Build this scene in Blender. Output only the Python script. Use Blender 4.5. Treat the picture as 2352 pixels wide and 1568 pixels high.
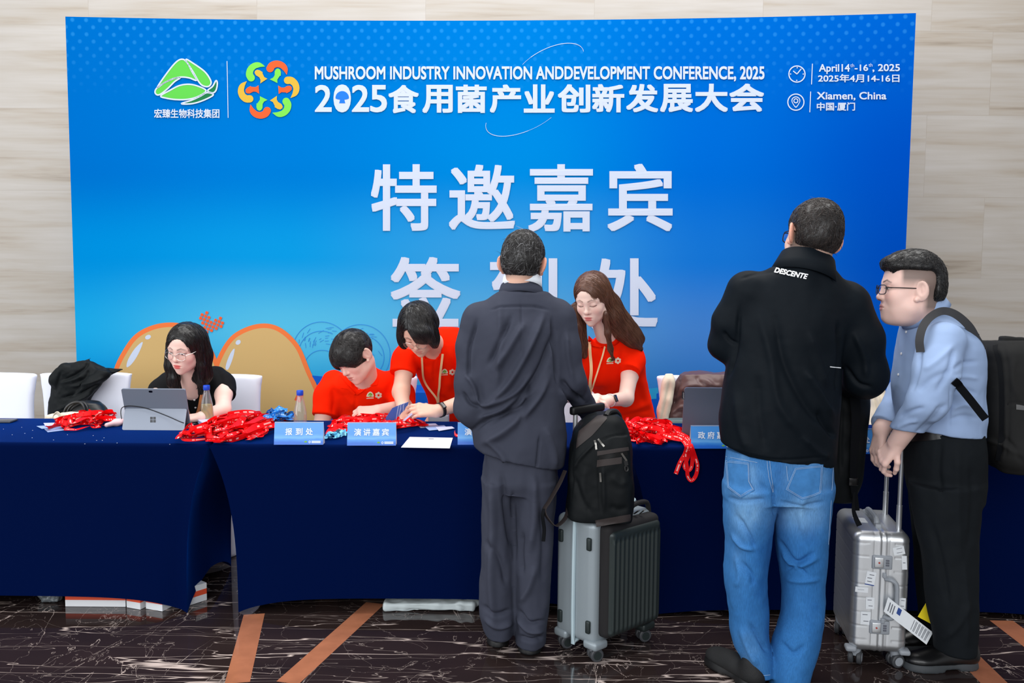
import bpy, bmesh, math, random
import numpy as np
from mathutils import Vector, Matrix
from mathutils.bvhtree import BVHTree

for o in list(bpy.data.objects):
    bpy.data.objects.remove(o)
scene = bpy.context.scene
COL = scene.collection

# ------------------------------------------------------------------ camera
FPX, CX, CY = 2050.0, 1176.0, 784.0
CAM = np.array([0.0, 0.0, 1.5])
TILT, ROLL = math.radians(4.71), 0.0075
_r = np.array([1.0, 0, 0]); _u = np.array([0, math.sin(TILT), math.cos(TILT)])
FWD = np.array([0, math.cos(TILT), -math.sin(TILT)])
RIGHT = _r*math.cos(ROLL) + _u*math.sin(ROLL)
UP = _u*math.cos(ROLL) - _r*math.sin(ROLL)
cam_data = bpy.data.cameras.new('camera')
cam_data.sensor_width = 36.0
cam_data.lens = FPX/2352.0*36.0
cam_data.clip_start = 0.05
cam = bpy.data.objects.new('camera', cam_data)
COL.objects.link(cam)
cam.matrix_world = Matrix(((RIGHT[0], UP[0], -FWD[0], CAM[0]),
                           (RIGHT[1], UP[1], -FWD[1], CAM[1]),
                           (RIGHT[2], UP[2], -FWD[2], CAM[2]),
                           (0, 0, 0, 1)))
scene.camera = cam

# ------------------------------------------------------------------ light
world = bpy.data.worlds.new('lobby_daylight')
scene.world = world
world.use_nodes = True
bg = world.node_tree.nodes['Background']
bg.inputs['Color'].default_value = (0.93, 0.96, 1.0, 1)
bg.inputs['Strength'].default_value = 0.42

def area_lamp(name, loc, target, sx, sy, power, color):
    ld = bpy.data.lights.new(name, 'AREA')
    ld.shape = 'RECTANGLE'; ld.size = sx; ld.size_y = sy
    ld.energy = power; ld.color = color
    o = bpy.data.objects.new(name, ld); COL.objects.link(o)
    o.location = loc
    o.rotation_euler = (Vector(target)-Vector(loc)).to_track_quat('-Z', 'Y').to_euler()
    return o
area_lamp('window_daylight', (-6.5, 1.2, 2.6), (0.3, 4.4, 1.0), 4.5, 4.0, 135, (0.95, 0.98, 1.0))
area_lamp('ceiling_daylight', (0.0, 4.2, 5.2), (0.0, 4.6, 0.0), 7.0, 3.2, 270, (1.0, 0.985, 0.96))
area_lamp('entrance_daylight', (-1.2, -3.6, 3.4), (0.2, 4.6, 1.1), 9.0, 3.6, 350, (0.97, 0.985, 1.0))

vs = scene.view_settings
scene.display_settings.display_device = 'sRGB'
vs.view_transform = 'Standard'; vs.look = 'None'
vs.exposure = 0.28; vs.gamma = 1.0; vs.use_curve_mapping = False

DETAIL = 1.0          # 1 = full mesh resolution

# ------------------------------------------------------------------ pixel <-> place
def ray(px, py):
    d = FWD*FPX + RIGHT*(px-CX) + UP*(CY-py)
    return d/np.linalg.norm(d)
def P(px, py, Y):
    d = ray(px, py); return CAM + d*(Y/d[1])
def PZ(px, py, z):
    d = ray(px, py); return CAM + d*((z-CAM[2])/d[2])
def proj(p):
    v = np.asarray(p, float) - CAM
    f = v@FWD
    return np.stack([CX + FPX*(v@RIGHT)/f, CY - FPX*(v@UP)/f], -1)
def M(npx, Y):
    return npx*Y/FPX        # pixels -> metres at distance Y

# ------------------------------------------------------------------ materials
def lin(c):
    c = c/255.0
    return c/12.92 if c <= 0.04045 else ((c+0.055)/1.055)**2.4
def C(r, g, b):
    return (lin(r), lin(g), lin(b), 1.0)
MATS = {}
def mat(name, col, rough=0.6, metal=0.0, bump=0.0, bscale=200.0, spec=0.5, sheen=0.0, var=0.0, vscale=6.0, coat=0.0, attr=False, sss=0.0, stretch=(1, 1, 1), trans=0.0, ior=1.45):
    if name in MATS: return MATS[name]
    m = bpy.data.materials.new(name); m.use_nodes = True
    nt = m.node_tree; b = nt.nodes['Principled BSDF']
    b.inputs['Base Color'].default_value = col
    b.inputs['Roughness'].default_value = rough
    b.inputs['Metallic'].default_value = metal
    b.inputs['Specular IOR Level'].default_value = spec
    b.inputs['IOR'].default_value = ior
    if sheen: b.inputs['Sheen Weight'].default_value = sheen
    if coat: b.inputs['Coat Weight'].default_value = coat
    if trans: b.inputs['Transmission Weight'].default_value = trans
    if sss:
        b.inputs['Subsurface Weight'].default_value = sss
        b.inputs['Subsurface Radius'].default_value = (0.012, 0.005, 0.003)
    tc = nt.nodes.new('ShaderNodeTexCoord')
    mp = nt.nodes.new('ShaderNodeMapping'); mp.inputs['Scale'].default_value = stretch
    nt.links.new(tc.outputs['Object'], mp.inputs['Vector'])
    src = None
    if attr:
        at = nt.nodes.new('ShaderNodeAttribute'); at.attribute_name = 'col'
        src = at.outputs['Color']
        nt.links.new(src, b.inputs['Base Color'])
    if var:
        n = nt.nodes.new('ShaderNodeTexNoise'); n.inputs['Scale'].default_value = vscale; n.inputs['Detail'].default_value = 6
        nt.links.new(mp.outputs['Vector'], n.inputs['Vector'])
        mr = nt.nodes.new('ShaderNodeMapRange'); mr.inputs[1].default_value = 0.3; mr.inputs[2].default_value = 0.7
        mr.inputs[3].default_value = 1-var; mr.inputs[4].default_value = 1+var
        nt.links.new(n.outputs['Fac'], mr.inputs[0])
        mx = nt.nodes.new('ShaderNodeVectorMath'); mx.operation = 'SCALE'
        if src: nt.links.new(src, mx.inputs[0])
        else: mx.inputs[0].default_value = col[:3]
        nt.links.new(mr.outputs[0], mx.inputs['Scale'])
        nt.links.new(mx.outputs[0], b.inputs['Base Color'])
    if bump:
        n = nt.nodes.new('ShaderNodeTexNoise'); n.inputs['Scale'].default_value = bscale; n.inputs['Detail'].default_value = 4
        nt.links.new(mp.outputs['Vector'], n.inputs['Vector'])
        bp = nt.nodes.new('ShaderNodeBump'); bp.inputs['Strength'].default_value = bump; bp.inputs['Distance'].default_value = 0.004
        nt.links.new(n.outputs['Fac'], bp.inputs['Height'])
        nt.links.new(bp.outputs['Normal'], b.inputs['Normal'])
    MATS[name] = m
    return m

# ------------------------------------------------------------------ objects
def tag(o, label=None, cat=None, group=None, kind=None):
    if label: o['label'] = label
    if cat: o['category'] = cat
    if group: o['group'] = group
    if kind: o['kind'] = kind
    return o
def empty(name, loc, label=None, cat=None, group=None):
    o = bpy.data.objects.new(name, None); COL.objects.link(o)
    o.location = [float(v) for v in loc]; o.empty_display_size = 0.05
    bpy.context.view_layer.update()
    return tag(o, label, cat, group)
def setparent(o, parent):
    if parent is not None:
        o.parent = parent
        o.matrix_parent_inverse = parent.matrix_world.inverted()
def link_mesh(name, verts, faces, m, parent=None, smooth=True, cols=None, mats=None, fmat=None):
    """verts (n,3) world coordinates, faces list or (m,4) array -> ONE mesh object"""
    me = bpy.data.meshes.new(name)
    verts = np.asarray(verts, np.float32)
    if isinstance(faces, np.ndarray) and faces.ndim == 2:
        nf, k = faces.shape
        me.vertices.add(len(verts)); me.vertices.foreach_set('co', verts.ravel())
        me.loops.add(nf*k); me.loops.foreach_set('vertex_index', faces.astype(np.int32).ravel())
        me.polygons.add(nf); me.polygons.foreach_set('loop_start', np.arange(0, nf*k, k, dtype=np.int32))
        me.update(calc_edges=True)
    else:
        me.from_pydata(verts.tolist(), [], [list(f) for f in faces]); me.update()
    if smooth:
        me.polygons.foreach_set('use_smooth', np.ones(len(me.polygons), bool))
    for mm in (mats or [m]): me.materials.append(mm)
    if fmat is not None: me.polygons.foreach_set('material_index', np.asarray(fmat, np.int32))
    if cols is not None:
        a = me.color_attributes.new('col', 'FLOAT_COLOR', 'POINT')
        cc = np.ones((len(verts), 4), np.float32); cc[:, :3] = cols
        a.data.foreach_set('color', cc.ravel())
    o = bpy.data.objects.new(name, me); COL.objects.link(o)
    setparent(o, parent)
    return o

class MB:
    """collects shapes that become one mesh"""
    def __init__(s): s.v = []; s.f = []
    def add(s, v, f):
        n = len(s.v); s.v += [tuple(float(c) for c in p) for p in v]; s.f += [tuple(i+n for i in q) for q in f]; return s
    def box(s, c, size, R=None, bevel=0.0, seg=3):
        bm = bmesh.new(); bmesh.ops.create_cube(bm, size=1.0)
        bmesh.ops.scale(bm, vec=[float(x) for x in size], verts=bm.verts)
        if bevel: bmesh.ops.bevel(bm, geom=list(bm.edges), offset=bevel, segments=seg, affect='EDGES', profile=0.5)
        return s._bm(bm, c, R)
    def _bm(s, bm, c, R=None):
        bm.verts.ensure_lookup_table()
        v = np.array([x.co[:] for x in bm.verts]).reshape(-1, 3)
        if R is not None: v = v@np.asarray(R).T
        v = v + np.asarray(c, float)
        bm.verts.index_update()
        f = [[x.index for x in fc.verts] for fc in bm.faces]
        bm.free(); return s.add(v, f)
    def cyl(s, a, b, r, r2=None, n=20, cap=True):
        a = np.asarray(a, float); b = np.asarray(b, float); r2 = r if r2 is None else r2
        return s.tube([a, b], [r, r2], n, cap)
    def tube(s, pts, rad, n=10, cap=True, closed=False):
        pts = np.asarray(pts, float); k = len(pts)
        rad = np.full(k, rad) if np.isscalar(rad) else np.asarray(rad, float)
        t = np.gradient(pts, axis=0) if not closed else np.roll(pts, -1, 0)-np.roll(pts, 1, 0)
        t /= np.linalg.norm(t, axis=1)[:, None]+1e-12
        up = np.array([0, 0, 1.0]) if abs(t[0][2]) < 0.9 else np.array([1.0, 0, 0])
        v = []; nrm = np.cross(t[0], up); nrm /= np.linalg.norm(nrm)
        for i in range(k):
            nrm = nrm - t[i]*(nrm@t[i]); nrm /= np.linalg.norm(nrm)+1e-12
            bi = np.cross(t[i], nrm)
            for j in range(n):
                a = 2*math.pi*j/n
                v.append(pts[i]+rad[i]*(math.cos(a)*nrm+math.sin(a)*bi))
        f = []
        for i in range(k if closed else k-1):
            i2 = (i+1) % k
            for j in range(n):
                f.append((i*n+j, i2*n+j, i2*n+(j+1) % n, i*n+(j+1) % n))
        if cap and not closed:
            f.append(tuple(range(n))[::1]); f.append(tuple((k-1)*n+j for j in reversed(range(n))))
        return s.add(v, f)
    def lathe(s, c, prof, n=32, axis=2, R=None):
        v = []; f = []; k = len(prof)
        for r, h in prof:
            for j in range(n):
                a = 2*math.pi*j/n
                v.append((r*math.cos(a), r*math.sin(a), h))
        for i in range(k-1):
            for j in range(n):
                f.append((i*n+j, i*n+(j+1) % n, (i+1)*n+(j+1) % n, (i+1)*n+j))
        f.append(tuple(reversed(range(n)))); f.append(tuple((k-1)*n+j for j in range(n)))
        v = np.array(v)
        if R is not None: v = v@np.asarray(R).T
        return s.add(v+np.asarray(c, float), f)
    def slab(s, poly, nrm, t):
        """planar outline (3d points) extruded by t along -nrm"""
        poly = np.asarray(poly, float); k = len(poly); nrm = np.asarray(nrm, float)
        v = np.vstack([poly, poly-nrm*t])
        f = [tuple(range(k)), tuple(reversed(range(k, 2*k)))]
        for i in range(k): f.append((i, k+i, k+(i+1) % k, (i+1) % k))
        return s.add(v, f)
    def ribbon(s, pts, wdir, w, t=0.0012):
        """flat band: points, width directions, width(s), thickness"""
        pts = np.asarray(pts, float); wdir = np.asarray(wdir, float); k = len(pts)
        w = np.full(k, w) if np.isscalar(w) else np.asarray(w)
        tg = np.gradient(pts, axis=0); nn = np.cross(tg, wdir); nn /= np.linalg.norm(nn, axis=1)[:, None]+1e-12
        A = pts+wdir*w[:, None]/2; B = pts-wdir*w[:, None]/2
        v = np.vstack([A+nn*t/2, B+nn*t/2, B-nn*t/2, A-nn*t/2]); f = []
        for i in range(k-1):
            for q in range(4):
                a = q*k; b = ((q+1) % 4)*k
                f.append((a+i, b+i, b+i+1, a+i+1))
        f.append((0, 3*k, 2*k, k)); f.append((k-1, 2*k-1, 3*k-1, 4*k-1))
        return s.add(v, f)
    def build(s, name, m, parent=None, smooth=True, auto=True):
        o = link_mesh(name, s.v, s.f, m, parent, smooth)
        if smooth and auto: sharp(o.data)
        return o
def sharp(me, ang=35):
    try: me.set_sharp_from_angle(angle=math.radians(ang))
    except Exception: pass

def rotz(a):
    c, s = math.cos(a), math.sin(a); return np.array([[c, -s, 0], [s, c, 0], [0, 0, 1.0]])
def rotx(a):
    c, s = math.cos(a), math.sin(a); return np.array([[1.0, 0, 0], [0, c, -s], [0, s, c]])
def roty(a):
    c, s = math.cos(a), math.sin(a); return np.array([[c, 0, s], [0, 1.0, 0], [-s, 0, c]])
def crom(pts, n=8, closed=False):
    """smooth curve through points"""
    p = np.asarray(pts, float); k = len(p); out = []
    for i in range(k if closed else k-1):
        if closed: a, b, c, d = p[(i-1) % k], p[i], p[(i+1) % k], p[(i+2) % k]
        else:
            b, c = p[i], p[i+1]
            a = p[i-1] if i > 0 else 2*b-c
            d = p[i+2] if i+2 < k else 2*c-b
        for j in range(n):
            t = j/n
            out.append(0.5*((2*b)+(-a+c)*t+(2*a-5*b+4*c-d)*t*t+(-a+3*b-3*c+d)*t**3))
    if not closed: out.append(p[-1])
    return np.array(out)

# ------------------------------------------------------------------ noise
_rng = np.random.RandomState(7)
_LAT = _rng.rand(64, 64, 64).astype(np.float32)*2-1
def vnoise(p):
    p = np.asarray(p); i = np.floor(p).astype(int); f = p-i
    f = f*f*(3-2*f); r = 0
    for dx in (0, 1):
        wx = f[:, 0] if dx else 1-f[:, 0]
        for dy in (0, 1):
            wy = f[:, 1] if dy else 1-f[:, 1]
            for dz in (0, 1):
                wz = f[:, 2] if dz else 1-f[:, 2]
                r = r+wx*wy*wz*_LAT[(i[:, 0]+dx) & 63, (i[:, 1]+dy) & 63, (i[:, 2]+dz) & 63]
    return r
def fbm(p, o=3):
    r = 0; a = 1.0
    for k in range(o):
        r = r+a*vnoise(p*(2**k)+17.3*k); a *= 0.5
    return r

# ------------------------------------------------------------------ sculpting with distance fields
class Field:
    """a body or garment: smooth unions and cuts of shaped volumes, meshed as ONE continuous surface"""
    def __init__(s): s.p = []; s.R = None; s.t = None; s.sc = 1.0
    def frame(s, R=None, t=None, sc=1.0):
        s.R = None if R is None else np.asarray(R, float); s.t = None if t is None else np.asarray(t, float); s.sc = sc; return s
    def _add(s, fn, bc, br, op, k):
        R, t, sc = s.R, s.t, s.sc
        if R is not None:
            g = (lambda p, fn=fn, R=R, t=t, sc=sc: fn(((p-t)@R)/sc)*sc)
            bc = np.asarray(bc, float)@R.T*sc+t; br = br*sc; k = k*sc
        else: g = fn
        s.p.append((g, np.asarray(bc, float), float(br), op, float(k))); return s
    def cone(s, a, b, ra, rb, k=0.02, op='u'):
        a = np.asarray(a, float); b = np.asarray(b, float); ba = b-a; L2 = ba@ba+1e-12
        def fn(p):
            t = np.clip(((p-a)@ba)/L2, 0, 1)
            return np.linalg.norm(p-a-t[:, None]*ba, axis=1)-(ra+(rb-ra)*t)
        return s._add(fn, (a+b)/2, math.sqrt(L2)/2+max(ra, rb), op, k)
    def tubecut(s, a, b, ra, rb, k=0.02, op='u', rnd=0.004):
        """tapered sleeve with a clean open-looking end at b"""
        a = np.asarray(a, float); b = np.asarray(b, float); ba = b-a; L = math.sqrt(ba@ba); u = ba/L
        def fn(p):
            h = (p-a)@u; t = np.clip(h/L, 0, 1)
            q = p-a-(np.clip(h, 0, None))[:, None]*u
            d = np.linalg.norm(q, axis=1)-(ra+(rb-ra)*np.clip(h/L, 0, 1.5))
            e = h-L
            x = d+rnd; y = e+rnd
            return np.minimum(np.maximum(x, y), 0)+np.sqrt(np.maximum(x, 0)**2+np.maximum(y, 0)**2)-rnd
        return s._add(fn, (a+b)/2, L/2+max(ra, rb)+.01, op, k)
    def sleeve(s, pts, rad, k=0.02):
        for i in range(len(pts)-2): s.cone(pts[i], pts[i+1], rad[i], rad[i+1], k)
        return s.tubecut(pts[-2], pts[-1], rad[-2], rad[-1], k)
    def chain(s, pts, rad, k=0.02, op='u'):
        for i in range(len(pts)-1): s.cone(pts[i], pts[i+1], rad[i], rad[i+1], k, op)
        return s
    def ball(s, c, r, k=0.02, op='u'): return s.cone(c, c, r, r, k, op)
    def ell(s, c, r, k=0.02, op='u', R=None):
        c = np.asarray(c, float); r = np.asarray(r, float); m = r.min()
        def fn(p):
            q = p-c
            if R is not None: q = q@R
            k0 = np.linalg.norm(q/r, axis=1); k1 = np.linalg.norm(q/(r*r), axis=1)+1e-9
            return np.where(k0 < 0.3, (k0-1)*m, k0*(k0-1)/k1)
        return s._add(fn, c, r.max(), op, k)
    def box(s, c, h, rnd=0.01, k=0.01, op='u', R=None):
        c = np.asarray(c, float); h = np.asarray(h, float)-rnd
        def fn(p):
            q = p-c
            if R is not None: q = q@R
            q = np.abs(q)-h
            return np.linalg.norm(np.maximum(q, 0), axis=1)+np.minimum(q.max(1), 0)-rnd
        return s._add(fn, c, np.linalg.norm(h)+rnd, op, k)
    def plane(s, c, n, k=0.005, op='s', rad=9.0):
        """cuts away the side the normal points to"""
        c = np.asarray(c, float); n = np.asarray(n, float); n = n/np.linalg.norm(n)
        return s._add(lambda p: np.maximum(-((p-c)@n), np.linalg.norm(p-c, axis=1)-rad), c, rad, op, k)
    def loft(s, rings, k=0.02, op='u', e=2.0, flat=0.0):
        """rings: (x, y, z, rx, ry) stacked along z"""
        r = np.array(sorted([list(q) for q in rings], key=lambda q: q[2]), float)
        z = r[:, 2]; zz = np.linspace(z[0], z[-1], 160); tab = []
        dz = np.diff(z)
        for c in (0, 1, 3, 4):
            y = r[:, c]; dl = np.diff(y)/dz; m = np.zeros(len(y))
            m[0] = dl[0]; m[-1] = dl[-1]
            for i in range(1, len(y)-1):
                m[i] = 0 if dl[i-1]*dl[i] <= 0 and c > 1 else (dl[i-1]*dz[i]+dl[i]*dz[i-1])/(dz[i]+dz[i-1])
            i = np.clip(np.searchsorted(z, zz, 'right')-1, 0, len(dz)-1); h = dz[i]; t = (zz-z[i])/h
            tab.append((2*t**3-3*t*t+1)*y[i]+(t**3-2*t*t+t)*h*m[i]+(-2*t**3+3*t*t)*y[i+1]+(t**3-t*t)*h*m[i+1])
        def fn(p):
            q = np.clip(p[:, 2], z[0], z[-1])
            cx, cy, rx, ry = [np.interp(q, zz, u) for u in tab]
            a = np.abs(p[:, 0]-cx)/rx; b = np.abs(p[:, 1]-cy)/ry
            n = np.sqrt(a*a+b*b) if e == 2.0 else (a**e+b**e)**(1/e)
            d = (n-1)*np.minimum(rx, ry)
            return np.maximum(d, np.abs(p[:, 2]-q)) if flat else np.where(p[:, 2] == q, d, np.sqrt(np.maximum(d, 0)**2+(p[:, 2]-q)**2)+np.minimum(d, 0)*0)
        c = np.array([r[:, 0].mean(), r[:, 1].mean(), (z[0]+z[-1])/2])
        br = max(np.linalg.norm([abs(q[0]-c[0])+q[3], abs(q[1]-c[1])+q[4], q[2]-c[2]]) for q in r)
        return s._add(fn, c, br, op, k)
    def __call__(s, p, sel=None):
        p = np.asarray(p, float); d = np.full(len(p), 0.5)
        for i in (range(len(s.p)) if sel is None else sel):
            g, bc, br, op, k = s.p[i]
            v = g(p)
            if op == 'u':
                h = np.maximum(k-np.abs(d-v), 0)/k if k > 0 else 0
                d = np.minimum(d, v)-h*h*k*0.25
            elif op == 's':
                v = -v; h = np.maximum(k-np.abs(d-v), 0)/k if k > 0 else 0
                d = np.maximum(d, v)+h*h*k*0.25
            else:
                h = np.maximum(k-np.abs(d-v), 0)/k if k > 0 else 0
                d = np.maximum(d, v)+h*h*k*0.25
        return d
    def mesh(s, cell):
        cell = cell*DETAIL
        us = [q for q in s.p if q[3] == 'u']
        lo = np.min([q[1]-q[2] for q in us], 0)-0.03; hi = np.max([q[1]+q[2] for q in us], 0)+0.03
        B = 8; bs = B*cell
        nb = np.ceil((hi-lo)/bs).astype(int); N = nb*B+1
        G = np.full(N, 0.5, np.float32)
        ax = [np.arange(n)*bs+lo[i]+bs/2 for i, n in enumerate(nb)]
        cen = np.stack(np.meshgrid(*ax, indexing='ij'), -1).reshape(-1, 3)
        hd = bs*math.sqrt(3)/2
        d = np.full(len(cen), 0.5)
        for o in range(0, len(cen), 60000): d[o:o+60000] = s(cen[o:o+60000])
        ids = np.stack(np.meshgrid(*[np.arange(n) for n in nb], indexing='ij'), -1).reshape(-1, 3)
        # blocks fully inside
        for j in np.nonzero(d < -hd*1.6)[0]:
            a = ids[j]*B; G[a[0]:a[0]+B+1, a[1]:a[1]+B+1, a[2]:a[2]+B+1] = -0.5
        near = np.nonzero(np.abs(d) <= hd*1.6)[0]
        off = np.stack(np.meshgrid(*[np.arange(B+1)]*3, indexing='ij'), -1).reshape(-1, 3)*cell
        bcs = np.array([q[1] for q in s.p]); brs = np.array([q[2]+q[4] for q in s.p])
        for j in near:
            c = cen[j]
            sel = np.nonzero(np.linalg.norm(bcs-c, axis=1) <= brs+hd+0.01)[0]
            a = ids[j]*B
            v = s(off+(lo+a*cell), sel)
            G[a[0]:a[0]+B+1, a[1]:a[1]+B+1, a[2]:a[2]+B+1] = v.reshape(B+1, B+1, B+1)
        return surface_nets(G, lo, cell)

def surface_nets(G, lo, cell):
    S = G < 0
    X, Y, Z = G.shape
    cnt = np.zeros((X-1, Y-1, Z-1), np.uint8)
    for a in (0, 1):
        for b in (0, 1):
            for c in (0, 1): cnt += S[a:X-1+a, b:Y-1+b, c:Z-1+c]
    act = (cnt > 0) & (cnt < 8)
    idx = np.stack(np.nonzero(act), -1)
    flat = (idx[:, 0]*(Y-1)+idx[:, 1])*(Z-1)+idx[:, 2]
    cs = [(a, b, c) for a in (0, 1) for b in (0, 1) for c in (0, 1)]
    val = np.stack([G[idx[:, 0]+a, idx[:, 1]+b, idx[:, 2]+c] for a, b, c in cs], -1)
    acc = np.zeros((len(idx), 3)); n = np.zeros(len(idx))
    for i in range(8):
        for j in range(i+1, 8):
            di = np.array(cs[j])-np.array(cs[i])
            if np.abs(di).sum() != 1: continue
            m = (val[:, i] < 0) != (val[:, j] < 0)
            t = np.where(m, val[:, i]/(val[:, i]-val[:, j]+1e-12), 0)
            acc += m[:, None]*(np.array(cs[i])+t[:, None]*di); n += m
    v = lo+(idx+acc/n[:, None])*cell
    faces = []
    for ax in range(3):
        b, c = (ax+1) % 3, (ax+2) % 3
        sl0 = [slice(None)]*3; sl1 = [slice(None)]*3
        sl0[ax] = slice(0, -1); sl1[ax] = slice(1, None)
        ch = S[tuple(sl0)] != S[tuple(sl1)]
        e = np.stack(np.nonzero(ch), -1)
        ok = (e[:, b] > 0) & (e[:, c] > 0) & (e[:, b] < G.shape[b]-1) & (e[:, c] < G.shape[c]-1)
        e = e[ok]
        ins = S[e[:, 0], e[:, 1], e[:, 2]]
        q = []
        for ob, oc in ((0, 0), (-1, 0), (-1, -1), (0, -1)):
            k = e.copy(); k[:, b] += ob; k[:, c] += oc
            fl = (k[:, 0]*(Y-1)+k[:, 1])*(Z-1)+k[:, 2]
            q.append(np.searchsorted(flat, fl))
        q = np.stack(q, -1)
        q[~ins] = q[~ins][:, ::-1]
        faces.append(q)
    return v, np.vstack(faces)

def vnormals(v, f):
    n = np.cross(v[f[:, 2]]-v[f[:, 0]], v[f[:, 3]]-v[f[:, 1]])
    r = np.zeros_like(v)
    for i in range(4):
        for c in range(3): r[:, c] += np.bincount(f[:, i], n[:, c], len(v))
    return r/(np.linalg.norm(r, axis=1)[:, None]+1e-12)
def relax(v, f, it=1, w=0.5):
    for _ in range(it):
        acc = np.zeros_like(v); cn = np.zeros(len(v))
        for i in range(4):
            for j in ((i+1) % 4, (i+3) % 4):
                for c in range(3): acc[:, c] += np.bincount(f[:, i], v[f[:, j], c], len(v))
                cn += np.bincount(f[:, i], minlength=len(v))
        v = v*(1-w)+acc/cn[:, None]*w
    return v
def seg_dist(q, poly):
    """distance of 2-d points to a polyline and the position along it"""
    best = np.full(len(q), 1e9); par = np.zeros(len(q)); L = len(poly)-1
    for i in range(L):
        a, b = np.asarray(poly[i], float), np.asarray(poly[i+1], float); ab = b-a
        t = np.clip(((q-a)@ab)/(ab@ab+1e-9), 0, 1)
        d = np.linalg.norm(q-a-t[:, None]*ab, axis=1); m = d < best
        best[m] = d[m]; par[m] = (i+t[m])/L
    return best, par
def fold(v, n, folds, back=False):
    """cloth folds: (polyline in photo pixels, width px, depth m) pressed into or raised from the side that shows"""
    q = proj(v); view = CAM-v; view /= np.linalg.norm(view, axis=1)[:, None]
    face = np.clip((n*view).sum(1)*2.5, 0, 1)
    d = np.zeros(len(v))
    for poly, w, a in folds:
        poly = crom(poly, 6) if len(poly) > 2 else poly
        ds, t = seg_dist(q, poly)
        d += a*np.exp(-(ds/w)**2)*np.clip(np.minimum(t, 1-t)*5+0.12, 0, 1)
    return v+n*(d*face)[:, None]
def cloth(v, f, folds=(), amp=0.004, scale=(6, 6, 6), seed=0.0, fine=0.0012, fscale=30):
    n = vnormals(v, f)
    p = v*np.asarray(scale)+seed
    d = amp*fbm(p, 3)
    if fine: d = d+fine*fbm(v*fscale+seed*3, 2)
    v = v+n*d[:, None]
    if folds: v = fold(v, n, folds)
    return v
def bvh_of(v, f):
    return BVHTree.FromPolygons([tuple(x) for x in np.asarray(v, float).tolist()], [tuple(x) for x in np.asarray(f).tolist()])
def hit(bvh, px, py, off=0.002):
    d = ray(px, py)
    loc, nor, i, dist = bvh.ray_cast(Vector(CAM), Vector(d))
    if loc is None: return None, None
    return np.array(loc)+off*np.array(nor)*(1 if np.dot(nor, d) < 0 else -1), np.array(nor)
def drape(mb, bvh, line, w, off=0.003, t=0.0015, n=8, fallback=None):
    """a band lying on a surface along a line of photo pixels; w = width in metres"""
    pts = crom(line, n); P3 = []; last = None
    for q in pts:
        h, nn = hit(bvh, q[0], q[1], off)
        if h is None:
            if last is None and fallback is None: continue
            h = P(q[0], q[1], last[1] if last is not None else fallback)
        if last is not None and abs(h[1]-last[1]) > 0.06: h = P(q[0], q[1], last[1])
        P3.append(h); last = h
    P3 = np.array(P3)
    for _ in range(2): P3[1:-1] = (P3[:-2]+2*P3[1:-1]+P3[2:])/4
    tg = np.gradient(P3, axis=0); vw = P3-CAM
    wd = np.cross(tg, vw); wd /= np.linalg.norm(wd, axis=1)[:, None]+1e-12
    mb.ribbon(P3, wd, w, t); return P3

# ------------------------------------------------------------------ writing
def text_geo(s, bold=0.0, res=4, extrude=0.0, spacing=1.0, shear=0.0):
    cu = bpy.data.curves.new('lettering', 'FONT'); cu.body = s
    cu.offset = bold; cu.resolution_u = res; cu.extrude = extrude; cu.space_character = spacing; cu.shear = shear
    cu.fill_mode = 'FRONT' if extrude == 0 else 'BOTH'
    o = bpy.data.objects.new('lettering', cu); COL.objects.link(o)
    dg = bpy.context.evaluated_depsgraph_get(); dg.update()
    me = o.evaluated_get(dg).to_mesh()
    v = np.array([x.co[:] for x in me.vertices]).reshape(-1, 3); f = [tuple(p.vertices) for p in me.polygons]
    o.evaluated_get(dg).to_mesh_clear()
    bpy.data.objects.remove(o); bpy.data.curves.remove(cu)
    return v, f
def fit_text(s, x0, y0, x1, y1, **kw):
    """text vertices mapped to a rectangle (y grows downwards): (n,2) array and faces"""
    b = kw.pop('bold', 0.0)
    v, f = text_geo(s, **kw)
    lo, hi = v.min(0), v.max(0); h = hi[1]-lo[1]
    Q = []; FF = []
    for i in range(8 if b else 1):          # heavier weight: the strokes printed over each other, a hair apart
        dx, dy = [b*k for k in ((1, 1), (1, -1), (-1, 1), (-1, -1), (1, 0), (-1, 0), (0, 1), (0, -1))[i]]
        q = np.empty((len(v), 3)); q[:, 2] = i*0.00012
        q[:, 0] = x0+(v[:, 0]+dx-lo[0]+b)/(hi[0]-lo[0]+2*b)*(x1-x0)
        q[:, 1] = y1-(v[:, 1]+dy-lo[1]+b)/(h+2*b)*(y1-y0)
        FF += [tuple(k+len(v)*i for k in t) for t in f]; Q.append(q)
    return np.vstack(Q), FF
def earpoly(q):
    """triangles of a simple 2-d outline"""
    from mathutils.geometry import tessellate_polygon
    return [tuple(t) for t in tessellate_polygon([[Vector((a, b, 0)) for a, b in q]])]
def stroke2d(pts, rad, n=6):
    """outline of a thick stroke with a radius per point"""
    p = crom([list(a)+[r] for a, r in zip(pts, rad)], n); c = p[:, :2]; r = p[:, 2]
    t = np.gradient(c, axis=0); t /= np.linalg.norm(t, axis=1)[:, None]+1e-9
    nn = np.stack([-t[:, 1], t[:, 0]], 1)
    out = [c+nn*r[:, None]]
    def cap(i, s):
        a0 = math.atan2(nn[i][1], nn[i][0])
        return np.array([c[i]+r[i]*np.array([math.cos(a0-s*math.pi*k/8), math.sin(a0-s*math.pi*k/8)]) for k in range(1, 8)])
    return np.vstack([c+nn*r[:, None], cap(-1, 1), (c-nn*r[:, None])[::-1], cap(0, 1)[::1]*0+np.array([c[0]+r[0]*np.array([math.cos(math.atan2(-nn[0][1], -nn[0][0])-math.pi*k/8), math.sin(math.atan2(-nn[0][1], -nn[0][0])-math.pi*k/8)]) for k in range(1, 8)])])
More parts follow.
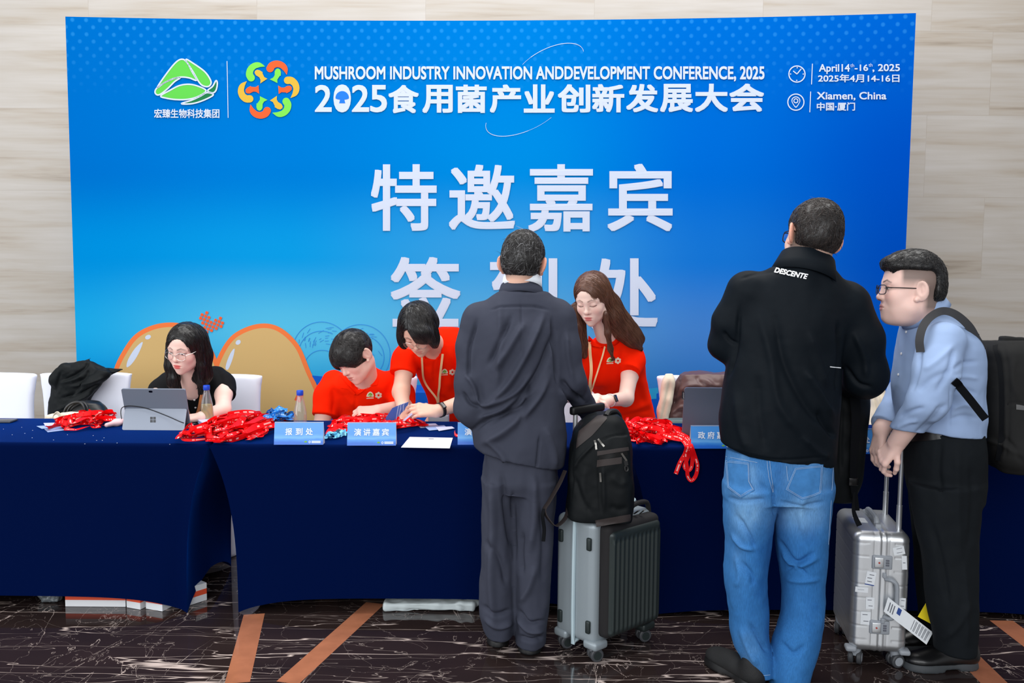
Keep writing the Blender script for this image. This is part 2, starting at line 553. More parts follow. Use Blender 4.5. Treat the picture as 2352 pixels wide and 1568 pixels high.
# ================================================================== room
def floor_material():
    m = bpy.data.materials.new('dark_veined_marble'); m.use_nodes = True
    nt = m.node_tree; N = nt.nodes; L = nt.links; b = N['Principled BSDF']
    tc = N.new('ShaderNodeTexCoord')
    def noise(scale, stretch, rot, detail=6, dist=0.0, rough=0.55):
        mp = N.new('ShaderNodeMapping'); mp.inputs['Scale'].default_value = stretch; mp.inputs['Rotation'].default_value = (0, 0, rot)
        n = N.new('ShaderNodeTexNoise'); n.inputs['Scale'].default_value = scale; n.inputs['Detail'].default_value = detail
        n.inputs['Distortion'].default_value = dist; n.inputs['Roughness'].default_value = rough
        L.new(tc.outputs['Object'], mp.inputs['Vector']); L.new(mp.outputs['Vector'], n.inputs['Vector'])
        return n.outputs['Fac']
    def math_(op, a, bb=None, c=None):
        k = N.new('ShaderNodeMath'); k.operation = op
        for i, x in enumerate((a, bb, c)):
            if x is None: continue
            if isinstance(x, (int, float)): k.inputs[i].default_value = x
            else: L.new(x, k.inputs[i])
        return k.outputs[0]
    def vein(fac, level, wid):
        d = math_('ABSOLUTE', math_('SUBTRACT', fac, level))
        mr = N.new('ShaderNodeMapRange'); mr.clamp = True
        mr.inputs[1].default_value = 0.0; mr.inputs[3].default_value = 1.0; mr.inputs[4].default_value = 0.0
        if isinstance(wid, float): mr.inputs[2].default_value = wid
        else: L.new(wid, mr.inputs[2])
        L.new(d, mr.inputs[0]); return mr.outputs[0]
    def gate(fac, lo, hi):
        mr = N.new('ShaderNodeMapRange'); mr.inputs[1].default_value = lo; mr.inputs[2].default_value = hi
        L.new(fac, mr.inputs[0]); return mr.outputs[0]
    wid = math_('MULTIPLY', gate(noise(3.0, (1, 2, 1), 0.3, 2), 0.45, 0.8), 0.010)
    wid = math_('ADD', wid, 0.0016)
    a = vein(noise(1.0, (0.45, 3.6, 1), 0.05, 5, 0.25, 0.45), 0.5, wid)
    a2 = vein(noise(1.2, (0.5, 4.2, 1), 0.12, 5, 0.3, 0.45), 0.57, wid)
    a3 = math_('MULTIPLY', vein(noise(1.9, (0.5, 5.0, 1), -0.03, 4, 0.2, 0.45), 0.44, 0.003), 0.6)
    c1 = vein(noise(1.5, (3.0, 0.9, 1), -0.45, 7, 0.8, 0.55), 0.5, wid)
    c1 = math_('MULTIPLY', c1, gate(noise(0.9, (1, 1, 1), 0.0, 2), 0.48, 0.6))
    c2 = math_('MULTIPLY', vein(noise(3.2, (1, 1, 1), 0.2, 6, 1.0, 0.5), 0.5, 0.0022), 0.4)
    tot = a
    for k in (a2, a3, c1, c2): tot = math_('MAXIMUM', tot, k)
    cr = N.new('ShaderNodeMix'); cr.data_type = 'RGBA'
    cr.inputs[6].default_value = C(52, 40, 38); cr.inputs[7].default_value = C(30, 24, 24)
    L.new(noise(2.5, (1, 2, 1), 0.2, 5), cr.inputs[0])
    mx = N.new('ShaderNodeMix'); mx.data_type = 'RGBA'
    L.new(tot, mx.inputs[0]); L.new(cr.outputs[2], mx.inputs[6]); mx.inputs[7].default_value = C(206, 188, 180)
    L.new(mx.outputs[2], b.inputs['Base Color'])
    b.inputs['Roughness'].default_value = 0.045; b.inputs['IOR'].default_value = 1.52
    return m
def stone_wall_material():
    m = bpy.data.materials.new('beige_travertine'); m.use_nodes = True
    nt = m.node_tree; N = nt.nodes; L = nt.links; b = N['Principled BSDF']
    tc = N.new('ShaderNodeTexCoord')
    mp = N.new('ShaderNodeMapping'); mp.inputs['Rotation'].default_value = (math.radians(90), 0, 0); mp.inputs['Location'].default_value = (0.18, 0.33, 0)
    L.new(tc.outputs['Object'], mp.inputs['Vector'])
    br = N.new('ShaderNodeTexBrick'); br.offset = 0.37
    br.inputs['Scale'].default_value = 1.0; br.inputs['Brick Width'].default_value = 1.15; br.inputs['Row Height'].default_value = 0.56
    br.inputs['Mortar Size'].default_value = 0.0016; br.inputs['Mortar Smooth'].default_value = 0.2
    br.inputs['Color1'].default_value = (0, 0, 0, 1); br.inputs['Color2'].default_value = (1, 1, 1, 1); br.inputs['Mortar'].default_value = (0.5, 0.5, 0.5, 1)
    L.new(mp.outputs['Vector'], br.inputs['Vector'])
    ad = N.new('ShaderNodeVectorMath'); ad.operation = 'MULTIPLY_ADD'; ad.inputs[1].default_value = (3.1, 3.1, 9.7)
    L.new(br.outputs['Color'], ad.inputs[0]); L.new(tc.outputs['Object'], ad.inputs[2])
    def noise(scale, st, det, dist):
        k = N.new('ShaderNodeMapping'); k.inputs['Scale'].default_value = st
        L.new(ad.outputs[0], k.inputs['Vector'])
        n = N.new('ShaderNodeTexNoise'); n.inputs['Scale'].default_value = scale; n.inputs['Detail'].default_value = det; n.inputs['Distortion'].default_value = dist
        L.new(k.outputs['Vector'], n.inputs['Vector']); return n.outputs['Fac']
    n1 = noise(1.0, (0.7, 1, 7.0), 8, 0.6); n2 = noise(3.0, (0.6, 1, 12.0), 6, 0.3)
    add = N.new('ShaderNodeMath'); add.operation = 'MULTIPLY_ADD'; add.inputs[1].default_value = 0.45
    L.new(n2, add.inputs[0]); L.new(n1, add.inputs[2])
    rp = N.new('ShaderNodeValToRGB'); e = rp.color_ramp.elements
    e[0].position = 0.46; e[0].color = C(140, 128, 114)
    e[1].position = 0.98; e[1].color = C(182, 177, 172)
    k = e.new(0.60); k.color = C(166, 156, 144)
    k = e.new(0.74); k.color = C(173, 166, 158)
    L.new(add.outputs[0], rp.inputs['Fac'])
    mx = N.new('ShaderNodeMix'); mx.data_type = 'RGBA'
    sc_ = N.new('ShaderNodeMath'); sc_.operation = 'MULTIPLY'; sc_.inputs[1].default_value = 0.35
    L.new(br.outputs['Fac'], sc_.inputs[0]); L.new(sc_.outputs[0], mx.inputs[0]); L.new(rp.outputs['Color'], mx.inputs[6]); mx.inputs[7].default_value = C(140, 128, 114)
    L.new(mx.outputs[2], b.inputs['Base Color']); b.inputs['Roughness'].default_value = 0.38
    return m
tag(link_mesh('floor', [(-9, -6, 0), (9, -6, 0), (9, 6.45, 0), (-9, 6.45, 0)], [(0, 1, 2, 3)], floor_material(), smooth=False), kind='structure')
wy = 6.25
tag(MB().box((0, wy+0.1, 2.6), (18, 0.2, 5.2)).build('wall_back', stone_wall_material(), smooth=False), kind='structure')

# copper coloured stone bands let into the floor
m_inlay = mat('copper_stone', C(164, 104, 76), 0.12, var=0.12, vscale=14)
def floor_band(name, px):
    pts = [PZ(x, y, 0.0006) for x, y in px]
    return tag(link_mesh(name, pts, [tuple(range(len(pts)))], m_inlay, smooth=False), kind='structure')
def band(a, b, w):
    """a, b floor points of the band's middle"""
    a = PZ(a[0], a[1], 0)[:2]; b = PZ(b[0], b[1], 0)[:2]
    d = (b-a)/np.linalg.norm(b-a); n = np.array([-d[1], d[0]])*w/2
    return [(*(a-n), .0006), (*(b-n), .0006), (*(b+n), .0006), (*(a+n), .0006)]
for i, (a, b, w) in enumerate([((545, 1568), (584, 1410), 0.088), ((660, 1568), (862, 1385), 0.088), ((2205, 1490), (2300, 1585), 0.10), ((2300, 1425), (2400, 1500), 0.10)]):
    tag(link_mesh('trim_%d' % (i+1), band(a, b, w), [(0, 1, 2, 3)], m_inlay, smooth=False), kind='structure')

# ================================================================== banner
bt = [PZ(150, 38, 3.0), PZ(1150, 47, 3.0), PZ(2104, 30, 3.0)]
_bc = np.polyfit([q[0] for q in bt], [q[1] for q in bt], 2)
BX0, BX1 = bt[0][0], bt[2][0]
def banner_y(x): return np.polyval(_bc, x)
def BN(px, py, off=0.0):
    Y = 5.5
    for _ in range(6):
        q = P(px, py, Y); Y = banner_y(q[0])-off
    return P(px, py, Y)
def banner_material():
    m = bpy.data.materials.new('blue_banner_print'); m.use_nodes = True
    nt = m.node_tree; N = nt.nodes; L = nt.links; b = N['Principled BSDF']
    uv = N.new('ShaderNodeUVMap'); sp = N.new('ShaderNodeSeparateXYZ'); L.new(uv.outputs['UV'], sp.inputs[0])
    rows = [  # height on the banner, colours along its width
        (0.00, [(0, 84, 163), (0, 84, 163), (0, 80, 159), (0, 63, 150), (0, 53, 138)]),
        (0.22, [(0, 128, 195), (27, 151, 205), (53, 141, 195), (46, 116, 188), (0, 72, 163)]),
        (0.36, [(25, 153, 207), (79, 175, 210), (84, 158, 203), (64, 124, 195), (0, 78, 176)]),
        (0.52, [(0, 128, 197), (9, 139, 203), (51, 141, 201), (18, 106, 193), (0, 70, 172)]),
        (0.70, [(0, 99, 180), (0, 109, 188), (0, 122, 197), (0, 95, 191), (0, 72, 176)]),
        (1.00, [(0, 95, 174), (0, 99, 180), (0, 109, 190), (0, 95, 186), (0, 85, 182)])]
    prev = None
    for i, (h, cols) in enumerate(rows):
        rp = N.new('ShaderNodeValToRGB'); rp.color_ramp.interpolation = 'EASE'; e = rp.color_ramp.elements
        e[0].position = 0; e[0].color = C(*cols[0]); e[1].position = 1; e[1].color = C(*cols[-1])
        for j in (1, 2, 3):
            k = e.new((0, 0.25, 0.55, 0.78)[j]); k.color = C(*cols[j])
        L.new(sp.outputs['X'], rp.inputs['Fac'])
        if prev is None: prev = rp.outputs['Color']; ph = h; continue
        mr = N.new('ShaderNodeMapRange'); mr.interpolation_type = 'SMOOTHSTEP'; mr.inputs[1].default_value = ph; mr.inputs[2].default_value = h
        L.new(sp.outputs['Y'], mr.inputs[0])
        mx = N.new('ShaderNodeMix'); mx.data_type = 'RGBA'
        L.new(mr.outputs[0], mx.inputs[0]); L.new(prev, mx.inputs[6]); L.new(rp.outputs['Color'], mx.inputs[7])
        prev = mx.outputs[2]; ph = h
    # printed dot raster along the top
    mp = N.new('ShaderNodeMapping'); mp.inputs['Scale'].default_value = (5.3*16.6, 3.0*16.6, 1); mp.inputs['Rotation'].default_value = (0, 0, math.radians(45))
    L.new(uv.outputs['UV'], mp.inputs['Vector'])
    fr = N.new('ShaderNodeVectorMath'); fr.operation = 'FRACTION'; L.new(mp.outputs['Vector'], fr.inputs[0])
    ds = N.new('ShaderNodeVectorMath'); ds.operation = 'DISTANCE'; ds.inputs[1].default_value = (0.5, 0.5, 0); L.new(fr.outputs[0], ds.inputs[0])
    dm = N.new('ShaderNodeMapRange'); dm.inputs[1].default_value = 0.12; dm.inputs[2].default_value = 0.26; dm.inputs[3].default_value = 1; dm.inputs[4].default_value = 0
    L.new(ds.outputs['Value'], dm.inputs[0])
    fh = N.new('ShaderNodeMapRange'); fh.inputs[1].default_value = 0.84; fh.inputs[2].default_value = 1.0; fh.inputs[3].default_value = 0; fh.inputs[4].default_value = 0.20
    L.new(sp.outputs['Y'], fh.inputs[0])
    mm = N.new('ShaderNodeMath'); mm.operation = 'MULTIPLY'; L.new(dm.outputs[0], mm.inputs[0]); L.new(fh.outputs[0], mm.inputs[1])
    mx = N.new('ShaderNodeMix'); mx.data_type = 'RGBA'; L.new(mm.outputs[0], mx.inputs[0]); L.new(prev, mx.inputs[6]); mx.inputs[7].default_value = C(70, 180, 240)
    L.new(mx.outputs[2], b.inputs['Base Color'])
    b.inputs['Roughness'].default_value = 0.75; b.inputs['Specular IOR Level'].default_value = 0.0
    return m
nx, nz = 48, 12
v = []; f = []; uvs = []
for side in (0, 1):
    for i in range(nx+1):
        x = BX0+(BX1-BX0)*i/nx
        for j in range(nz+1):
            v.append((x, banner_y(x)+0.03*side, 0.02+2.98*j/nz)); uvs.append((i/nx, j/nz))
K = (nx+1)*(nz+1)
for i in range(nx):
    for j in range(nz):
        a = i*(nz+1)+j
        f.append((a, a+nz+1, a+nz+2, a+1)); f.append((K+a, K+a+1, K+a+nz+2, K+a+nz+1))
for i in range(nx):
    a = i*(nz+1); f.append((a, K+a, K+a+nz+1, a+nz+1)); a += nz; f.append((a, a+nz+1, K+a+nz+1, K+a))
for j in range(nz):
    f.append((j, j+1, K+j+1, K+j)); a = nx*(nz+1)+j; f.append((a, K+a, K+a+1, a+1))
banner = link_mesh('display_banner', v, f, banner_material())
sharp(banner.data)
ul = banner.data.uv_layers.new(name='UVMap')
for lp in banner.data.loops: ul.data[lp.index].uv = uvs[lp.vertex_index]
tag(banner, 'wide blue conference backdrop banner standing in front of the stone wall', 'banner')

m_white = mat('banner_white_ink', C(190, 200, 218), 0.6, spec=0.02)
m_green = mat('banner_green_ink', C(84, 186, 66), 0.55, spec=0.2)
m_green2 = mat('banner_deep_green_ink', C(6, 108, 60), 0.55, spec=0.2)
m_lime = mat('banner_lime_ink', C(112, 200, 70), 0.55, spec=0.2)
m_orange = mat('banner_orange_ink', C(224, 84, 34), 0.55, spec=0.2)
m_gold = mat('banner_gold_ink', C(200, 162, 50), 0.55, spec=0.2)
m_tan = mat('banner_tan_ink', C(192, 160, 104), 0.55, spec=0.2)
m_rim = mat('banner_rim_ink', C(222, 112, 56), 0.55, spec=0.2)
m_sky = mat('banner_pale_blue_ink', C(150, 196, 236), 0.55, spec=0.2)
m_wave = mat('banner_wave_ink', C(0, 84, 186), 0.55, spec=0.2)
m_wave2 = mat('banner_turquoise_ink', C(40, 150, 196), 0.55, spec=0.2)
m_line = mat('banner_sketch_ink', C(44, 132, 206), 0.55, spec=0.2)
def banner_print(name, shapes, m, off, label=None, split=False):
    """flat printed shapes: (outline in photo pixels, faces)"""
    if split:
        return [banner_print(name, [s_], m, off) for s_ in shapes]
    v = []; f = []
    for q, ff in shapes:
        n = len(v); v += [BN(k[0], k[1], off+(k[2] if len(k) > 2 else 0)) for k in q]; f += [tuple(i+n for i in t) for t in ff]
    o = link_mesh(name, v, f, m, banner, smooth=False)
    if label: o['label'] = label
    return o
def poly(q): return (q, earpoly(q))
def bits(pts, rad=None, n=6):
    q = stroke2d(pts, rad, n); return (q, earpoly(q))

T = []
for ch, r in (('特', (852, 377, 1003, 530)), ('邀', (1031, 378, 1183, 528)), ('嘉', (1213, 377, 1362, 532)), ('宾', (1395, 376, 1545, 531))):
    T.append(fit_text(ch, *r, bold=0.017))
banner_print('headline_lettering', T, m_white, 0.004)
T = [fit_text(ch, *r, bold=0.020) for ch, r in (('签', (897, 590, 1058, 750)), ('到', (1124, 593, 1280, 752)), ('处', (1352, 593, 1511, 755)))]
banner_print('headline_lettering', T, m_white, 0.004)
banner_print('title_lettering', [fit_text('MUSHROOM INDUSTRY INNOVATION ANDDEVELOPMENT CONFERENCE, 2025', 723, 152, 1756, 187, bold=0.026)], m_white, 0.004)
T = [fit_text(ch, *r, bold=bo) for ch, r, bo in (('2', (723, 195, 762, 257), .016), ('0', (766, 194, 806, 258), .016), ('2', (808, 195, 848, 257), .016), ('5', (850, 195, 889, 258), .016))]
xs = [(892, 962), (970, 1040), (1047, 1118), (1125, 1197), (1203, 1274), (1281, 1356), (1360, 1434), (1438, 1512), (1516, 1592), (1596, 1672), (1675, 1755)]
for ch, (a, b) in zip('食用菌产业创新发展大会', xs):
    d = (a-892)/863*3.5
    T.append(fit_text(ch, a, 195-d, b, 260-d, bold=0.030))
banner_print('title_lettering', T, m_white, 0.004)
zero = [(786+20*math.cos(t), 226+32*math.sin(t)) for t in np.linspace(0, 2*math.pi, 40)[:-1]]
banner_print('title_lettering', [poly(zero)], m_white, 0.005)
banner_print('mushroom_emblem', [poly([(786+15.5*math.cos(t), 225-16*math.sin(t)*(1 if math.sin(t) > 0 else 0.25)) for t in np.linspace(0, 2*math.pi, 40)[:-1]]), poly([(781, 229), (791, 229), (793, 237), (779, 237)])], mat('banner_deep_blue_ink', C(20, 110, 220), 0.55, spec=.2), 0.006)
banner_print('date_lettering', [fit_text('April14', 1881, 147, 1952, 170, bold=.02), fit_text('th', 1953, 146, 1962, 154), fit_text('-16', 1963, 148, 1994, 163, bold=.02), fit_text('th', 1995, 145, 2004, 153), fit_text(', 2025', 2004, 147, 2067, 166, bold=.02),
                              fit_text('2025年4月14-16日', 1879, 170, 2066, 189, bold=.02)], m_white, 0.004)
banner_print('place_lettering', [fit_text('Xiamen, China', 1876, 211, 2036, 231, bold=.02), fit_text('中国·厦门', 1876, 235, 1964, 254, bold=.024)], m_white, 0.004, split=True)
banner_print('company_lettering', [fit_text('宏臻生物科技集团', 354, 250, 504, 271, bold=.02)], m_white, 0.004)
def ring(cx, cy, r, w=1.3, a0=0, a1=360, n=48, ry=None):
    ry = ry or r
    A = np.radians(np.linspace(a0, a1, n+1))
    o = [(cx+(r+w)*math.cos(a), cy+(ry+w)*math.sin(a)) for a in A]; i = [(cx+(r-w)*math.cos(a), cy+(ry-w)*math.sin(a)) for a in A]
    return (o+i, [(k, k+1, n+1+k+1, n+1+k) for k in range(n)])
def seg(a, b, r=1.2): return bits([a, b], [r, r], 2)
def disc(cx, cy, r): return poly([(cx+r*math.cos(t), cy+r*math.sin(t)) for t in np.linspace(0, 2*math.pi, 13)[:-1]])
banner_print('clock_icon', [ring(1830.5, 170, 18.5), seg((1822.5, 163.5), (1830.5, 170)), seg((1830.5, 170), (1840, 158.5)), disc(1831, 155.5, 1.5), disc(1845, 170, 1.5), disc(1830, 184.5, 1.5), disc(1816, 170, 1.5)], m_white, 0.004)
pin = [(1828, 246.5), (1821, 238), (1818.5, 231), (1821, 225), (1828, 222), (1835, 225), (1837.5, 231), (1835, 238)]
pin = crom(pin, 4, True)
banner_print('location_icon', [ring(1828, 234.5, 18.5), ring(1828, 231.5, 4.6, 1.1), (list(np.vstack([(pin-[1828, 233])*1.07+[1828, 233], (pin-[1828, 233])*0.87+[1828, 233]])), [(k, (k+1) % 32, 32+(k+1) % 32, 32+k) for k in range(32)])], m_white, 0.004)
banner_print('divider_line', [seg((1866, 147), (1864, 193), 1.0), seg((1862, 211), (1860, 257), 1.0), seg((521.5, 141), (524, 270), 0.8)], m_white, 0.004, split=True)
# dotted orbit around the title
D = []
for t in np.radians(np.arange(-128, 8, 1.0)):
    c, s_ = math.cos(t), math.sin(t); a = math.radians(-27)
    x = 86*c; y = 40*s_
    D.append(disc(1262+x*math.cos(a)-y*math.sin(a), 152+x*math.sin(a)+y*math.cos(a), 0.75 if abs(math.degrees(t)+60) < 50 else 0.5))
for t in np.radians(np.arange(58, 200, 1.0)):
    c, s_ = math.cos(t), math.sin(t); a = math.radians(-24)
    x = 96*c; y = 42*s_
    D.append(disc(1205+x*math.cos(a)-y*math.sin(a), 258+x*math.sin(a)+y*math.cos(a), 0.75 if abs(math.degrees(t)-140) < 45 else 0.5))
banner_print('dotted_orbit', D, m_white, 0.0035)
# ring of twelve brush marks
EM = 360/2352
def em(x, y, a=0): c, s_ = math.cos(a), math.sin(a); return (340+(1810+x*c-y*s_)*EM, 120+(560+x*s_+y*c)*EM)
caps = {0: [], 1: [], 2: []}
for i in range(6):
    a = math.radians(60*i)
    q = stroke2d([(22, -316), (52, -362), (120, -386), (195, -368), (248, -312), (272, -228)], [56, 54, 50, 46, 38, 4], 6)
    q = [em(x, y, a) for x, y in q]; caps[i % 3].append((q, earpoly(q)))
    q = [(92, -275), (112, -308), (140, -318), (172, -300), (184, -262), (182, -208), (168, -206), (130, -150), (132, -98), (80, -124), (18, -154), (68, -180), (90, -215)]
    q = [em(x, y, a) for x, y in q]; caps[(2, 0, 1)[i % 3]].append((q, earpoly(q)))
for k, mm in ((0, m_orange), (1, m_gold), (2, m_lime)): banner_print('emblem_mark', caps[k], mm, 0.004, split=True)
# leaf cap emblem
def lf(pts, closed=True, n=6): return [(340+x*EM, 120+y*EM) for x, y in crom(pts, n, closed)]
g1 = [(140, 525), (300, 290), (430, 140), (520, 105), (590, 160), (660, 290), (730, 420), (620, 385), (500, 372), (380, 395), (250, 455)]
g2 = [(565, 108), (700, 180), (850, 290), (930, 400), (945, 470), (900, 515), (820, 500), (760, 440), (680, 300)]
g3 = [(135, 535), (260, 450), (400, 390), (480, 385), (400, 440), (300, 540), (200, 620), (140, 640), (105, 600)]
g4 = [(190, 655), (330, 570), (470, 500), (610, 480), (740, 505), (870, 575), (760, 660), (600, 705), (430, 710), (280, 690)]
g5 = [(895, 575), (970, 510), (1020, 425), (1040, 470), (1020, 570), (970, 610)]
g6 = [(500, 770), (650, 720), (780, 660), (885, 605), (980, 635), (900, 690), (750, 750), (620, 775)]
O = []
for g in (g1, g2, g3, g4, g5, g6):
    c = lf(g); k = len(c); cc = np.array(c); t = np.roll(cc, -1, 0)-np.roll(cc, 1, 0); t /= np.linalg.norm(t, axis=1)[:, None]; nn = np.stack([-t[:, 1], t[:, 0]], 1)*1.7
    O.append((list(np.vstack([cc+nn, cc-nn])), [(i, (i+1) % k, k+(i+1) % k, k+i) for i in range(k)]))
banner_print('leaf_emblem', [poly(lf(g)) for g in (g1, g2, g3, g4)], m_green, 0.004, split=True)
banner_print('leaf_emblem', [poly(lf(g)) for g in (g5, g6)], m_green2, 0.004, split=True)
banner_print('leaf_emblem', O, m_white, 0.005)
# two big mushroom caps, highlights, pixel heart, sketches, waves
cap1 = crom([(245, 960), (258, 860), (285, 800), (318, 762), (370, 742), (425, 745), (470, 775), (500, 830), (520, 900), (520, 960)], 6)
cap2 = crom([(480, 960), (486, 870), (502, 815), (535, 768), (590, 744), (640, 750), (685, 790), (712, 850), (735, 905), (738, 960)], 6)
def inset(c, d, yb):
    cc = np.array(c); t = np.gradient(cc, axis=0); t /= np.linalg.norm(t, axis=1)[:, None]; nn = np.stack([-t[:, 1], t[:, 0]], 1)
    return cc+nn*d
for c in (cap1, cap2):
    banner_print('mushroom_cap_outline', [poly(list(c)+[(c[-1][0]-20, 1010), (c[0][0]+20, 1010)])], m_rim, 0.003)
    ci = inset(c, 10.5, 0)
    banner_print('mushroom_cap', [poly(list(ci)+[(ci[-1][0]-16, 985), (ci[0][0]+16, 985)])], m_tan, 0.004)
hl = [disc(0, 0, 1)]
def tilted(cx, cy, a, b, ang):
    A = math.radians(ang)
    return poly([(cx+a*math.cos(t)*math.cos(A)-b*math.sin(t)*math.sin(A), cy+a*math.cos(t)*math.sin(A)+b*math.sin(t)*math.cos(A)) for t in np.linspace(0, 2*math.pi, 21)[:-1]])
banner_print('highlight_mark', [tilted(340, 774, 7, 5, -25), poly(crom([(328, 785), (318, 812), (303, 835), (291, 843), (294, 826), (310, 800)], 4, True)),
                               tilted(547, 786, 6.5, 5, -40), poly(crom([(539, 801), (534, 825), (524, 848), (518, 845), (522, 828), (531, 808)], 4, True))], m_white, 0.005, split=True)
HQ = []
ha = math.radians(22); ex = np.array([math.cos(ha), math.sin(ha)])*8.4; ey = np.array([-math.sin(ha), math.cos(ha)])*8.4
rows_ = {0: [1, 5], 1: [0, 1, 2, 4, 5, 6], 2: [0, 1, 2, 3, 4, 5, 6], 3: [1, 2, 3, 4, 5], 4: [2, 3, 4], 5: [3]}
for r_, cs_ in rows_.items():
    for c_ in cs_:
        o_ = np.array([475.0, 718.0])+ex*(c_-1)+ey*r_
        HQ.append(poly([tuple(o_+ex*a*.39+ey*b*.39) for a, b in ((-1, -.75), (-.75, -1), (.75, -1), (1, -.75), (1, .75), (.75, 1), (-.75, 1), (-1, .75))]))
banner_print('pixel_heart', HQ, m_orange, 0.004)
banner_print('orange_square', [poly([(676, 918), (684, 901), (697, 908), (690, 925)])], m_orange, 0.006)
banner_print('wave_band', [poly([(716, 862), (760, 866), (830, 870), (950, 884), (1100, 884), (1300, 892), (1480, 905), (1500, 900), (1500, 1010), (700, 1010), (738, 900)])], m_wave, 0.0032)
banner_print('wave_band', [poly([(1490, 905), (1600, 880), (1800, 866), (2071, 862), (2062, 1015), (1490, 1010)])], m_wave, 0.0032)
banner_print('wave_band', [poly([(900, 935), (1000, 930), (1060, 940), (1060, 985), (900, 985)]), poly([(1480, 893), (1512, 890), (1512, 915), (1480, 918)])], m_wave2, 0.0045, split=True)
sk = []
for cx_, cy_, rx_, ry_, a0, a1 in ((738, 805, 66, 66, 150, 350), (828, 815, 68, 70, 230, 420), (738, 810, 52, 50, 180, 300), (830, 820, 52, 50, 260, 400), (740, 840, 40, 36, 190, 330)):
    sk.append(ring(cx_, cy_, rx_, 0.7, a0, a1, 40, ry_))
rs = random.Random(4)
for _ in range(60):
    a_ = rs.uniform(3.3, 6.2); rr = rs.uniform(20, 60); c0 = rs.choice([(738, 808), (828, 818)])
    x_, y_ = c0[0]+rr*math.cos(a_), c0[1]+rr*math.sin(a_); l_ = rs.uniform(5, 14)
    sk.append(seg((x_, y_), (x_+l_*math.cos(a_+1.2), y_+l_*math.sin(a_+1.2)), 0.55))
banner_print('mushroom_sketch', sk, m_line, 0.002)

# ================================================================== tables
TZ, TF, TB = 0.742, 3.756, 4.375
def table_material():
    m = mat('navy_stretch_cloth', C(0, 14, 56), 0.75, spec=0.02, bump=0.15, bscale=900)
    b = m.node_tree.nodes['Principled BSDF']
    b.inputs['Sheen Weight'].default_value = 0.36; b.inputs['Sheen Roughness'].default_value = 0.35; b.inputs['Sheen Tint'].default_value = C(0, 100, 240)
    return m
m_navy = table_material()
def make_table(xl, xr, label, rise=0.072):
    W = xr-xl; Dp = TB-TF; nx_, ny_ = 60, 22
    per = []
    per += [(xl+W*i/nx_, TF, 0) for i in range(nx_)]
    per += [(xr, TF+Dp*i/ny_, 1) for i in range(ny_)]
    per += [(xr-W*i/nx_, TB, 2) for i in range(nx_)]
    per += [(xl, TB-Dp*i/ny_, 3) for i in range(ny_)]
    K = len(per); cx, cy = (xl+xr)/2, (TF+TB)/2
    v = []; f = []
    ins = [(0.020, TZ), (0.007, TZ-0.0015), (0.0015, TZ-0.006), (0.0, TZ-0.016)]
    def inset_(x, y, d): return x+d*(1 if x < cx else -1)*(abs(x-cx) > W/2-0.02)*1.0, y+d*(1 if y < cy else -1)*(abs(y-cy) > Dp/2-0.02)*1.0
    for d, z in ins:
        for x, y, s_ in per:
            xx = min(max(x, xl+d), xr-d); yy = min(max(y, TF+d), TB-d); v.append((xx, yy, z))
    nv = 26
    for j in range(1, nv+1):
        t = j/nv
        g = (1-(1-t)**3.2)*0.105
        for x, y, s_ in per:
            dx = min(abs(x-xl), abs(x-xr)); dy = min(abs(y-TF), abs(y-TB))
            dc = dx if s_ in (0, 2) else dy
            hem = rise*(1-math.exp(-dc/0.16))*(1 if s_ in (0, 2) else 1.6)
            z = (TZ-0.016)*(1-t)+hem*t
            xx = cx+(x-cx)*(W/2-g)/(W/2)
            yy = y
            side = math.sin(math.pi*t)*0.012*(1-math.exp(-dc/0.2))
            if s_ in (1, 3): xx += (side*2.5+0.03*math.sin(math.pi*t)*math.sin(math.pi*(y-TF)/Dp))*(1 if x < cx else -1)
            else: yy += side*(1 if y < cy else -1)*0.5
            if dx < 0.12 and s_ in (0, 2): yy += (0.012*t*(1-dx/0.12))*(1 if y < cy else -1)
            v.append((xx, yy, z))
    R_ = len(ins)+nv
    for j in range(R_-1):
        for i in range(K):
            a = j*K+i; b = j*K+(i+1) % K; f.append((a, a+K, b+K, b))
    f.append(tuple(range(K)))
    o = link_mesh('conference_table', v, f, m_navy)
    o.data.polygons[len(f)-1].use_smooth = False
    sharp(o.data, 50)
    return tag(o, label, 'table')
XA = P(480, 1030, TF)[0]; XB = P(1439, 1035, TF)[0]
make_table(XA-1.83, XA-0.004, 'table in navy stretch cover under the grey tablet and the small lanyard heap')
make_table(XA+0.004, XB-0.004, 'table in navy stretch cover under the two name cards and the white sheet, middle one')
make_table(XB+0.006, XB+1.98, 'table in navy stretch cover behind the man in jeans, with lanyards hanging over its edge', 0.035)

# ================================================================== covered chairs
m_chair = mat('white_chair_cover', C(228, 231, 244), 0.8, bump=0.08, bscale=500, spec=0.2)
def make_chair(label, cx, yb, yaw, w=0.49, top=0.94):
    F = Field()
    # back, seat and skirt in one stretched cover
    F.loft([(0, 0, 0.0, w*0.47, .05), (0, 0, 0.30, w*0.455, .05), (0, 0.0, 0.62, w*0.455, .036), (0, 0.005, 0.86, w*0.485, .034), (0, 0.01, top-0.02, w*0.5, .034)], 0.01, e=6)
    F.loft([(0, -0.22, 0.0, w*0.47, .24), (0, -0.22, 0.25, w*0.44, .215), (0, -0.22, 0.46, w*0.46, .235)], 0.05, e=6)
    F.ell((0, 0, top+0.30), (0.55, 0.3, 0.318), 0.012, 's')
    v, f = F.mesh(0.012)
    v = relax(v, f, 3)
    n = vnormals(v, f)
    v = v+n*(0.006*fbm(v*np.array([5, 5, 2.5])+cx*9, 2))[:, None]
    v = v@rotz(yaw).T+np.array([cx, yb, 0])
    o = link_mesh('banquet_chair', v, f, m_chair)
    return tag(o, label, 'chair', 'white covered banquet chairs')
YC = 4.92
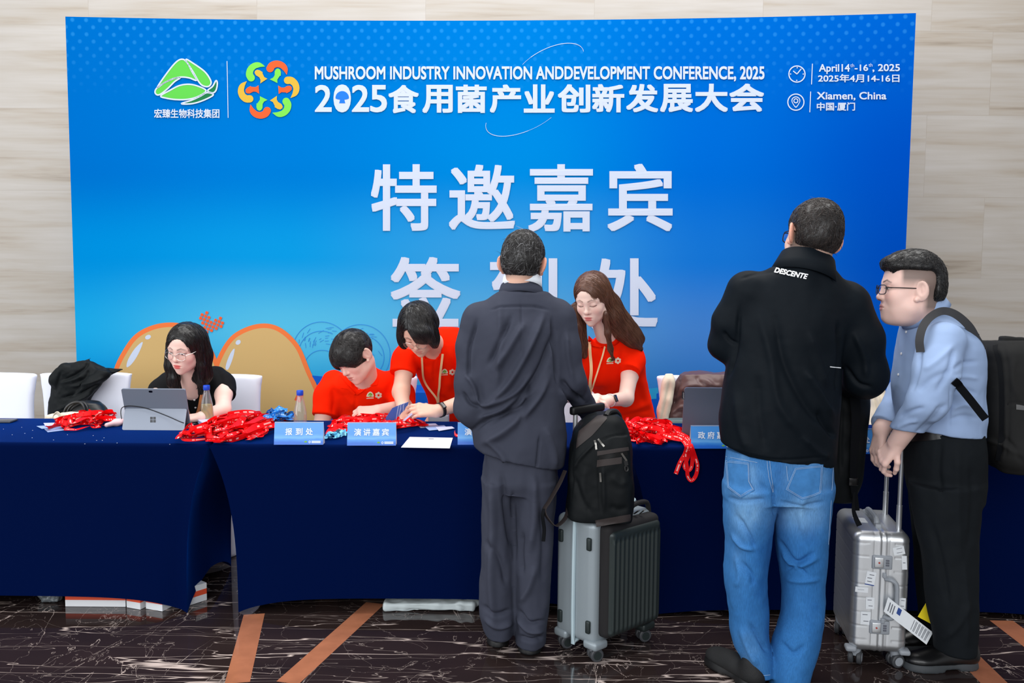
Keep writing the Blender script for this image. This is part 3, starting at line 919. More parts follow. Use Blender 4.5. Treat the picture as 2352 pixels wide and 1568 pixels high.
def chair_at(xl, xr, label, y=YC, yaw=0.0, ytop=852):
    a, b = P(xl, ytop, y), P(xr, ytop, y)
    return make_chair(label, (a[0]+b[0])/2, y, yaw, b[0]-a[0], a[2])
chair_at(-112, 88, 'white covered chair cut off by the left edge, beside the one with the black coat', yaw=-0.1, ytop=846)
chair_at(94, 300, 'white covered chair with a black coat thrown over its back', yaw=0.06, ytop=848)
chair_at(408, 604, 'white covered chair behind the woman in the black polo shirt', yaw=-0.05, ytop=850)
chair_at(770, 960, 'white covered chair behind the seated man in the orange polo shirt', yaw=-0.08, ytop=852)
chair_at(1286, 1470, 'white covered chair mostly hidden behind the woman with long brown hair', yaw=0.0, ytop=866)
chair_at(1509, 1702, 'white covered chair with a brown jacket over its back', yaw=0.08, ytop=855)
chair_at(1836, 2029, 'white covered chair with a cream bag, seen between the two standing men', yaw=0.0, ytop=866)
# ================================================================== people
def RP(xl, xr, py, Y, ry):
    """cross-section of a torso or leg seen between two photo columns, Y metres away"""
    a, b = P(xl, py, Y), P(xr, py, Y)
    return ((a[0]+b[0])/2, Y, (a[2]+b[2])/2, abs(b[0]-a[0])/2, ry)
def head_R(yaw, pitch, roll):
    return rotz(math.radians(yaw))@rotx(math.radians(pitch))@roty(math.radians(roll))
class Head:
    def __init__(s, px, py, Y, yaw, pitch, roll, sc=1.0, fem=False, fat=0.0, eyes='down', ears=True):
        s.t = P(px, py, Y); s.R = head_R(yaw, pitch, roll); s.sc = sc; s.fem = fem; s.fat = fat; s.eyes = eyes; s.ears = ears
    def w(s, *q): return s.R@np.asarray(q, float)*s.sc+s.t
    def local(s, v): return ((v-s.t)@s.R)/s.sc
    def add(s, F):
        F.frame(s.R, s.t, s.sc); fm = s.fem; ft = s.fat
        F.ell((0, -.012, .028), (.0745, .092, .080), .02)
        F.ell((0, .030, .030), (.058, .051, .060), .03)
        F.ell((0, .028, -.035), (.057+ft, .055, .070), .03)
        F.ell((0, .038, -.070), ((.040 if fm else .046)+ft, .044, .040), .03)
        F.ball((0, .068, -.099), .014 if fm else .017, .025)
        for q in (-1, 1):
            F.ball((q*(.042+ft), .008, -.066), .014+ft, .03)
            F.ball((q*.036, .058, -.030), .022, .022)
            F.cone((q*.010, .079, .017), (q*.042, .064, .016), .007, .006, .02)
            F.ball((q*.031, .0985, .002), .0155, .014, 's')
            F.ell((q*.031, .0735, .0005), (.0145, .0125, .0105), .004)
            if s.eyes == 'down': F.cone((q*.022, .0855, -.0065), (q*.041, .081, -.0065), .0015, .0012, .003, 's')
        F.cone((0, .080, .009), (0, .097, -.029), .0062, .0082, .014)
        F.ball((0, .0965, -.032), .0100 if fm else .0108, .008)
        for q in (-1, 1): F.ball((q*.0105, .087, -.036), .0072, .006)
        F.ell((0, .073, -.066), (.027, .016, .020), .015)
        F.ell((0, .0868, -.0615), (.0195, .0065, .0048), .005)
        F.ell((0, .0858, -.0708), (.0165, .0072, .0056), .005)
        for q in (-1, 1): F.cone((q*.022, .085, -.0655), (0, .0942, -.0658), .0012, .0020, .003, 's')
        if s.ears:
            for q in (-1, 1):
                E = rotz(q*.62)@roty(q*.16)
                F.ell((q*.083, -.014, -.006), (.0085, .022, .034), .010, 'u', E)
                F.ell((q*.0915, -.008, -.001), (.0085, .0125, .021), .005, 's', E); F.ell((q*.086, -.016, -.004), (.004, .005, .016), .004, 'u', E)
                F.ball((q*.076, .000, -.036), .0078, .006)
        F.frame()
    def paint(s, v, cols, brow=(.03, .02, .018), lip=(.62, .14, .12), shade=None):
        """lips, brows, lashes and cheeks have colours of their own"""
        L = s.local(v); x, y, z = L[:, 0], L[:, 1], L[:, 2]; ax = np.abs(x)
        near = (np.linalg.norm(L, axis=1) < 0.15) & (y > 0.03)
        def mixc(w, c):
            w = np.where(near, np.clip(w, 0, 1), 0)[:, None]; cols[:] = cols*(1-w)+np.array(c)*w
        mixc(0.30*np.exp(-((ax-.040)**2+(z+.030)**2)/.018**2), (.80, .30, .25))
        mixc(0.25*np.exp(-((x)**2+(z+.034)**2)/.012**2), (.78, .30, .24))
        e = ((x/.0205)**2+((z+.0612)/.0058)**2); e2 = ((x/.0175)**2+((z+.0705)/.0070)**2)
        mixc(1.6*(1.25-np.minimum(e, e2))*(y > .07), lip)
        q = np.stack([ax, z], 1)
        d, t = seg_dist(q, [(.013, .0205), (.028, .0265), (.046, .0185)])
        mixc((1.25-d/.0032)*(1-.5*t)*(.85 if s.fem else 1.0), brow)
        if s.eyes == 'down':
            d, t = seg_dist(q, [(.0165, -.0035), (.024, -.0075), (.033, -.0085), (.046, -.0035)])
            mixc(1.35-d/.0017, (.015, .012, .012))
            mixc(.35*np.exp(-((ax-.031)**2/.014**2+(z-.004)**2/.007**2)), (.45, .22, .17))
        elif s.eyes == 'open':
            lens = ((ax-.031)/.0150)**2+((z+.0005)/.0052)**2
            mixc(3*(1.05-lens), (.72, .68, .66))
            mixc(3*(1.1-(((ax-.031+(0.002*np.sign(x)))/.0056)**2+((z+.0018)/.0058)**2))*(lens < 1.15), (.02, .012, .01))
            d, t = seg_dist(q, [(.0150, -.0015), (.023, .0040), (.033, .0054), (.0475, .0010)])
            mixc(1.35-d/.0018, (.015, .012, .012))
            mixc(.5*np.exp(-((ax-.033)**2/.017**2+(z-.007)**2/.006**2)), (.42, .17, .14))
        for q_ in (-1, 1): mixc(1.6-np.hypot((x-q_*.0065)/.0032, (z+.0405)/.0022), (.20, .07, .05))
        if shade is not None: shade(L, cols, mixc)
        return cols

def hand(F, wrist, fdir, back, thumb, curls, sc=1.0, spread=0.0, tcurl=(0.5, 0.3, 0.3), tout=0.6):
    """palm, four unequal fingers and a side thumb; fdir = finger direction, back = out of the back of the hand, thumb = +1/-1 side"""
    y = np.asarray(fdir, float); y = y/np.linalg.norm(y)
    z = np.asarray(back, float); z = z-y*(z@y); z /= np.linalg.norm(z)
    x = np.cross(y, z); R = np.stack([x, y, z], 1)
    F.frame(R, np.asarray(wrist, float), sc)
    xs = (.029, .010, -.009, -.027); ln = (.073, .081, .075, .058); yk = (.086, .089, .085, .077)
    for i in range(4):
        X = xs[i]*thumb
        F.cone((X*.55, .006, 0), (X, yk[i], .001), .0155, .0115, .012)
        c = curls[i] if hasattr(curls[0], '__len__') else curls
        p = np.array([X, yk[i], 0.0]); a = 0.0; sp = spread*(xs[i])/.03*thumb
        r = (.0092, .0086, .0078, .0068) if i < 3 else (.0080, .0074, .0068, .006)
        F.ball(p+np.array([0, -.004, .003]), .0098, .006)
        for j, fr in enumerate((.46, .30, .24)):
            a += c[j]
            d = np.array([math.sin(sp)*math.cos(a), math.cos(a)*math.cos(sp), -math.sin(a)])
            q = p+d*ln[i]*fr
            F.cone(p, q, r[j], r[j+1], .003 if j else .005); p = q
    p = np.array([.020*thumb, .022, -.008]); d = np.array([tout*thumb, .75, -.35]); d /= np.linalg.norm(d)
    F.cone((.006*thumb, .008, -.002), p, .014, .0145, .01)
    for j, L_ in enumerate((.040, .030, .026)):
        q = p+d*L_; F.cone(p, q, (.0125, .0102, .0092)[j], (.0102, .0092, .0075)[j], .006); p = q
        d = d+np.array([-thumb*tcurl[j], .1, -.25*tcurl[j]]); d /= np.linalg.norm(d)
    F.frame()

SKIN = dict(rough=0.48, spec=0.35, attr=True, sss=0.12)
m_skin = mat('skin', C(226, 186, 168), **SKIN)
def skin_cols(n, c): return np.tile(np.array(c[:3]), (n, 1))

def strands(F, v, n, cnt, flow, length, steps=9, rad=0.0011, seed=1, sel=None, lift=0.0015, jit=0.15, gray=0.0, fly=0.0, base=(0.012, 0.010, 0.010), tint=(0.024, .020, .019)):
    """locks of hair combed along a surface"""
    rs = np.random.RandomState(seed)
    idx = np.arange(len(v)) if sel is None else np.nonzero(sel)[0]
    if len(idx) == 0: return [], [], []
    i = rs.choice(idx, cnt); p = v[i].copy(); path = [p+n[i]*lift*.2]
    L = length*rs.uniform(.6, 1.2, cnt); st = (L/steps)[:, None]; jv = rs.normal(0, jit, (cnt, 3)); fl = (rs.rand(cnt) < fly)
    for k in range(steps):
        d = flow(p)+jv; d /= np.linalg.norm(d, axis=1)[:, None]+1e-9
        e = 0.002; g = np.stack([F(p+np.eye(3)[a]*e)-F(p-np.eye(3)[a]*e) for a in range(3)], 1); g /= np.linalg.norm(g, axis=1)[:, None]+1e-9
        d = d-g*np.clip((d*g).sum(1), None, 1)[:, None]*np.where(fl, .35, 1.0)[:, None]
        d /= np.linalg.norm(d, axis=1)[:, None]+1e-9
        p = p+d*st
        dd = F(p); p = p-g*(np.where(fl, np.minimum(dd-lift, 0), np.clip(dd-lift, -.01, .01)))[:, None]
        path.append(p.copy())
    path = np.stack(path, 1); m = steps+1
    t = np.gradient(path, axis=1); t /= np.linalg.norm(t, axis=2, keepdims=True)+1e-9
    a = np.cross(t, np.array([.3, .2, .9])); a /= np.linalg.norm(a, axis=2, keepdims=True)+1e-9; b = np.cross(t, a)
    r = rad*(1-np.linspace(0, 1, m)**2*.85); r = r[None, :, None]*rs.uniform(.7, 1.3, (cnt, 1, 1))
    V = np.stack([path+(a*math.cos(q)+b*math.sin(q))*r for q in (0, 2.094, 4.189)], 2)
    V = V.reshape(-1, 3)
    bi = (np.arange(cnt)[:, None]*m+np.arange(m-1)[None])*3
    fc = np.concatenate([np.stack([bi+j, bi+(j+1) % 3, bi+3+(j+1) % 3, bi+3+j], -1).reshape(-1, 4) for j in range(3)])
    u = rs.rand(cnt, 1); g_ = (rs.rand(cnt, 1) < gray)
    c = np.array(base)*(1-u)+np.array(tint)*u; c = np.where(g_, np.array([.22, .22, .23])*(.5+u), c)
    c = np.repeat(c, m*3, axis=0)
    return V, fc, c
m_hair = mat('black_hair', C(24, 20, 20), rough=0.38, spec=0.5, attr=True)
m_hair_soft = mat('brown_hair', C(70, 44, 34), rough=0.42, spec=0.5, attr=True)
def hair_mesh(name, F, cell, parent, groove=None, st=(), base=(.012, .010, .010), m=None, shade=None, relaxit=1):
    v, f = F.mesh(cell); v = relax(v, f, relaxit); n = vnormals(v, f)
    if groove is not None: v = v+n*groove(v)[:, None]; n = vnormals(v, f)
    cols = np.tile(np.array(base), (len(v), 1))
    if shade is not None: shade(v, cols)
    V = [v]; FF = [f]; CC = [cols]; k = len(v)
    for kw in st:
        a, b, c = strands(F, v, n, **kw)
        if len(a): V.append(a); FF.append(b+k); CC.append(c); k += len(a)
    return link_mesh(name, np.vstack(V), np.vstack(FF), m or m_hair, parent, cols=np.vstack(CC))

def sdf_mesh(name, F, cell, m, parent, folds=(), amp=0.004, scale=(6, 6, 6), seed=0.0, fine=0.0010, fscale=28, it=1, cols=None):
    v, f = F.mesh(cell); v = relax(v, f, it)
    v = cloth(v, f, folds, amp, scale, seed, fine, fscale)
    o = link_mesh(name, v, f, m, parent)
    return o, bvh_of(v, f)
def patch(name, bvh, q, m, parent, off=0.003, t=0.0015, res=5.0, smooth=True, label=None):
    """a flat piece of cloth or print lying on a surface; q = outline in photo pixels"""
    from mathutils.geometry import delaunay_2d_cdt
    q = [tuple(map(float, k)) for k in q]; b = []
    for i in range(len(q)):
        a, c = np.array(q[i]), np.array(q[(i+1) % len(q)]); k = max(1, int(np.linalg.norm(c-a)/res))
        b += [tuple(a+(c-a)*j/k) for j in range(k)]
    A = np.array(b); lo, hi = A.min(0), A.max(0); inner = []
    for x in np.arange(lo[0], hi[0], res):
        for y in np.arange(lo[1], hi[1], res):
            ins = False; j = len(b)-1
            for i in range(len(b)):
                if (b[i][1] > y) != (b[j][1] > y) and x < (b[j][0]-b[i][0])*(y-b[i][1])/(b[j][1]-b[i][1])+b[i][0]: ins = not ins
                j = i
            if ins and seg_dist(np.array([[x, y]]), b+[b[0]])[0][0] > res*.4: inner.append((x, y))
    vs_ = [Vector(k) for k in b+inner]
    r = delaunay_2d_cdt(vs_, [], [list(range(len(b)))], 1, 1e-4)
    pv = [(k[0], k[1]) for k in r[0]]; fc = [tuple(k) for k in r[2]]
    top = []; low = []; last = None; hs = [hit(bvh, x, y, off) for x, y in pv]
    ys = [h[0][1] for h in hs if h[0] is not None]; my = float(np.median(ys)) if ys else 4.0
    for (x, y), h in zip(pv, hs):
        p = h[0] if h[0] is not None and abs(h[0][1]-my) < .12 else P(x, y, my)
        top.append(p); low.append(p+(p-CAM)/np.linalg.norm(p-CAM)*t)
    k = len(top); F_ = [t_ for t_ in fc]+[tuple(i+k for i in reversed(t_)) for t_ in fc]
    ec = {}
    for t_ in fc:
        for i in range(3): ec[(t_[i], t_[(i+1) % 3])] = 1
    for (a, c) in ec:
        if (c, a) not in ec: F_.append((c, a, a+k, c+k))
    o = link_mesh(name, top+low, F_, m, parent, smooth)
    if smooth: sharp(o.data, 50)
    if label: o['label'] = label
    return o
def print_on(name, bvh, geo, m, parent, off=0.003, label=None):
    q, f = geo; out = []; last = None
    for k in q:
        x, y = k[0], k[1]
        h, n = hit(bvh, x, y, off+(k[2] if len(k) > 2 else 0))
        if h is None: h = P(x, y, last[1] if last is not None else 4.2)
        out.append(h); last = h
    o = link_mesh(name, out, f, m, parent, smooth=False)
    if label: o['label'] = label
    return o

def collar_ring(name, c, n, r_in, r_out, h, m, parent, ex=1.0, t=.003, low=0.0, fwd=(0, 1.0, 0)):
    """band of cloth standing round a neck: c centre, n axis, tapering from r_out below to r_in above"""
    n = np.asarray(n, float); n /= np.linalg.norm(n); f_ = np.asarray(fwd, float); f_ = f_-n*(f_@n); f_ /= np.linalg.norm(f_); s_ = np.cross(f_, n)
    prof = [(r_in, h/2), (r_in+t*.5, h/2+t*.6), (r_in+t, h/2), (r_in*.5+r_out*.5+t, 0), (r_out+t, -h/2), (r_out, -h/2), (r_in*.5+r_out*.5, 0)]
    v = []; f = []; N_ = 48; k = len(prof)
    for i in range(N_):
        a = 2*math.pi*i/N_
        for r, z in prof: v.append(np.asarray(c, float)+s_*r*math.cos(a)+f_*r*ex*math.sin(a)+n*(z-low*max(0, math.sin(a))*.5))
    for i in range(N_):
        for j in range(k): f.append((i*k+j, ((i+1) % N_)*k+j, ((i+1) % N_)*k+(j+1) % k, i*k+(j+1) % k))
    return link_mesh(name, v, f, m, parent)
def shoe(name, heel, direction, m, parent, L=0.29, W=0.10, H=0.10, sole=0.022, msole=None):
    """leather shoe: heel point on the floor, pointing along direction"""
    d = np.array([direction[0], direction[1], 0.0]); d /= np.linalg.norm(d); R = np.stack([np.cross(d, [0, 0, 1.0]), d, [0, 0, 1.0]], 1)
    t = np.array([heel[0], heel[1], 0.0])
    F = Field().frame(R, t)
    F.ell((0, L*.16, .045), (W*.36, L*.17, .05), .02); F.ell((0, L*.45, .04), (W*.42, L*.30, .042), .03)
    F.ell((0, L*.74, .034), (W*.47, L*.26, .032), .03); F.cone((0, L*.14, .05), (0, L*.16, H), W*.36, W*.36, .02)
    F.plane((0, 0, sole*.8), (0, 0, -1), .002)
    F.frame(); v, f = F.mesh(.005); v = relax(v, f, 2)
    o = link_mesh(name, v, f, m, parent)
    S = Field().frame(R, t)
    S.ell((0, L*.17, 0), (W*.41, L*.18, .06), .02); S.ell((0, L*.5, 0), (W*.42, L*.4, .06), .03); S.ell((0, L*.74, 0), (W*.52, L*.275, .06), .03)
    S.plane((0, 0, sole), (0, 0, 1), .002); S.plane((0, 0, .0005), (0, 0, -1), .002); S.box((0, L*.42, 0), (W, L*.1, .007), .003, .006, 's')
    v, f = S.mesh(.005); link_mesh('sole', v, f, msole or m, o)
    return o
def glasses(H, parent, m, shape='round', w=.025, h=.021, y=.098, z=-.003, r=.0011, lens=True, temple=True):
    """frame, lenses and temples in the head's own space"""
    G = MB(); Lm = MB()
    for q in (-1, 1):
        c = np.array([q*.0315, y, z]); A = np.linspace(0, 2*math.pi, 33)[:-1]; pts = []
        for a in A:
            e = 1.0 if shape == 'round' else 0.55
            ca, sa = math.cos(a), math.sin(a)
            dx = w*(abs(ca)**e)*np.sign(ca); dz = h*(abs(sa)**e)*np.sign(sa)
            pts.append(H.w(c[0]+dx, c[1]-abs(c[0]+dx)*.16-max(0, (q*dx))*.05, c[2]+dz))
        G.tube(pts, r*H.sc, 6, closed=True)
        if lens: Lm.add([tuple(p) for p in pts], [tuple(range(32))])
        if temple: G.tube([H.w(q*(.0315+w), y-.010, z+h*.45), H.w(q*.073, .055, z+h*.5), H.w(q*.0775, .0, z+h*.5), H.w(q*.077, -.022, z+h*.2), H.w(q*.073, -.036, z-h*.3)], r*1.15*H.sc, 6)
    G.tube([H.w(-.0315+w*.98, y-.002, z+h*.25), H.w(0, y+.004, z+h*.42), H.w(.0315-w*.98, y-.002, z+h*.25)], r*H.sc, 6)
    o = G.build('glasses', m, parent)
    if lens: Lm.build('lens', m_lens, o, smooth=False)
    return o
def lens_material():
    m = bpy.data.materials.new('clear_lens'); m.use_nodes = True; nt = m.node_tree; nt.nodes.clear()
    out = nt.nodes.new('ShaderNodeOutputMaterial'); mx = nt.nodes.new('ShaderNodeMixShader'); tr = nt.nodes.new('ShaderNodeBsdfTransparent'); gl = nt.nodes.new('ShaderNodeBsdfGlossy')
    gl.inputs['Roughness'].default_value = 0.02; mx.inputs[0].default_value = 0.06
    nt.links.new(tr.outputs[0], mx.inputs[1]); nt.links.new(gl.outputs[0], mx.inputs[2]); nt.links.new(mx.outputs[0], out.inputs[0]); return m
m_lens = lens_material()
# ------------------------------------------------------------------ woman in the black polo, at the tablet
SK1 = C(240, 203, 190)
H = Head(427, 798, 4.33, 167, -15, -4, 1.0, fem=True, eyes='open', ears=False)
B = Field()
H.add(B)
nb = P(441, 893, 4.50)
B.cone(H.w(0, -.026, -.055), nb, .047, .055, .03)
tor = [RP(388, 492, 1060, 4.74, .11), RP(384, 492, 960, 4.68, .10), RP(386, 494, 905, 4.58, .09), RP(410, 486, 880, 4.54, .07)]
B.loft(tor, .04)
shR, shL = P(376, 884, 4.56), P(514, 872, 4.55)      # her right and left shoulder
elL, wrL = P(513, 949, 4.40), P(462, 960, 4.255)
elR, wrR = P(352, 950, 4.42), P(396, 962, 4.30)
wrL[2] = max(wrL[2], TZ+.032); elL[2] = max(elL[2], TZ+.045); wrR[2] = TZ+.035; elR[2] = TZ+.06
B.cone(tor[2][:3], shL, .04, .038, .03); B.cone(tor[2][:3], shR, .04, .038, .03)
B.chain([shL, (shL+elL)/2, elL, wrL], [.036, .041, .036, .026], .02); B.chain([shR, (shR+elR)/2, elR, wrR], [.036, .041, .036, .026], .02)
hand(B, wrL, (-1, -.35, -.12), (0.1, -.25, 1), 1, (.25, .35, .3), .93, .12)
hand(B, wrR, (.9, -.5, -.15), (0, -.2, 1), -1, (.25, .35, .3), .93, .12)
hp = np.array(tor[0][:3])
for q in (-1, 1):
    B.chain([hp+[q*.09, 0, -.12], hp+[q*.10, -.38, -.10], hp+[q*.10, -.40, -.50]], [.085, .06, .045], .04)
v, f = B.mesh(.0027); v = relax(v, f, 1, .3)
cols = H.paint(v, skin_cols(len(v), SK1), brow=(.07, .045, .035), lip=(.66, .13, .12))
w1 = tag(link_mesh('person', v, f, m_skin, cols=cols), 'seated woman in a black polo shirt and round glasses typing behind a grey tablet', 'person', 'staff behind the desk')
# polo shirt
m_blackpolo = mat('black_pique', C(9, 9, 12), .85, bump=.25, bscale=700, spec=.25)
S = Field()
S.loft([RP(a, b, y, Y, r) for a, b, y, Y, r in ((380, 498, 1030, 4.74, .13), (378, 500, 955, 4.68, .125), (366, 512, 905, 4.59, .12), (372, 514, 880, 4.55, .11), (396, 496, 856, 4.53, .085), (428, 466, 838, 4.53, .06))], .03)
S.sleeve([P(392, 880, 4.56), P(374, 900, 4.54), P(364, 930, 4.48)], [.062, .062, .060], .03)
S.sleeve([P(494, 866, 4.56), P(511, 884, 4.54), P(517, 910, 4.485)], [.060, .060, .056], .03)
S.cone(P(438, 850, 4.47), P(442, 868, 4.38), .034, .044, .006, 's')
S.cone(P(441, 868, 4.42), P(446, 884, 4.36), .036, .014, .006, 's')
polo, bv = sdf_mesh('polo_shirt', S, .006, m_blackpolo, w1, [([(500, 845), (508, 880), (498, 930)], 7, -.006), ([(470, 880), (478, 930), (474, 970)], 8, .006), ([(382, 880), (392, 915), (400, 960)], 7, -.005)], amp=.006, seed=3)
m_pearl = mat('white_button', C(235, 235, 235), .3)
for x, y in ((447, 884.5), (443.5, 901), (446.5, 917.5), (449, 935)):
    h, n = hit(bv, x, y, .0015)
    if h is not None: MB().lathe((0, 0, 0), [(0.0001, .004), (.004, .0035), (.0052, .002), (.0052, 0)], 14).build('button', m_pearl, polo).data.transform(Matrix.Translation(h)@Vector(n).to_track_quat('Z', 'Y').to_matrix().to_4x4())
patch('collar', bv, [(424, 862), (419, 866), (428, 884), (440, 894), (446, 898), (447, 892), (437, 884), (430, 874)], m_blackpolo, polo, .006, .004)
patch('collar', bv, [(462, 862), (468, 864), (466, 878), (456, 888), (447, 897), (445, 891), (455, 880)], m_blackpolo, polo, .006, .004)
m_lanyard_orange = mat('orange_lanyard', C(238, 150, 92), .6)
lan = MB(); drape(lan, bv, [(466, 884), (463, 905), (457, 935), (450, 955)], .015, .006); drape(lan, bv, [(421, 905), (426, 925), (436, 955)], .015, .006)
tag(lan.build('neck_lanyard', m_lanyard_orange), 'orange lanyard round the neck of the woman in the black polo shirt', 'lanyard')
# hair
Hh = Field(); Hh.frame(H.R, H.t, H.sc)
Hh.ell((0, -.014, .030), (.087, .103, .092), .02)
Hh.ell((0, -.055, -.03), (.078, .070, .10), .03)
Hh.frame()
Hh.chain([P(452, 775, 4.36), P(466, 815, 4.38), P(468, 860, 4.41), P(462, 898, 4.42)], [.045, .040, .036, .014], .03)
Hh.chain([P(440, 790, 4.42), P(450, 850, 4.46), P(446, 880, 4.50)], [.07, .065, .03], .03)
Hh.chain([P(457, 800, 4.31), P(461, 840, 4.33), P(462, 880, 4.35), P(466, 892, 4.36)], [.016, .016, .012, .006], .02)
Hh.chain([P(394, 790, 4.38), P(390, 840, 4.37), P(396, 880, 4.37), P(410, 905, 4.40)], [.026, .022, .020, .006], .02)
Hh.chain([P(392, 820, 4.36), P(400, 868, 4.37), P(408, 895, 4.38)], [.022, .024, .008], .02)
Hh.frame(H.R, H.t, H.sc)
Hh.ell((.004, .112, -.032), (.060, .078, .092), .012, 's')
Hh.ell((-.012, .105, .030), (.050, .040, .044), .016, 's')
Hh.frame()
def fl1(p):
    L = H.local(p); d = np.stack([np.sign(L[:, 0]+.018)*.75*(L[:, 2] > .02), -.15+0*L[:, 0], -np.clip(.12-L[:, 2], .05, .2)*6], 1); d = d@H.R.T
    d[:, 2] -= .5; return d
gr = lambda v: .0016*fbm(H.local(v)*np.array([130, 90, 9]), 2)
hair_mesh('hair', Hh, .004, w1, gr, [dict(cnt=1600, flow=fl1, length=.13, seed=2, rad=.0009, fly=.0), dict(cnt=20, flow=fl1, length=.09, seed=8, rad=.0006, fly=.6, jit=.25)], base=(.007, .006, .006))
m_wire = mat('silver_wire', C(205, 200, 196), .25, metal=1.0)
glasses(H, w1, m_wire, 'round', .0235, .019, .103, -.010, .0010)
bw = MB(); c_ = wrL+(elL-wrL)*.16; ax_ = (elL-wrL)/np.linalg.norm(elL-wrL); e1 = np.cross(ax_, [0, 0, 1.0]); e1 /= np.linalg.norm(e1); e2 = np.cross(ax_, e1)
bw.tube([c_+(e1*math.cos(a)+e2*math.sin(a))*.031 for a in np.linspace(0, 2*math.pi, 25)[:-1]], .003, 8, closed=True)
bw.build('bracelet', mat('dark_cord', C(40, 30, 28), .6), w1)
# ------------------------------------------------------------------ seated man in an orange polo
SK2 = C(238, 194, 178)
m_orange_polo = mat('orange_pique', C(255, 36, 4), .85, bump=.2, bscale=700, spec=.05)
m_badge_white = mat('cream_stitching', C(240, 230, 205), .7)
m_badge_green = mat('green_stitching', C(120, 180, 60), .7)
def chest_badges(bv, parent, x, y, s=1.0, lean=0.0):
    """two embroidered marks: leaf cap with a line of writing, and a ring of petals"""
    def q(pts): return [(x+(a+b*lean)*s, y+b*s) for a, b in pts]
    cap = crom([(-9, 4), (-6, -3), (0, -7), (6, -4), (9, 3), (7, 6), (-7, 6)], 4, True)
    patch('leaf_emblem', bv, q(cap), m_badge_white, parent, .002, .001, 3)
    patch('leaf_emblem', bv, q([(-6, 3), (-3, -2), (0, -4.5), (5, -2), (6, 2), (0, 1)]), m_badge_green, parent, .003, .001, 3)
    patch('leaf_emblem', bv, q([(-4, 4.5), (1, 2), (6, 4), (1, 5.5)]), m_badge_green, parent, .003, .001, 3)
    patch('emblem_lettering', bv, q([(-9, 9), (9, 8), (9, 10), (-9, 11)]), m_badge_white, parent, .002, .001, 3)
    for i in range(6):
        a = math.radians(60*i+30); c = (21+5.6*math.cos(a), 2+5.6*math.sin(a))
        patch('petal_emblem', bv, q([(c[0]+3.4*math.cos(t), c[1]+3.4*math.sin(t)) for t in np.linspace(0, 6.28, 9)[:-1]]), m_badge_white, parent, .002+.0002*i, .001, 4)
H = Head(814, 818, 4.36, 143, -33, 12, 1.02)
B = Field(); H.add(B)
B.cone(H.w(0, -.026, -.055), P(840, 878, 4.52), .054, .064, .03)
B.loft([RP(765, 905, 1060, 4.76, .11), RP(768, 900, 950, 4.68, .11), RP(765, 905, 900, 4.60, .10), RP(800, 880, 872, 4.57, .07)], .04)
shR, shL = P(752, 884, 4.58), P(918, 880, 4.58)
elR, wrR = P(738, 985, 4.50), P(775, 1010, 4.34)
elL, wrL = P(928, 955, 4.46), P(868, 951, 4.33)
elL[2] = max(elL[2], TZ+.05); wrL[2] = TZ+.055
B.chain([shR, (shR+elR)/2, elR, wrR], [.040, .044, .042, .030], .02); B.chain([shL, (shL+elL)/2, elL, wrL], [.040, .044, .043, .031], .02)
hand(B, wrL, (-1, -.25, -.10), (-.1, -.75, .75), 1, (.75, .75, .5), 1.0, .05)
hand(B, wrR, (.8, -.6, 0), (0, 0, 1), -1, (.3, .3, .3), 1.0)
hp = P(835, 1040, 4.76)
for q in (-1, 1): B.chain([hp+[q*.10, 0, -.10], hp+[q*.12, -.40, -.08], hp+[q*.12, -.42, -.48]], [.09, .065, .05], .04)
v, f = B.mesh(.0027); v = relax(v, f, 1, .3)
cols = H.paint(v, skin_cols(len(v), SK2), brow=(.02, .015, .014), lip=(.60, .22, .18))
p = tag(link_mesh('person', v, f, m_skin, cols=cols), 'seated man in an orange polo shirt with black fringe, looking down with bent head', 'person', 'staff behind the desk')
S = Field()
S.loft([RP(a, b, y, Y, r) for a, b, y, Y, r in ((762, 908, 1050, 4.76, .14), (764, 906, 960, 4.69, .14), (748, 918, 905, 4.61, .135), (752, 918, 880, 4.57, .12), (790, 890, 858, 4.56, .09), (822, 862, 842, 4.57, .06))], .03)
S.sleeve([P(768, 880, 4.59), P(753, 908, 4.56), P(746, 955, 4.52)], [.068, .068, .066], .03)
S.sleeve([P(900, 876, 4.59), P(922, 905, 4.55), P(928, 942, 4.48)], [.06, .066, .064], .03)
S.cone(P(836, 850, 4.49), P(826, 880, 4.40), .040, .058, .006, 's')
S.cone(P(826, 878, 4.44), P(819, 904, 4.36), .046, .016, .006, 's')
folds = [([(760, 880), (768, 920), (764, 955)], 6, -.008), ([(905, 872), (892, 905), (884, 940)], 7, -.008), ([(800, 925), (850, 940), (900, 925)], 9, .006), ([(790, 945), (830, 950), (880, 945)], 6, -.005), ([(780, 890), (800, 915), (815, 930)], 8, .006), ([(818, 906), (816, 930), (815, 960)], 2.5, -.004), ([(860, 880), (880, 900), (895, 930)], 8, .005)]
shirt, bv = sdf_mesh('polo_shirt', S, .006, m_orange_polo, p, folds, amp=.007, seed=11)
collar_ring('collar_stand', P(838, 868, 4.515), (-.22, -.42, 1), .060, .070, .034, m_orange_polo, shirt, 1.0)
patch('collar', bv, [(779, 868), (781, 864), (795, 880), (806, 890), (818, 902), (814, 905), (800, 892), (783, 890)], m_orange_polo, shirt, .008, .005)
patch('collar', bv, [(852, 836), (860, 842), (868, 872), (866, 884), (848, 886), (846, 884), (850, 866)], m_orange_polo, shirt, .008, .005)
patch('collar', bv, [(848, 884), (846, 890), (820, 906), (817, 902), (836, 888), (845, 872), (850, 866)], m_orange_polo, shirt, .006, .004)
chest_badges(bv, shirt, 850, 905, .92)
Hh = Field(); Hh.frame(H.R, H.t, H.sc)
Hh.ell((0, -.010, .036), (.090, .106, .096), .02)
Hh.ell((0, .048, .045), (.070, .058, .050), .03)
Hh.ell((0, .076, .030), (.056, .026, .036), .02)
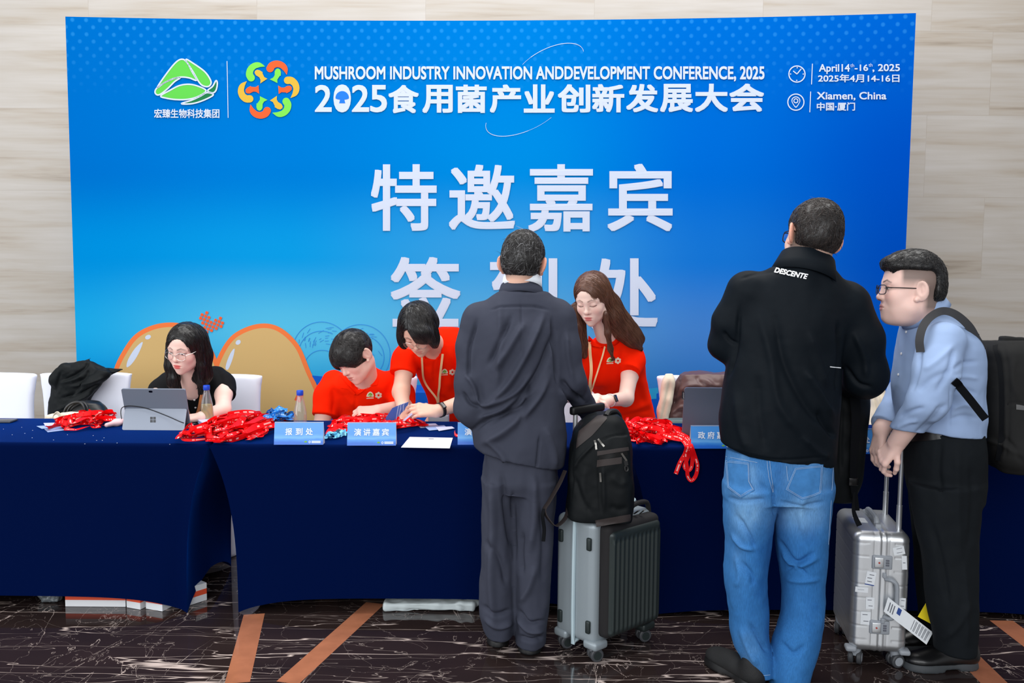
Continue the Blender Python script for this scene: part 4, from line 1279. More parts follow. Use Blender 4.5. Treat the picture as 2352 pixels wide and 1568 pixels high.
Hh.ell((-.052, .050, .014), (.030, .040, .040), .02); Hh.ell((.052, .050, .012), (.030, .040, .040), .02)
Hh.ell((0, .115, -.045), (.072, .075, .060), .010, 's')
for q in (-1, 1): Hh.ell((q*.092, -.002, -.022), (.026, .030, .042), .008, 's')
Hh.box((0, -.04, -.12), (.2, .2, .065), .01, .01, 's')
Hh.frame()
def fl2(q, H=H):
    L = H.local(q); w = L-np.array([.02, -.05, .12]); d = np.stack([w[:, 0]*1.2, w[:, 1]*1.1+.01, w[:, 2]*1.0-.02], 1)
    return d@H.R.T
gr = lambda v, H=H: .0028*fbm(H.local(v)*np.array([90, 40, 30]), 2)
hair_mesh('hair', Hh, .004, p, gr, [dict(cnt=1900, flow=fl2, length=.085, seed=3, rad=.0008, fly=.0, lift=.001), dict(cnt=60, flow=fl2, length=.03, seed=9, rad=.0008, fly=.5, jit=.2)], base=(.008, .006, .006))
# ------------------------------------------------------------------ man bending over the desk sorting cards
H = Head(962, 755, 4.30, 170, -42, 4, 1.02, ears=False)
SK3 = C(230, 186, 164)
B = Field(); H.add(B)
B.cone(H.w(0, -.026, -.055), P(1002, 800, 4.52), .052, .062, .03)
B.loft([RP(995, 1100, 960, 4.86, .11), RP(985, 1098, 905, 4.78, .11), RP(962, 1090, 855, 4.66, .11), RP(960, 1075, 815, 4.57, .09), RP(985, 1050, 790, 4.56, .07)], .04)
shR, shL = P(936, 800, 4.55), P(1082, 800, 4.56)
elR, wrR = P(921, 900, 4.44), P(926, 934, 4.24)
elL, wrL = P(1088, 916, 4.36), P(1003, 944, 4.20)
B.chain([shR, (shR+elR)/2, elR, wrR], [.040, .044, .042, .030], .02); B.chain([shL, (shL+elL)/2, elL, wrL], [.040, .044, .043, .030], .02)
hand(B, wrL, (-1, -.10, .06), (.05, -.75, .65), 1, ((.35, .45, .3), (.4, .5, .3), (.45, .5, .3), (.5, .5, .3)), 1.0, .06)
hand(B, wrR, (.15, -.45, -1), (.6, -.6, .3), -1, (.6, .7, .5), .98, .05)
hp = P(1048, 985, 4.88)
for q in (-1, 1): B.chain([hp+[q*.09, 0, 0], hp+[q*.10, 0, -.40], np.array([hp[0]+q*.10, hp[1]+.02, .07])], [.095, .065, .045], .05); B.ell((hp[0]+q*.10, hp[1]-.05, .045), (.042, .11, .04), .03)
v, f = B.mesh(.0027); v = relax(v, f, 1, .3)
cols = H.paint(v, skin_cols(len(v), SK3), brow=(.02, .015, .014), lip=(.6, .25, .2))
p = tag(link_mesh('person', v, f, m_skin, cols=cols), 'man in an orange polo shirt and thin glasses bending over the desk sorting blue cards', 'person', 'staff behind the desk')
S = Field()
S.loft([RP(a, b, y, Y, r) for a, b, y, Y, r in ((984, 1112, 968, 4.86, .14), (986, 1110, 940, 4.83, .14), (976, 1102, 900, 4.77, .135), (955, 1094, 855, 4.66, .13), (942, 1084, 815, 4.57, .125), (948, 1082, 785, 4.56, .11), (975, 1066, 764, 4.57, .09), (1000, 1056, 753, 4.58, .07))], .03)
S.sleeve([P(945, 802, 4.57), P(931, 825, 4.53), P(925, 859, 4.49)], [.062, .066, .068], .03)
S.sleeve([P(1075, 800, 4.57), P(1086, 835, 4.52), P(1089, 868, 4.46)], [.062, .066, .066], .03)
S.cone(P(992, 795, 4.50), P(986, 818, 4.38), .045, .052, .006, 's')
folds = [([(950, 800), (962, 850), (990, 900)], 6, -.006), ([(985, 840), (1000, 880), (1030, 915)], 8, .008), ([(1030, 800), (1035, 850), (1030, 900)], 9, .006), ([(1000, 818), (996, 850), (1000, 880)], 2.5, -.004), ([(1060, 770), (1052, 820), (1058, 860)], 7, -.006), ([(1005, 930), (1030, 940), (1060, 935)], 6, .005)]
shirt, bv = sdf_mesh('polo_shirt', S, .006, m_orange_polo, p, folds, amp=.006, seed=21)
collar_ring('collar_stand', P(1004, 794, 4.515), (-.25, -.7, .8), .060, .070, .034, m_orange_polo, shirt, 1.0)
patch('collar', bv, [(998, 795), (1004, 800), (1000, 812), (988, 818), (984, 816), (992, 808)], m_orange_polo, shirt, .008, .005)
patch('collar', bv, [(1004, 788), (1016, 795), (1016, 812), (1006, 824), (996, 818), (1003, 806)], m_orange_polo, shirt, .008, .005)
chest_badges(bv, shirt, 1021, 852, .85)
m_lanyard_peach = mat('peach_lanyard', C(255, 214, 160), .6)
lan = MB(); drape(lan, bv, [(971, 818), (973, 850), (980, 878), (1002, 908), (1008, 925)], .010, .010); drape(lan, bv, [(1017, 812), (1012, 850), (1009, 890), (1008, 925)], .011, .010)
tag(lan.build('neck_lanyard', m_lanyard_peach), 'pale peach lanyard hanging from the neck of the bending man with glasses', 'lanyard')
T_ = Field(); hp = P(1048, 985, 4.88)
T_.loft([RP(990, 1106, 962, 4.88, .13), RP(988, 1108, 1010, 4.90, .14)], .03)
for q in (-1, 1): T_.chain([hp+[q*.09, .02, -.03], hp+[q*.10, .02, -.45], np.array([hp[0]+q*.10, hp[1]+.03, .06])], [.105, .08, .07], .05)
sdf_mesh('trousers', T_, .008, mat('pale_trousers', C(205, 200, 196), .8, bump=.1), p, seed=4)
Hh = Field(); Hh.frame(H.R, H.t, H.sc)
Hh.ell((0, -.012, .034), (.092, .108, .094), .02)
Hh.ell((0, -.06, -.02), (.080, .065, .07), .03)
for q in (-1, 1): Hh.ell((q*.076, .035, -.018), (.024, .050, .062), .02)
Hh.ell((-.034, .074, .044), (.056, .034, .046), .02)
Hh.ell((-.046, .078, .016), (.034, .020, .030), .02)
Hh.ell((.030, .108, .006), (.034, .058, .074), .010, 's'); Hh.ell((0, .115, -.068), (.064, .075, .060), .010, 's')
Hh.box((0, .0, -.16), (.2, .2, .08), .01, .01, 's')
Hh.frame()
def fl3(q, H=H):
    L = H.local(q); d = np.stack([np.sign(L[:, 0]-.022)*.8*np.exp(-np.abs(L[:, 0]-.022)/.05)+L[:, 0]*3, .35+L[:, 1]*2, -.25-np.clip(.1-L[:, 2], 0, .2)*6], 1)
    return d@H.R.T
def gr(v, H=H):
    L = H.local(v); return .0020*fbm(L*np.array([120, 30, 30]), 2)-.006*np.exp(-((L[:, 0]-.022)/.004)**2)*(L[:, 1] > 0)*(L[:, 2] > .03)
hair_mesh('hair', Hh, .004, p, gr, [dict(cnt=2000, flow=fl3, length=.10, seed=4, rad=.0009, fly=.0), dict(cnt=40, flow=fl3, length=.03, seed=19, rad=.0009, fly=.6, jit=.3)], base=(.006, .006, .007))
glasses(H, p, m_wire, 'round', .0245, .020, .104, -.012, .0009)
def wrist_band(el, wr, k, r, name, m, mface, parent, face=(0.02, .028, .006), fdir=None):
    ax_ = (el-wr)/np.linalg.norm(el-wr); c_ = wr+(el-wr)*k; e1 = np.cross(ax_, [0, 0, 1.0]); e1 /= np.linalg.norm(e1); e2 = np.cross(ax_, e1)
    v = []; f = []; n = 32
    for a in np.linspace(0, 2*math.pi, n+1)[:-1]:
        d = e1*math.cos(a)+e2*math.sin(a)
        for rr, h in ((r, -.009), (r+.003, -.0085), (r+.003, .0085), (r, .009)): v.append(c_+d*rr+ax_*h)
    for i in range(n):
        for j in range(4): f.append((i*4+j, i*4+(j+1) % 4, ((i+1) % n)*4+(j+1) % 4, ((i+1) % n)*4+j))
    o = link_mesh(name, v, f, m, parent)
    d = np.asarray(fdir, float); d = d-ax_*(d@ax_); d /= np.linalg.norm(d)
    R = np.stack([ax_, np.cross(d, ax_), d], 1)
    MB().box(c_+d*(r+.004), face, R, bevel=.0025).build('watch_face', mface, o)
    return o
m_rubber = mat('black_rubber', C(14, 14, 16), .5); m_glassblack = mat('black_glass', C(6, 6, 8), .08, coat=.5)
wrist_band(elL, wrL, .10, .0325, 'wrist_watch', m_rubber, m_glassblack, p, (.020, .034, .008), (.1, -.8, .6))
# ------------------------------------------------------------------ woman with long brown hair
SK4 = C(244, 212, 198)
H = Head(1361, 684, 4.40, 154, -23, 2, 1.05, fem=True, ears=False)
B = Field(); H.add(B)
B.cone(H.w(0, -.026, -.055), P(1398, 785, 4.55), .047, .056, .03)
B.loft([RP(1372, 1492, 965, 4.82, .11), RP(1372, 1482, 905, 4.76, .10), RP(1350, 1476, 860, 4.68, .11), RP(1350, 1462, 820, 4.61, .09), RP(1375, 1435, 796, 4.59, .06)], .04)
shR, shL = P(1335, 815, 4.58), P(1456, 808, 4.60)
elL, wrL = P(1437, 915, 4.46), P(1396, 920, 4.27)
elR, wrR = P(1306, 905, 4.44), P(1335, 915, 4.26)
B.chain([shL, (shL+elL)/2, elL, wrL], [.036, .042, .038, .027], .02); B.chain([shR, (shR+elR)/2, elR, wrR], [.036, .042, .038, .027], .02)
hand(B, wrL, (-1, -.15, -.10), (-.2, -.8, .6), 1, ((.45, .6, .4), (.5, .6, .4), (.6, .6, .4), (.7, .6, .4)), .93, .06)
hand(B, wrR, (1, -.15, -.05), (0, -.6, .8), -1, (.35, .4, .3), .93, .06)
hp = P(1434, 985, 4.86)
for q in (-1, 1): B.chain([hp+[q*.085, 0, 0], hp+[q*.09, 0, -.40], np.array([hp[0]+q*.09, hp[1]+.02, .07])], [.095, .06, .04], .05); B.ell((hp[0]+q*.09, hp[1]-.05, .045), (.038, .10, .04), .03)
v, f = B.mesh(.0027); v = relax(v, f, 1, .3)
cols = H.paint(v, skin_cols(len(v), SK4), brow=(.22, .13, .10), lip=(.62, .18, .17))
p = tag(link_mesh('person', v, f, m_skin, cols=cols), 'woman with long brown hair in an orange polo shirt standing and looking down', 'person', 'staff behind the desk')
S = Field()
S.loft([RP(a, b, y, Y, r) for a, b, y, Y, r in ((1382, 1508, 968, 4.82, .14), (1384, 1500, 935, 4.79, .135), (1364, 1492, 905, 4.75, .125), (1336, 1486, 872, 4.70, .135), (1334, 1482, 840, 4.64, .135), (1338, 1474, 808, 4.60, .12), (1356, 1456, 786, 4.595, .09), (1372, 1430, 774, 4.585, .075))], .03)
S.ell(P(1360, 858, 4.585), (.10, .075, .075), .05)
S.sleeve([P(1450, 806, 4.61), P(1453, 828, 4.56), P(1445, 854, 4.51)], [.056, .059, .058], .025)
S.sleeve([P(1342, 812, 4.58), P(1327, 845, 4.53), P(1319, 870, 4.49)], [.054, .058, .056], .025)
S.cone(P(1384, 778, 4.49), P(1376, 800, 4.38), .026, .030, .006, 's')
folds = [([(1430, 800), (1425, 850), (1420, 900)], 6, -.008), ([(1470, 860), (1478, 900), (1495, 945)], 8, .008), ([(1400, 930), (1440, 945), (1490, 925)], 8, .008), ([(1420, 955), (1450, 950), (1495, 940)], 5, -.006), ([(1440, 860), (1465, 890), (1480, 930)], 7, -.007), ([(1385, 880), (1400, 910), (1395, 940)], 9, .006), ([(1350, 800), (1362, 840), (1360, 880)], 10, .005)]
shirt, bv = sdf_mesh('polo_shirt', S, .006, m_orange_polo, p, folds, amp=.006, seed=31)
collar_ring('collar_stand', P(1395, 776, 4.545), (-.30, -.45, 1), .053, .066, .034, m_orange_polo, shirt, 1.0)
patch('collar', bv, [(1352, 770), (1358, 776), (1372, 790), (1384, 796), (1380, 800), (1362, 796), (1350, 784)], m_orange_polo, shirt, .007, .004)
patch('collar', bv, [(1392, 786), (1400, 782), (1412, 786), (1410, 800), (1392, 802), (1384, 798)], m_orange_polo, shirt, .007, .004)
chest_badges(bv, shirt, 1401, 826, .85)
lan = MB(); drape(lan, bv, [(1354, 768), (1355, 810), (1355.5, 860), (1355.5, 890), (1356, 908)], .015, .008); drape(lan, bv, [(1392, 790), (1382, 825), (1367, 865), (1356, 905)], .008, .008)
tag(lan.build('neck_lanyard', m_lanyard_peach), 'pale peach lanyard round the neck of the woman with long brown hair', 'lanyard')
T_ = Field()
T_.loft([RP(1380, 1498, 966, 4.84, .125), RP(1378, 1500, 1015, 4.87, .135)], .03)
for q in (-1, 1): T_.chain([hp+[q*.085, .02, -.03], hp+[q*.095, .02, -.45], np.array([hp[0]+q*.095, hp[1]+.03, .05])], [.10, .075, .065], .05)
sdf_mesh('trousers', T_, .008, MATS['pale_trousers'], p, seed=5)
Hh = Field(); Hh.frame(H.R, H.t, H.sc)
Hh.ell((0, -.014, .032), (.084, .104, .091), .02)
Hh.ell((0, -.06, -.04), (.078, .07, .09), .03)
Hh.frame()
Hh.chain([P(1384, 690, 4.44), P(1404, 725, 4.46), P(1428, 755, 4.50), P(1452, 778, 4.52), P(1470, 800, 4.54)], [.050, .050, .046, .036, .012], .04)
Hh.chain([P(1400, 700, 4.50), P(1425, 745, 4.54), P(1450, 768, 4.56), P(1472, 778, 4.56)], [.060, .055, .045, .016], .04)
Hh.chain([P(1390, 720, 4.37), P(1396, 765, 4.39), P(1402, 800, 4.43), P(1406, 822, 4.45)], [.014, .012, .010, .005], .02)
Hh.chain([P(1322, 705, 4.42), P(1322, 750, 4.43), P(1326, 800, 4.45), P(1332, 838, 4.47)], [.024, .026, .024, .008], .02)
Hh.chain([P(1332, 740, 4.47), P(1335, 790, 4.49), P(1340, 815, 4.50)], [.03, .03, .02], .02)
Hh.frame(H.R, H.t, H.sc)
Hh.ell((.006, .112, -.030), (.058, .078, .096), .012, 's')
Hh.ell((.012, .108, .034), (.042, .040, .042), .016, 's')
Hh.frame()
def fl4(q, H=H):
    L = H.local(q); d = np.stack([np.sign(L[:, 0]-.012)*.75*(L[:, 2] > .02), -.25+0*L[:, 0], -np.clip(.12-L[:, 2], .05, .2)*5], 1)@H.R.T
    s_ = np.clip((q[:, 0]-P(1385, 720, 4.45)[0])/.05, 0, 1)*(q[:, 2] < P(1385, 690, 4.45)[2]); d[:, 2] -= .5; d[:, 0] += s_*.9; return d
gr = lambda v, H=H: .0018*fbm(H.local(v)*np.array([120, 90, 10]), 2)
hair_mesh('hair', Hh, .004, p, gr, [dict(cnt=2600, flow=fl4, length=.13, seed=5, rad=.0009, fly=.0, base=(.085, .036, .021), tint=(.22, .105, .062))], base=(.10, .042, .026), m=m_hair_soft)
wrist_band(elL, wrL, .12, .0295, 'wrist_watch', mat('white_strap', C(225, 225, 225), .5), m_glassblack, p, (.022, .036, .009), (.15, -.9, .3))
# ------------------------------------------------------------------ man in the dark suit, from behind
SK5 = C(226, 180, 158)
H = Head(1201, 606, 3.475, -12, -12, 2, 1.0)
YS = 3.46
B = Field(); H.add(B)
B.cone(H.w(0, -.026, -.055), P(1192, 690, YS), .056, .068, .03)
B.loft([RP(1130, 1262, 1075, YS, .07), RP(1125, 1275, 950, YS, .08), RP(1115, 1280, 850, YS, .08), RP(1110, 1280, 760, YS, .08), RP(1125, 1272, 718, YS, .07), RP(1150, 1250, 682, YS, .06)], .04)
shL, shR = P(1094, 730, YS), P(1293, 728, YS)
elL, wrL = P(1082, 935, YS-.02), P(1150, 968, YS+.24)
elR, wrR = P(1322, 885, YS+.02), P(1366, 958, YS+.20)
B.chain([shL, elL, wrL], [.032, .026, .028], .02); B.chain([shR, elR, wrR], [.032, .026, .028], .02)
hand(B, wrL, (.5, .8, .1), (-.3, .1, 1), 1, (.4, .5, .3), 1.0, .05)
hand(B, wrR, (.25, .9, -.05), (.2, .1, 1), -1, (.35, .4, .3), 1.0, .05)
hips = P(1190, 1075, YS)
anL = PZ(1145, 1486, .0); anR = PZ(1216, 1503, .0)
for q, an in ((-1, anL), (1, anR)):
    B.chain([P(1146 if q < 0 else 1232, 1100, YS), P(1142 if q < 0 else 1225, 1280, YS-.02), P(1149 if q < 0 else 1218, 1450 if q < 0 else 1468, YS)], [.060, .050, .028], .03)
    B.ell((an[0], an[1]+.13, .040), (.030, .09, .024), .02)
v, f = B.mesh(.0035); v = relax(v, f, 1, .3)
def nape(L, cols, mixc):
    x, y, z = L.T; w = np.clip((z+.078)/.03, 0, 1)*np.clip((.03-y)/.03, 0, 1)*(np.abs(x) < .072)*(z < .12)
    w = w*.8; cols[:] = cols*(1-w[:, None])+np.array([.05, .042, .038])*w[:, None]
    e = np.clip((np.abs(x)-.072)/.008, 0, 1)*(np.abs(y+.01) < .04)*(np.abs(z) < .05); cols[:] = cols*(1-.5*e[:, None])+np.array([.72, .22, .14])*.5*e[:, None]
cols = H.paint(v, skin_cols(len(v), SK5), shade=nape)
suit = tag(link_mesh('person', v, f, m_skin, cols=cols), 'man in a dark charcoal suit with greying hair standing at the desk, back turned', 'person', 'visitors in front of the desk')
def suit_cloth(name, col, rough=.8, spec=.15):
    m = mat(name, col, rough, spec=spec, bump=.12, bscale=900); return m
m_suit = suit_cloth('charcoal_wool', C(60, 63, 76)); m_suit_t = suit_cloth('charcoal_wool_trousers', C(60, 63, 76))
J = Field()
rows = [(1100, 1290, 1078, .140), (1094, 1298, 1040, .150), (1087, 1300, 980, .145), (1086, 1297, 930, .135), (1082, 1298, 870, .135), (1078, 1300, 800, .135), (1080, 1304, 750, .125), (1090, 1300, 716, .105), (1116, 1284, 692, .092), (1142, 1260, 674, .080)]
J.loft([RP(a, b, y, YS-.01, r) for a, b, y, r in rows], .02)
J.sleeve([P(1103, 735, YS), P(1086, 800, YS-.01), P(1081, 880, YS-.03), P(1084, 938, YS-.03), P(1150, 968, YS+.22)], [.066, .062, .056, .060, .046], .03)
J.sleeve([P(1288, 733, YS), P(1298, 800, YS-.01), P(1314, 875, YS-.01), P(1356, 950, YS+.17)], [.066, .064, .060, .046], .03)
hemL, hemR = P(1100, 1046, YS-.15), P(1290, 1090, YS-.15)
J.plane((hemL+hemR)/2, -np.cross(hemR-hemL, np.array([0, 1.0, .08])), .004, rad=.35)
pass
JF = [([(1095, 735), (1078, 800), (1076, 870)], 4.10, -0.0162), ([(1148, 690), (1150, 800), (1140, 900)], 7.38, 0.0121),
      ([(1250, 720), (1215, 800), (1170, 880), (1120, 935)], 7.38, 0.0263), ([(1275, 760), (1240, 850), (1180, 930), (1120, 975)], 7.38, -0.0263), ([(1205, 740), (1170, 800), (1140, 850)], 7.38, 0.0203), ([(1175, 725), (1145, 790), (1120, 840)], 5.74, -0.0182),
      ([(1262, 860), (1222, 930), (1160, 990), (1105, 1020)], 9.02, 0.0243), ([(1085, 990), (1125, 960), (1190, 940), (1235, 900)], 4.92, -0.0223), ([(1090, 915), (1120, 930), (1180, 905), (1220, 860)], 5.74, 0.0203),
      ([(1100, 960), (1150, 945), (1200, 905)], 4.92, 0.0182), ([(1215, 880), (1208, 930), (1190, 980)], 6.56, -0.0162), ([(1240, 1000), (1236, 1040), (1232, 1080)], 2.46, -0.0101), ([(1196, 690), (1198, 760), (1199, 830)], 1.80, -0.0061),
      ([(1300, 760), (1305, 820), (1318, 880)], 5.74, 0.0121), ([(1290, 870), (1310, 900), (1345, 925)], 4.92, -0.0203), ([(1285, 890), (1300, 930), (1340, 955)], 5.74, 0.0203), ([(1268, 730), (1275, 800), (1280, 880)], 4.10, -0.0203),
      ([(1070, 860), (1090, 890), (1100, 925)], 4.92, 0.0182), ([(1062, 900), (1080, 925), (1105, 935)], 4.10, -0.0182), ([(1120, 1010), (1150, 1040), (1165, 1065)], 7.38, 0.0142), ([(1250, 980), (1270, 1030), (1275, 1080)], 7.38, 0.0121), ([(1125, 712), (1160, 704), (1225, 704), (1262, 712)], 2.46, -0.0061)]
jacket, bvj = sdf_mesh('suit_jacket', J, .0048, m_suit, suit, JF, amp=.010, scale=(7, 5, 4), seed=41, fine=.0010, it=2)
collar_ring('jacket_collar', P(1197, 673, YS+.002), (.03, .42, 1), .0775, .092, .052, m_suit, jacket, 1.0)
collar_ring('shirt_collar', P(1199, 650, YS+.006), (0.03, .42, 1), .0715, .075, .040, mat('white_shirt', C(236, 242, 250), .7), suit, 1.0)
T_ = Field()
T_.loft([RP(1112, 1282, 1000, YS, .125), RP(1108, 1284, 1045, YS, .130), RP(1104, 1284, 1095, YS, .138), RP(1110, 1272, 1125, YS, .12)], .02)
def leg(F, rows, k=.02, e=2.0): F.loft([RP(a, b, y, Y, r) for a, b, y, Y, r in rows], k, e=e)
leg(T_, [(1103, 1190, 1100, YS, .12), (1102, 1182, 1180, YS-.01, .105), (1103, 1184, 1280, YS-.03, .095), (1100, 1184, 1360, YS-.03, .088), (1104, 1185, 1420, YS-.03, .085), (1117, 1180, 1453, YS-.02, .082)])
leg(T_, [(1183, 1284, 1100, YS, .12), (1175, 1275, 1180, YS-.01, .11), (1178, 1270, 1280, YS-.03, .098), (1182, 1262, 1380, YS-.04, .09), (1184, 1256, 1440, YS-.04, .088), (1184, 1253, 1472, YS-.03, .085)])
TF_ = [([(1150, 1080), (1165, 1180), (1178, 1260)], 7.20, -0.0168), ([(1178, 1130), (1180, 1200), (1182, 1290)], 3.60, -0.0202), ([(1128, 1090), (1132, 1200), (1128, 1330), (1135, 1440)], 8.10, 0.0168), ([(1115, 1240), (1150, 1290), (1165, 1350)], 8.10, -0.0151), ([(1225, 1090), (1228, 1180), (1215, 1270)], 9.00, 0.0202), ([(1200, 1220), (1195, 1270), (1200, 1320)], 6.30, -0.0168), ([(1190, 1400), (1215, 1430), (1252, 1425)], 4.50, -0.0168), ([(1188, 1415), (1215, 1448), (1250, 1448)], 5.40, 0.0168), ([(1190, 1460), (1220, 1470), (1250, 1462)], 4.50, -0.0151), ([(1108, 1390), (1140, 1410), (1175, 1400)], 5.40, -0.0134), ([(1112, 1420), (1145, 1440), (1178, 1430)], 5.40, 0.0134), ([(1240, 1150), (1250, 1250), (1245, 1340)], 8.10, -0.0134), ([(1230, 1300), (1215, 1350), (1195, 1385)], 7.20, 0.0134)]
sdf_mesh('suit_trousers', T_, .0048, m_suit_t, suit, TF_, amp=.010, scale=(9, 9, 4), seed=43, it=2)
m_shoe = mat('black_leather', C(16, 16, 18), .32, spec=.6)
shoe('shoe', (anL[0], anL[1]-.01), (-.05, 1), m_shoe, suit, .29, .105, .085, .026, m_rubber)
shoe('shoe', (anR[0], anR[1]-.01), (.06, 1), m_shoe, suit, .29, .112, .085, .028, m_rubber)
def short_hair(H, person, seed, base, tint, gray=0.0, top=.013, crown=(.0, -.03, .12), low=-.045, front=True, spiky=.6, length=.030, cnt=2600, cut=None, back=-.118):
    Hh = Field(); Hh.frame(H.R, H.t, H.sc)
    Hh.ell((0, -.012, .028+top*.5), (.0745+top*.55, .092+top*.6, .080+top), .02)
    Hh.ell((0, .030, .044+top*.6), (.060+top*.4, .052+top*.5, .052+top*.8), .02)
    Hh.ell((0, -.045, -.01), (.066+top*.3, .058+top*.4, .06), .03)
    Hh.ell((0, .118, -.045), (.080, .070, .090), .008, 's')
    for q in (-1, 1): Hh.ell((q*.094, -.008, -.020), (.028, .042, .046), .008, 's')
    Hh.plane((0, 0, low), (0, .35, -1), .006, rad=.4)
    if cut: cut(Hh)
    Hh.frame()
    def fl(q):
        w = H.local(q)-np.array(crown); d = np.stack([w[:, 0], w[:, 1], w[:, 2]-.03], 1); return d@H.R.T
    gr = lambda v: .0015*fbm(H.local(v)*np.array([110, 60, 40]), 2)
    return hair_mesh('hair', Hh, .004, person, gr, [dict(cnt=cnt, flow=fl, length=length, steps=5, seed=seed, rad=.0007, fly=.006, lift=.0006, gray=gray, base=base, tint=tint, jit=.13),
        dict(cnt=int(cnt*.12), flow=fl, length=length*.8, steps=5, seed=seed+7, rad=.0007, fly=spiky*.12, gray=gray, base=base, tint=tint, jit=.22, sel=None)], base=base)
short_hair(H, suit, 51, (.012, .011, .012), (.035, .032, .030), gray=.14, top=.016, low=-.050, length=.034, cnt=4200)
m_dark_frame = mat('black_frame', C(12, 12, 14), .35)
glasses(H, suit, m_dark_frame, 'square', .025, .017, .102, -.004, .0016)
# ------------------------------------------------------------------ tall man in black jacket and jeans, from behind
H = Head(1866, 544, 3.225, 10, -4, 13, 1.08, fat=.004)
YJ = 3.20
B = Field(); H.add(B)
B.cone(H.w(0, -.028, -.055), P(1848, 640, YJ), .066, .078, .03)
B.loft([RP(1690, 1885, 1060, YJ, .11), RP(1690, 1885, 950, YJ, .10), RP(1700, 1895, 850, YJ, .10), RP(1715, 1910, 740, YJ, .10), RP(1740, 1910, 690, YJ, .085), RP(1780, 1900, 630, YJ, .07)], .04)
shL, shR = P(1715, 690, YJ), P(1945, 706, YJ)
elL, wrL = P(1672, 800, YJ+.06), P(1720, 790, YJ+.34)
elR, wrR = P(1990, 880, YJ+.02), P(1940, 890, YJ+.30)
B.chain([shL, elL, wrL], [.045, .040, .033], .02); B.chain([shR, elR, wrR], [.045, .040, .033], .02)
hand(B, wrL, (.5, .8, .2), (-.4, .1, 1), 1, (.5, .6, .4), 1.03, .04)
hand(B, wrR, (-.5, .8, .2), (.4, .1, 1), -1, (.5, .6, .4), 1.03, .04)
hips = P(1786, 1080, YJ)
anL = PZ(1735, 1566, .0); anR = PZ(1812, 1592, .0)
for q, an in ((-1, anL), (1, anR)):
    B.chain([P(1722 if q < 0 else 1848, 1110, YJ), P(1716 if q < 0 else 1846, 1300, YJ-.02), P(1738 if q < 0 else 1812, 1535 if q < 0 else 1555, YJ-.03)], [.070, .055, .038], .03)
    B.ell((an[0], an[1]+.13, .040), (.030, .09, .024), .02)
v, f = B.mesh(.0035); v = relax(v, f, 1, .3)
cols = H.paint(v, skin_cols(len(v), C(228, 186, 166)), shade=nape)
jm = tag(link_mesh('person', v, f, m_skin, cols=cols), 'tall man in a black jacket and blue jeans standing at the desk, back turned', 'person', 'visitors in front of the desk')
m_shell = mat('black_shell_fabric', C(14, 20, 26), .6, spec=.10, bump=.10, bscale=500)
J = Field()
rows = [(1664, 1914, 1075, .150), (1658, 1916, 1035, .165), (1657, 1918, 960, .165), (1664, 1924, 890, .160), (1674, 1934, 810, .155), (1682, 1950, 750, .150), (1696, 1962, 700, .135), (1712, 1954, 662, .122), (1738, 1936, 636, .114), (1772, 1918, 616, .106)]
J.loft([RP(a, b, y, YJ-.005, r) for a, b, y, r in rows], .03)
J.sleeve([P(1718, 672, YJ), P(1684, 740, YJ+.02), P(1668, 790, YJ+.05), P(1716, 790, YJ+.30)], [.078, .068, .060, .048], .03)
J.sleeve([P(1945, 700, YJ), P(1972, 780, YJ), P(1988, 858, YJ+.01), P(1944, 885, YJ+.26)], [.088, .080, .068, .050], .03)
J.ball(P(1988, 872, YJ+.03), .062, .03)
hl_, hm_, hr_ = P(1660, 1036, YJ-.16), P(1800, 1069, YJ-.165), P(1912, 1056, YJ-.15)
J.plane(P(1790, 1062, YJ-.165), -np.cross(P(1900, 1078, YJ-.16)-hl_, np.array([0, 1.0, .05])), .004, rad=.5)
pass
JF = [([(1700, 700), (1690, 800), (1672, 870)], 5.10, -0.0112), ([(1745, 720), (1770, 820), (1790, 930), (1850, 1010)], 10.20, 0.0112), ([(1780, 720), (1800, 830), (1850, 930), (1905, 985)], 10.20, -0.0140), ([(1850, 850), (1880, 900), (1915, 960)], 8.50, 0.0140), ([(1925, 740), (1930, 820), (1922, 900)], 5.10, -0.0168),
      ([(1880, 940), (1900, 980), (1918, 1005)], 5.95, -0.0168), ([(1840, 1000), (1880, 1040), (1905, 1050)], 7.65, 0.0112), ([(1690, 900), (1700, 980), (1720, 1040)], 10.20, 0.0098), ([(1740, 860), (1745, 950), (1760, 1040)], 10.20, -0.0084), ([(1860, 760), (1880, 830), (1900, 890)], 7.65, 0.0098),
      ([(1960, 760), (1985, 820), (1990, 870)], 7.65, 0.0098), ([(1940, 840), (1970, 880), (2005, 890)], 5.10, -0.0112), ([(1660, 760), (1675, 780), (1690, 790)], 4.25, -0.0112), ([(1700, 640), (1740, 628), (1790, 622)], 3.40, -0.0042), ([(1664, 1030), (1780, 1056), (1905, 1048)], 2.55, -0.0056), ([(1788, 600), (1850, 606), (1898, 622), (1920, 655)], 2.12, -0.0056)]
jacket, bvj = sdf_mesh('jacket', J, .0048, m_shell, jm, JF, amp=.009, scale=(6, 5, 4), seed=61, fine=.0008, it=2)
collar_ring('stand_collar', P(1849, 619, YJ+.002), (.30, .34, 1), .092, .120, .090, m_shell, jacket, 1.0)
# writing on the back and a small zip on the side
geo = fit_text('DESCENTE', 0, 0, 1, 1, bold=.03, shear=.25)
q = geo[0].copy(); u, w = q[:, 0].copy(), q[:, 1].copy()
q[:, 0] = 1781+u*75-w*2.5; q[:, 1] = 615+u*15+w*12
m_reflect = mat('white_print', C(244, 246, 250), .5)
print_on('back_lettering', bvj, (q, geo[1]), m_reflect, jacket, .003)
patch('side_zip', bvj, [(1905, 841), (1930, 843.5), (1930, 845.5), (1905, 843)], m_reflect, jacket, .003, .002, 3)
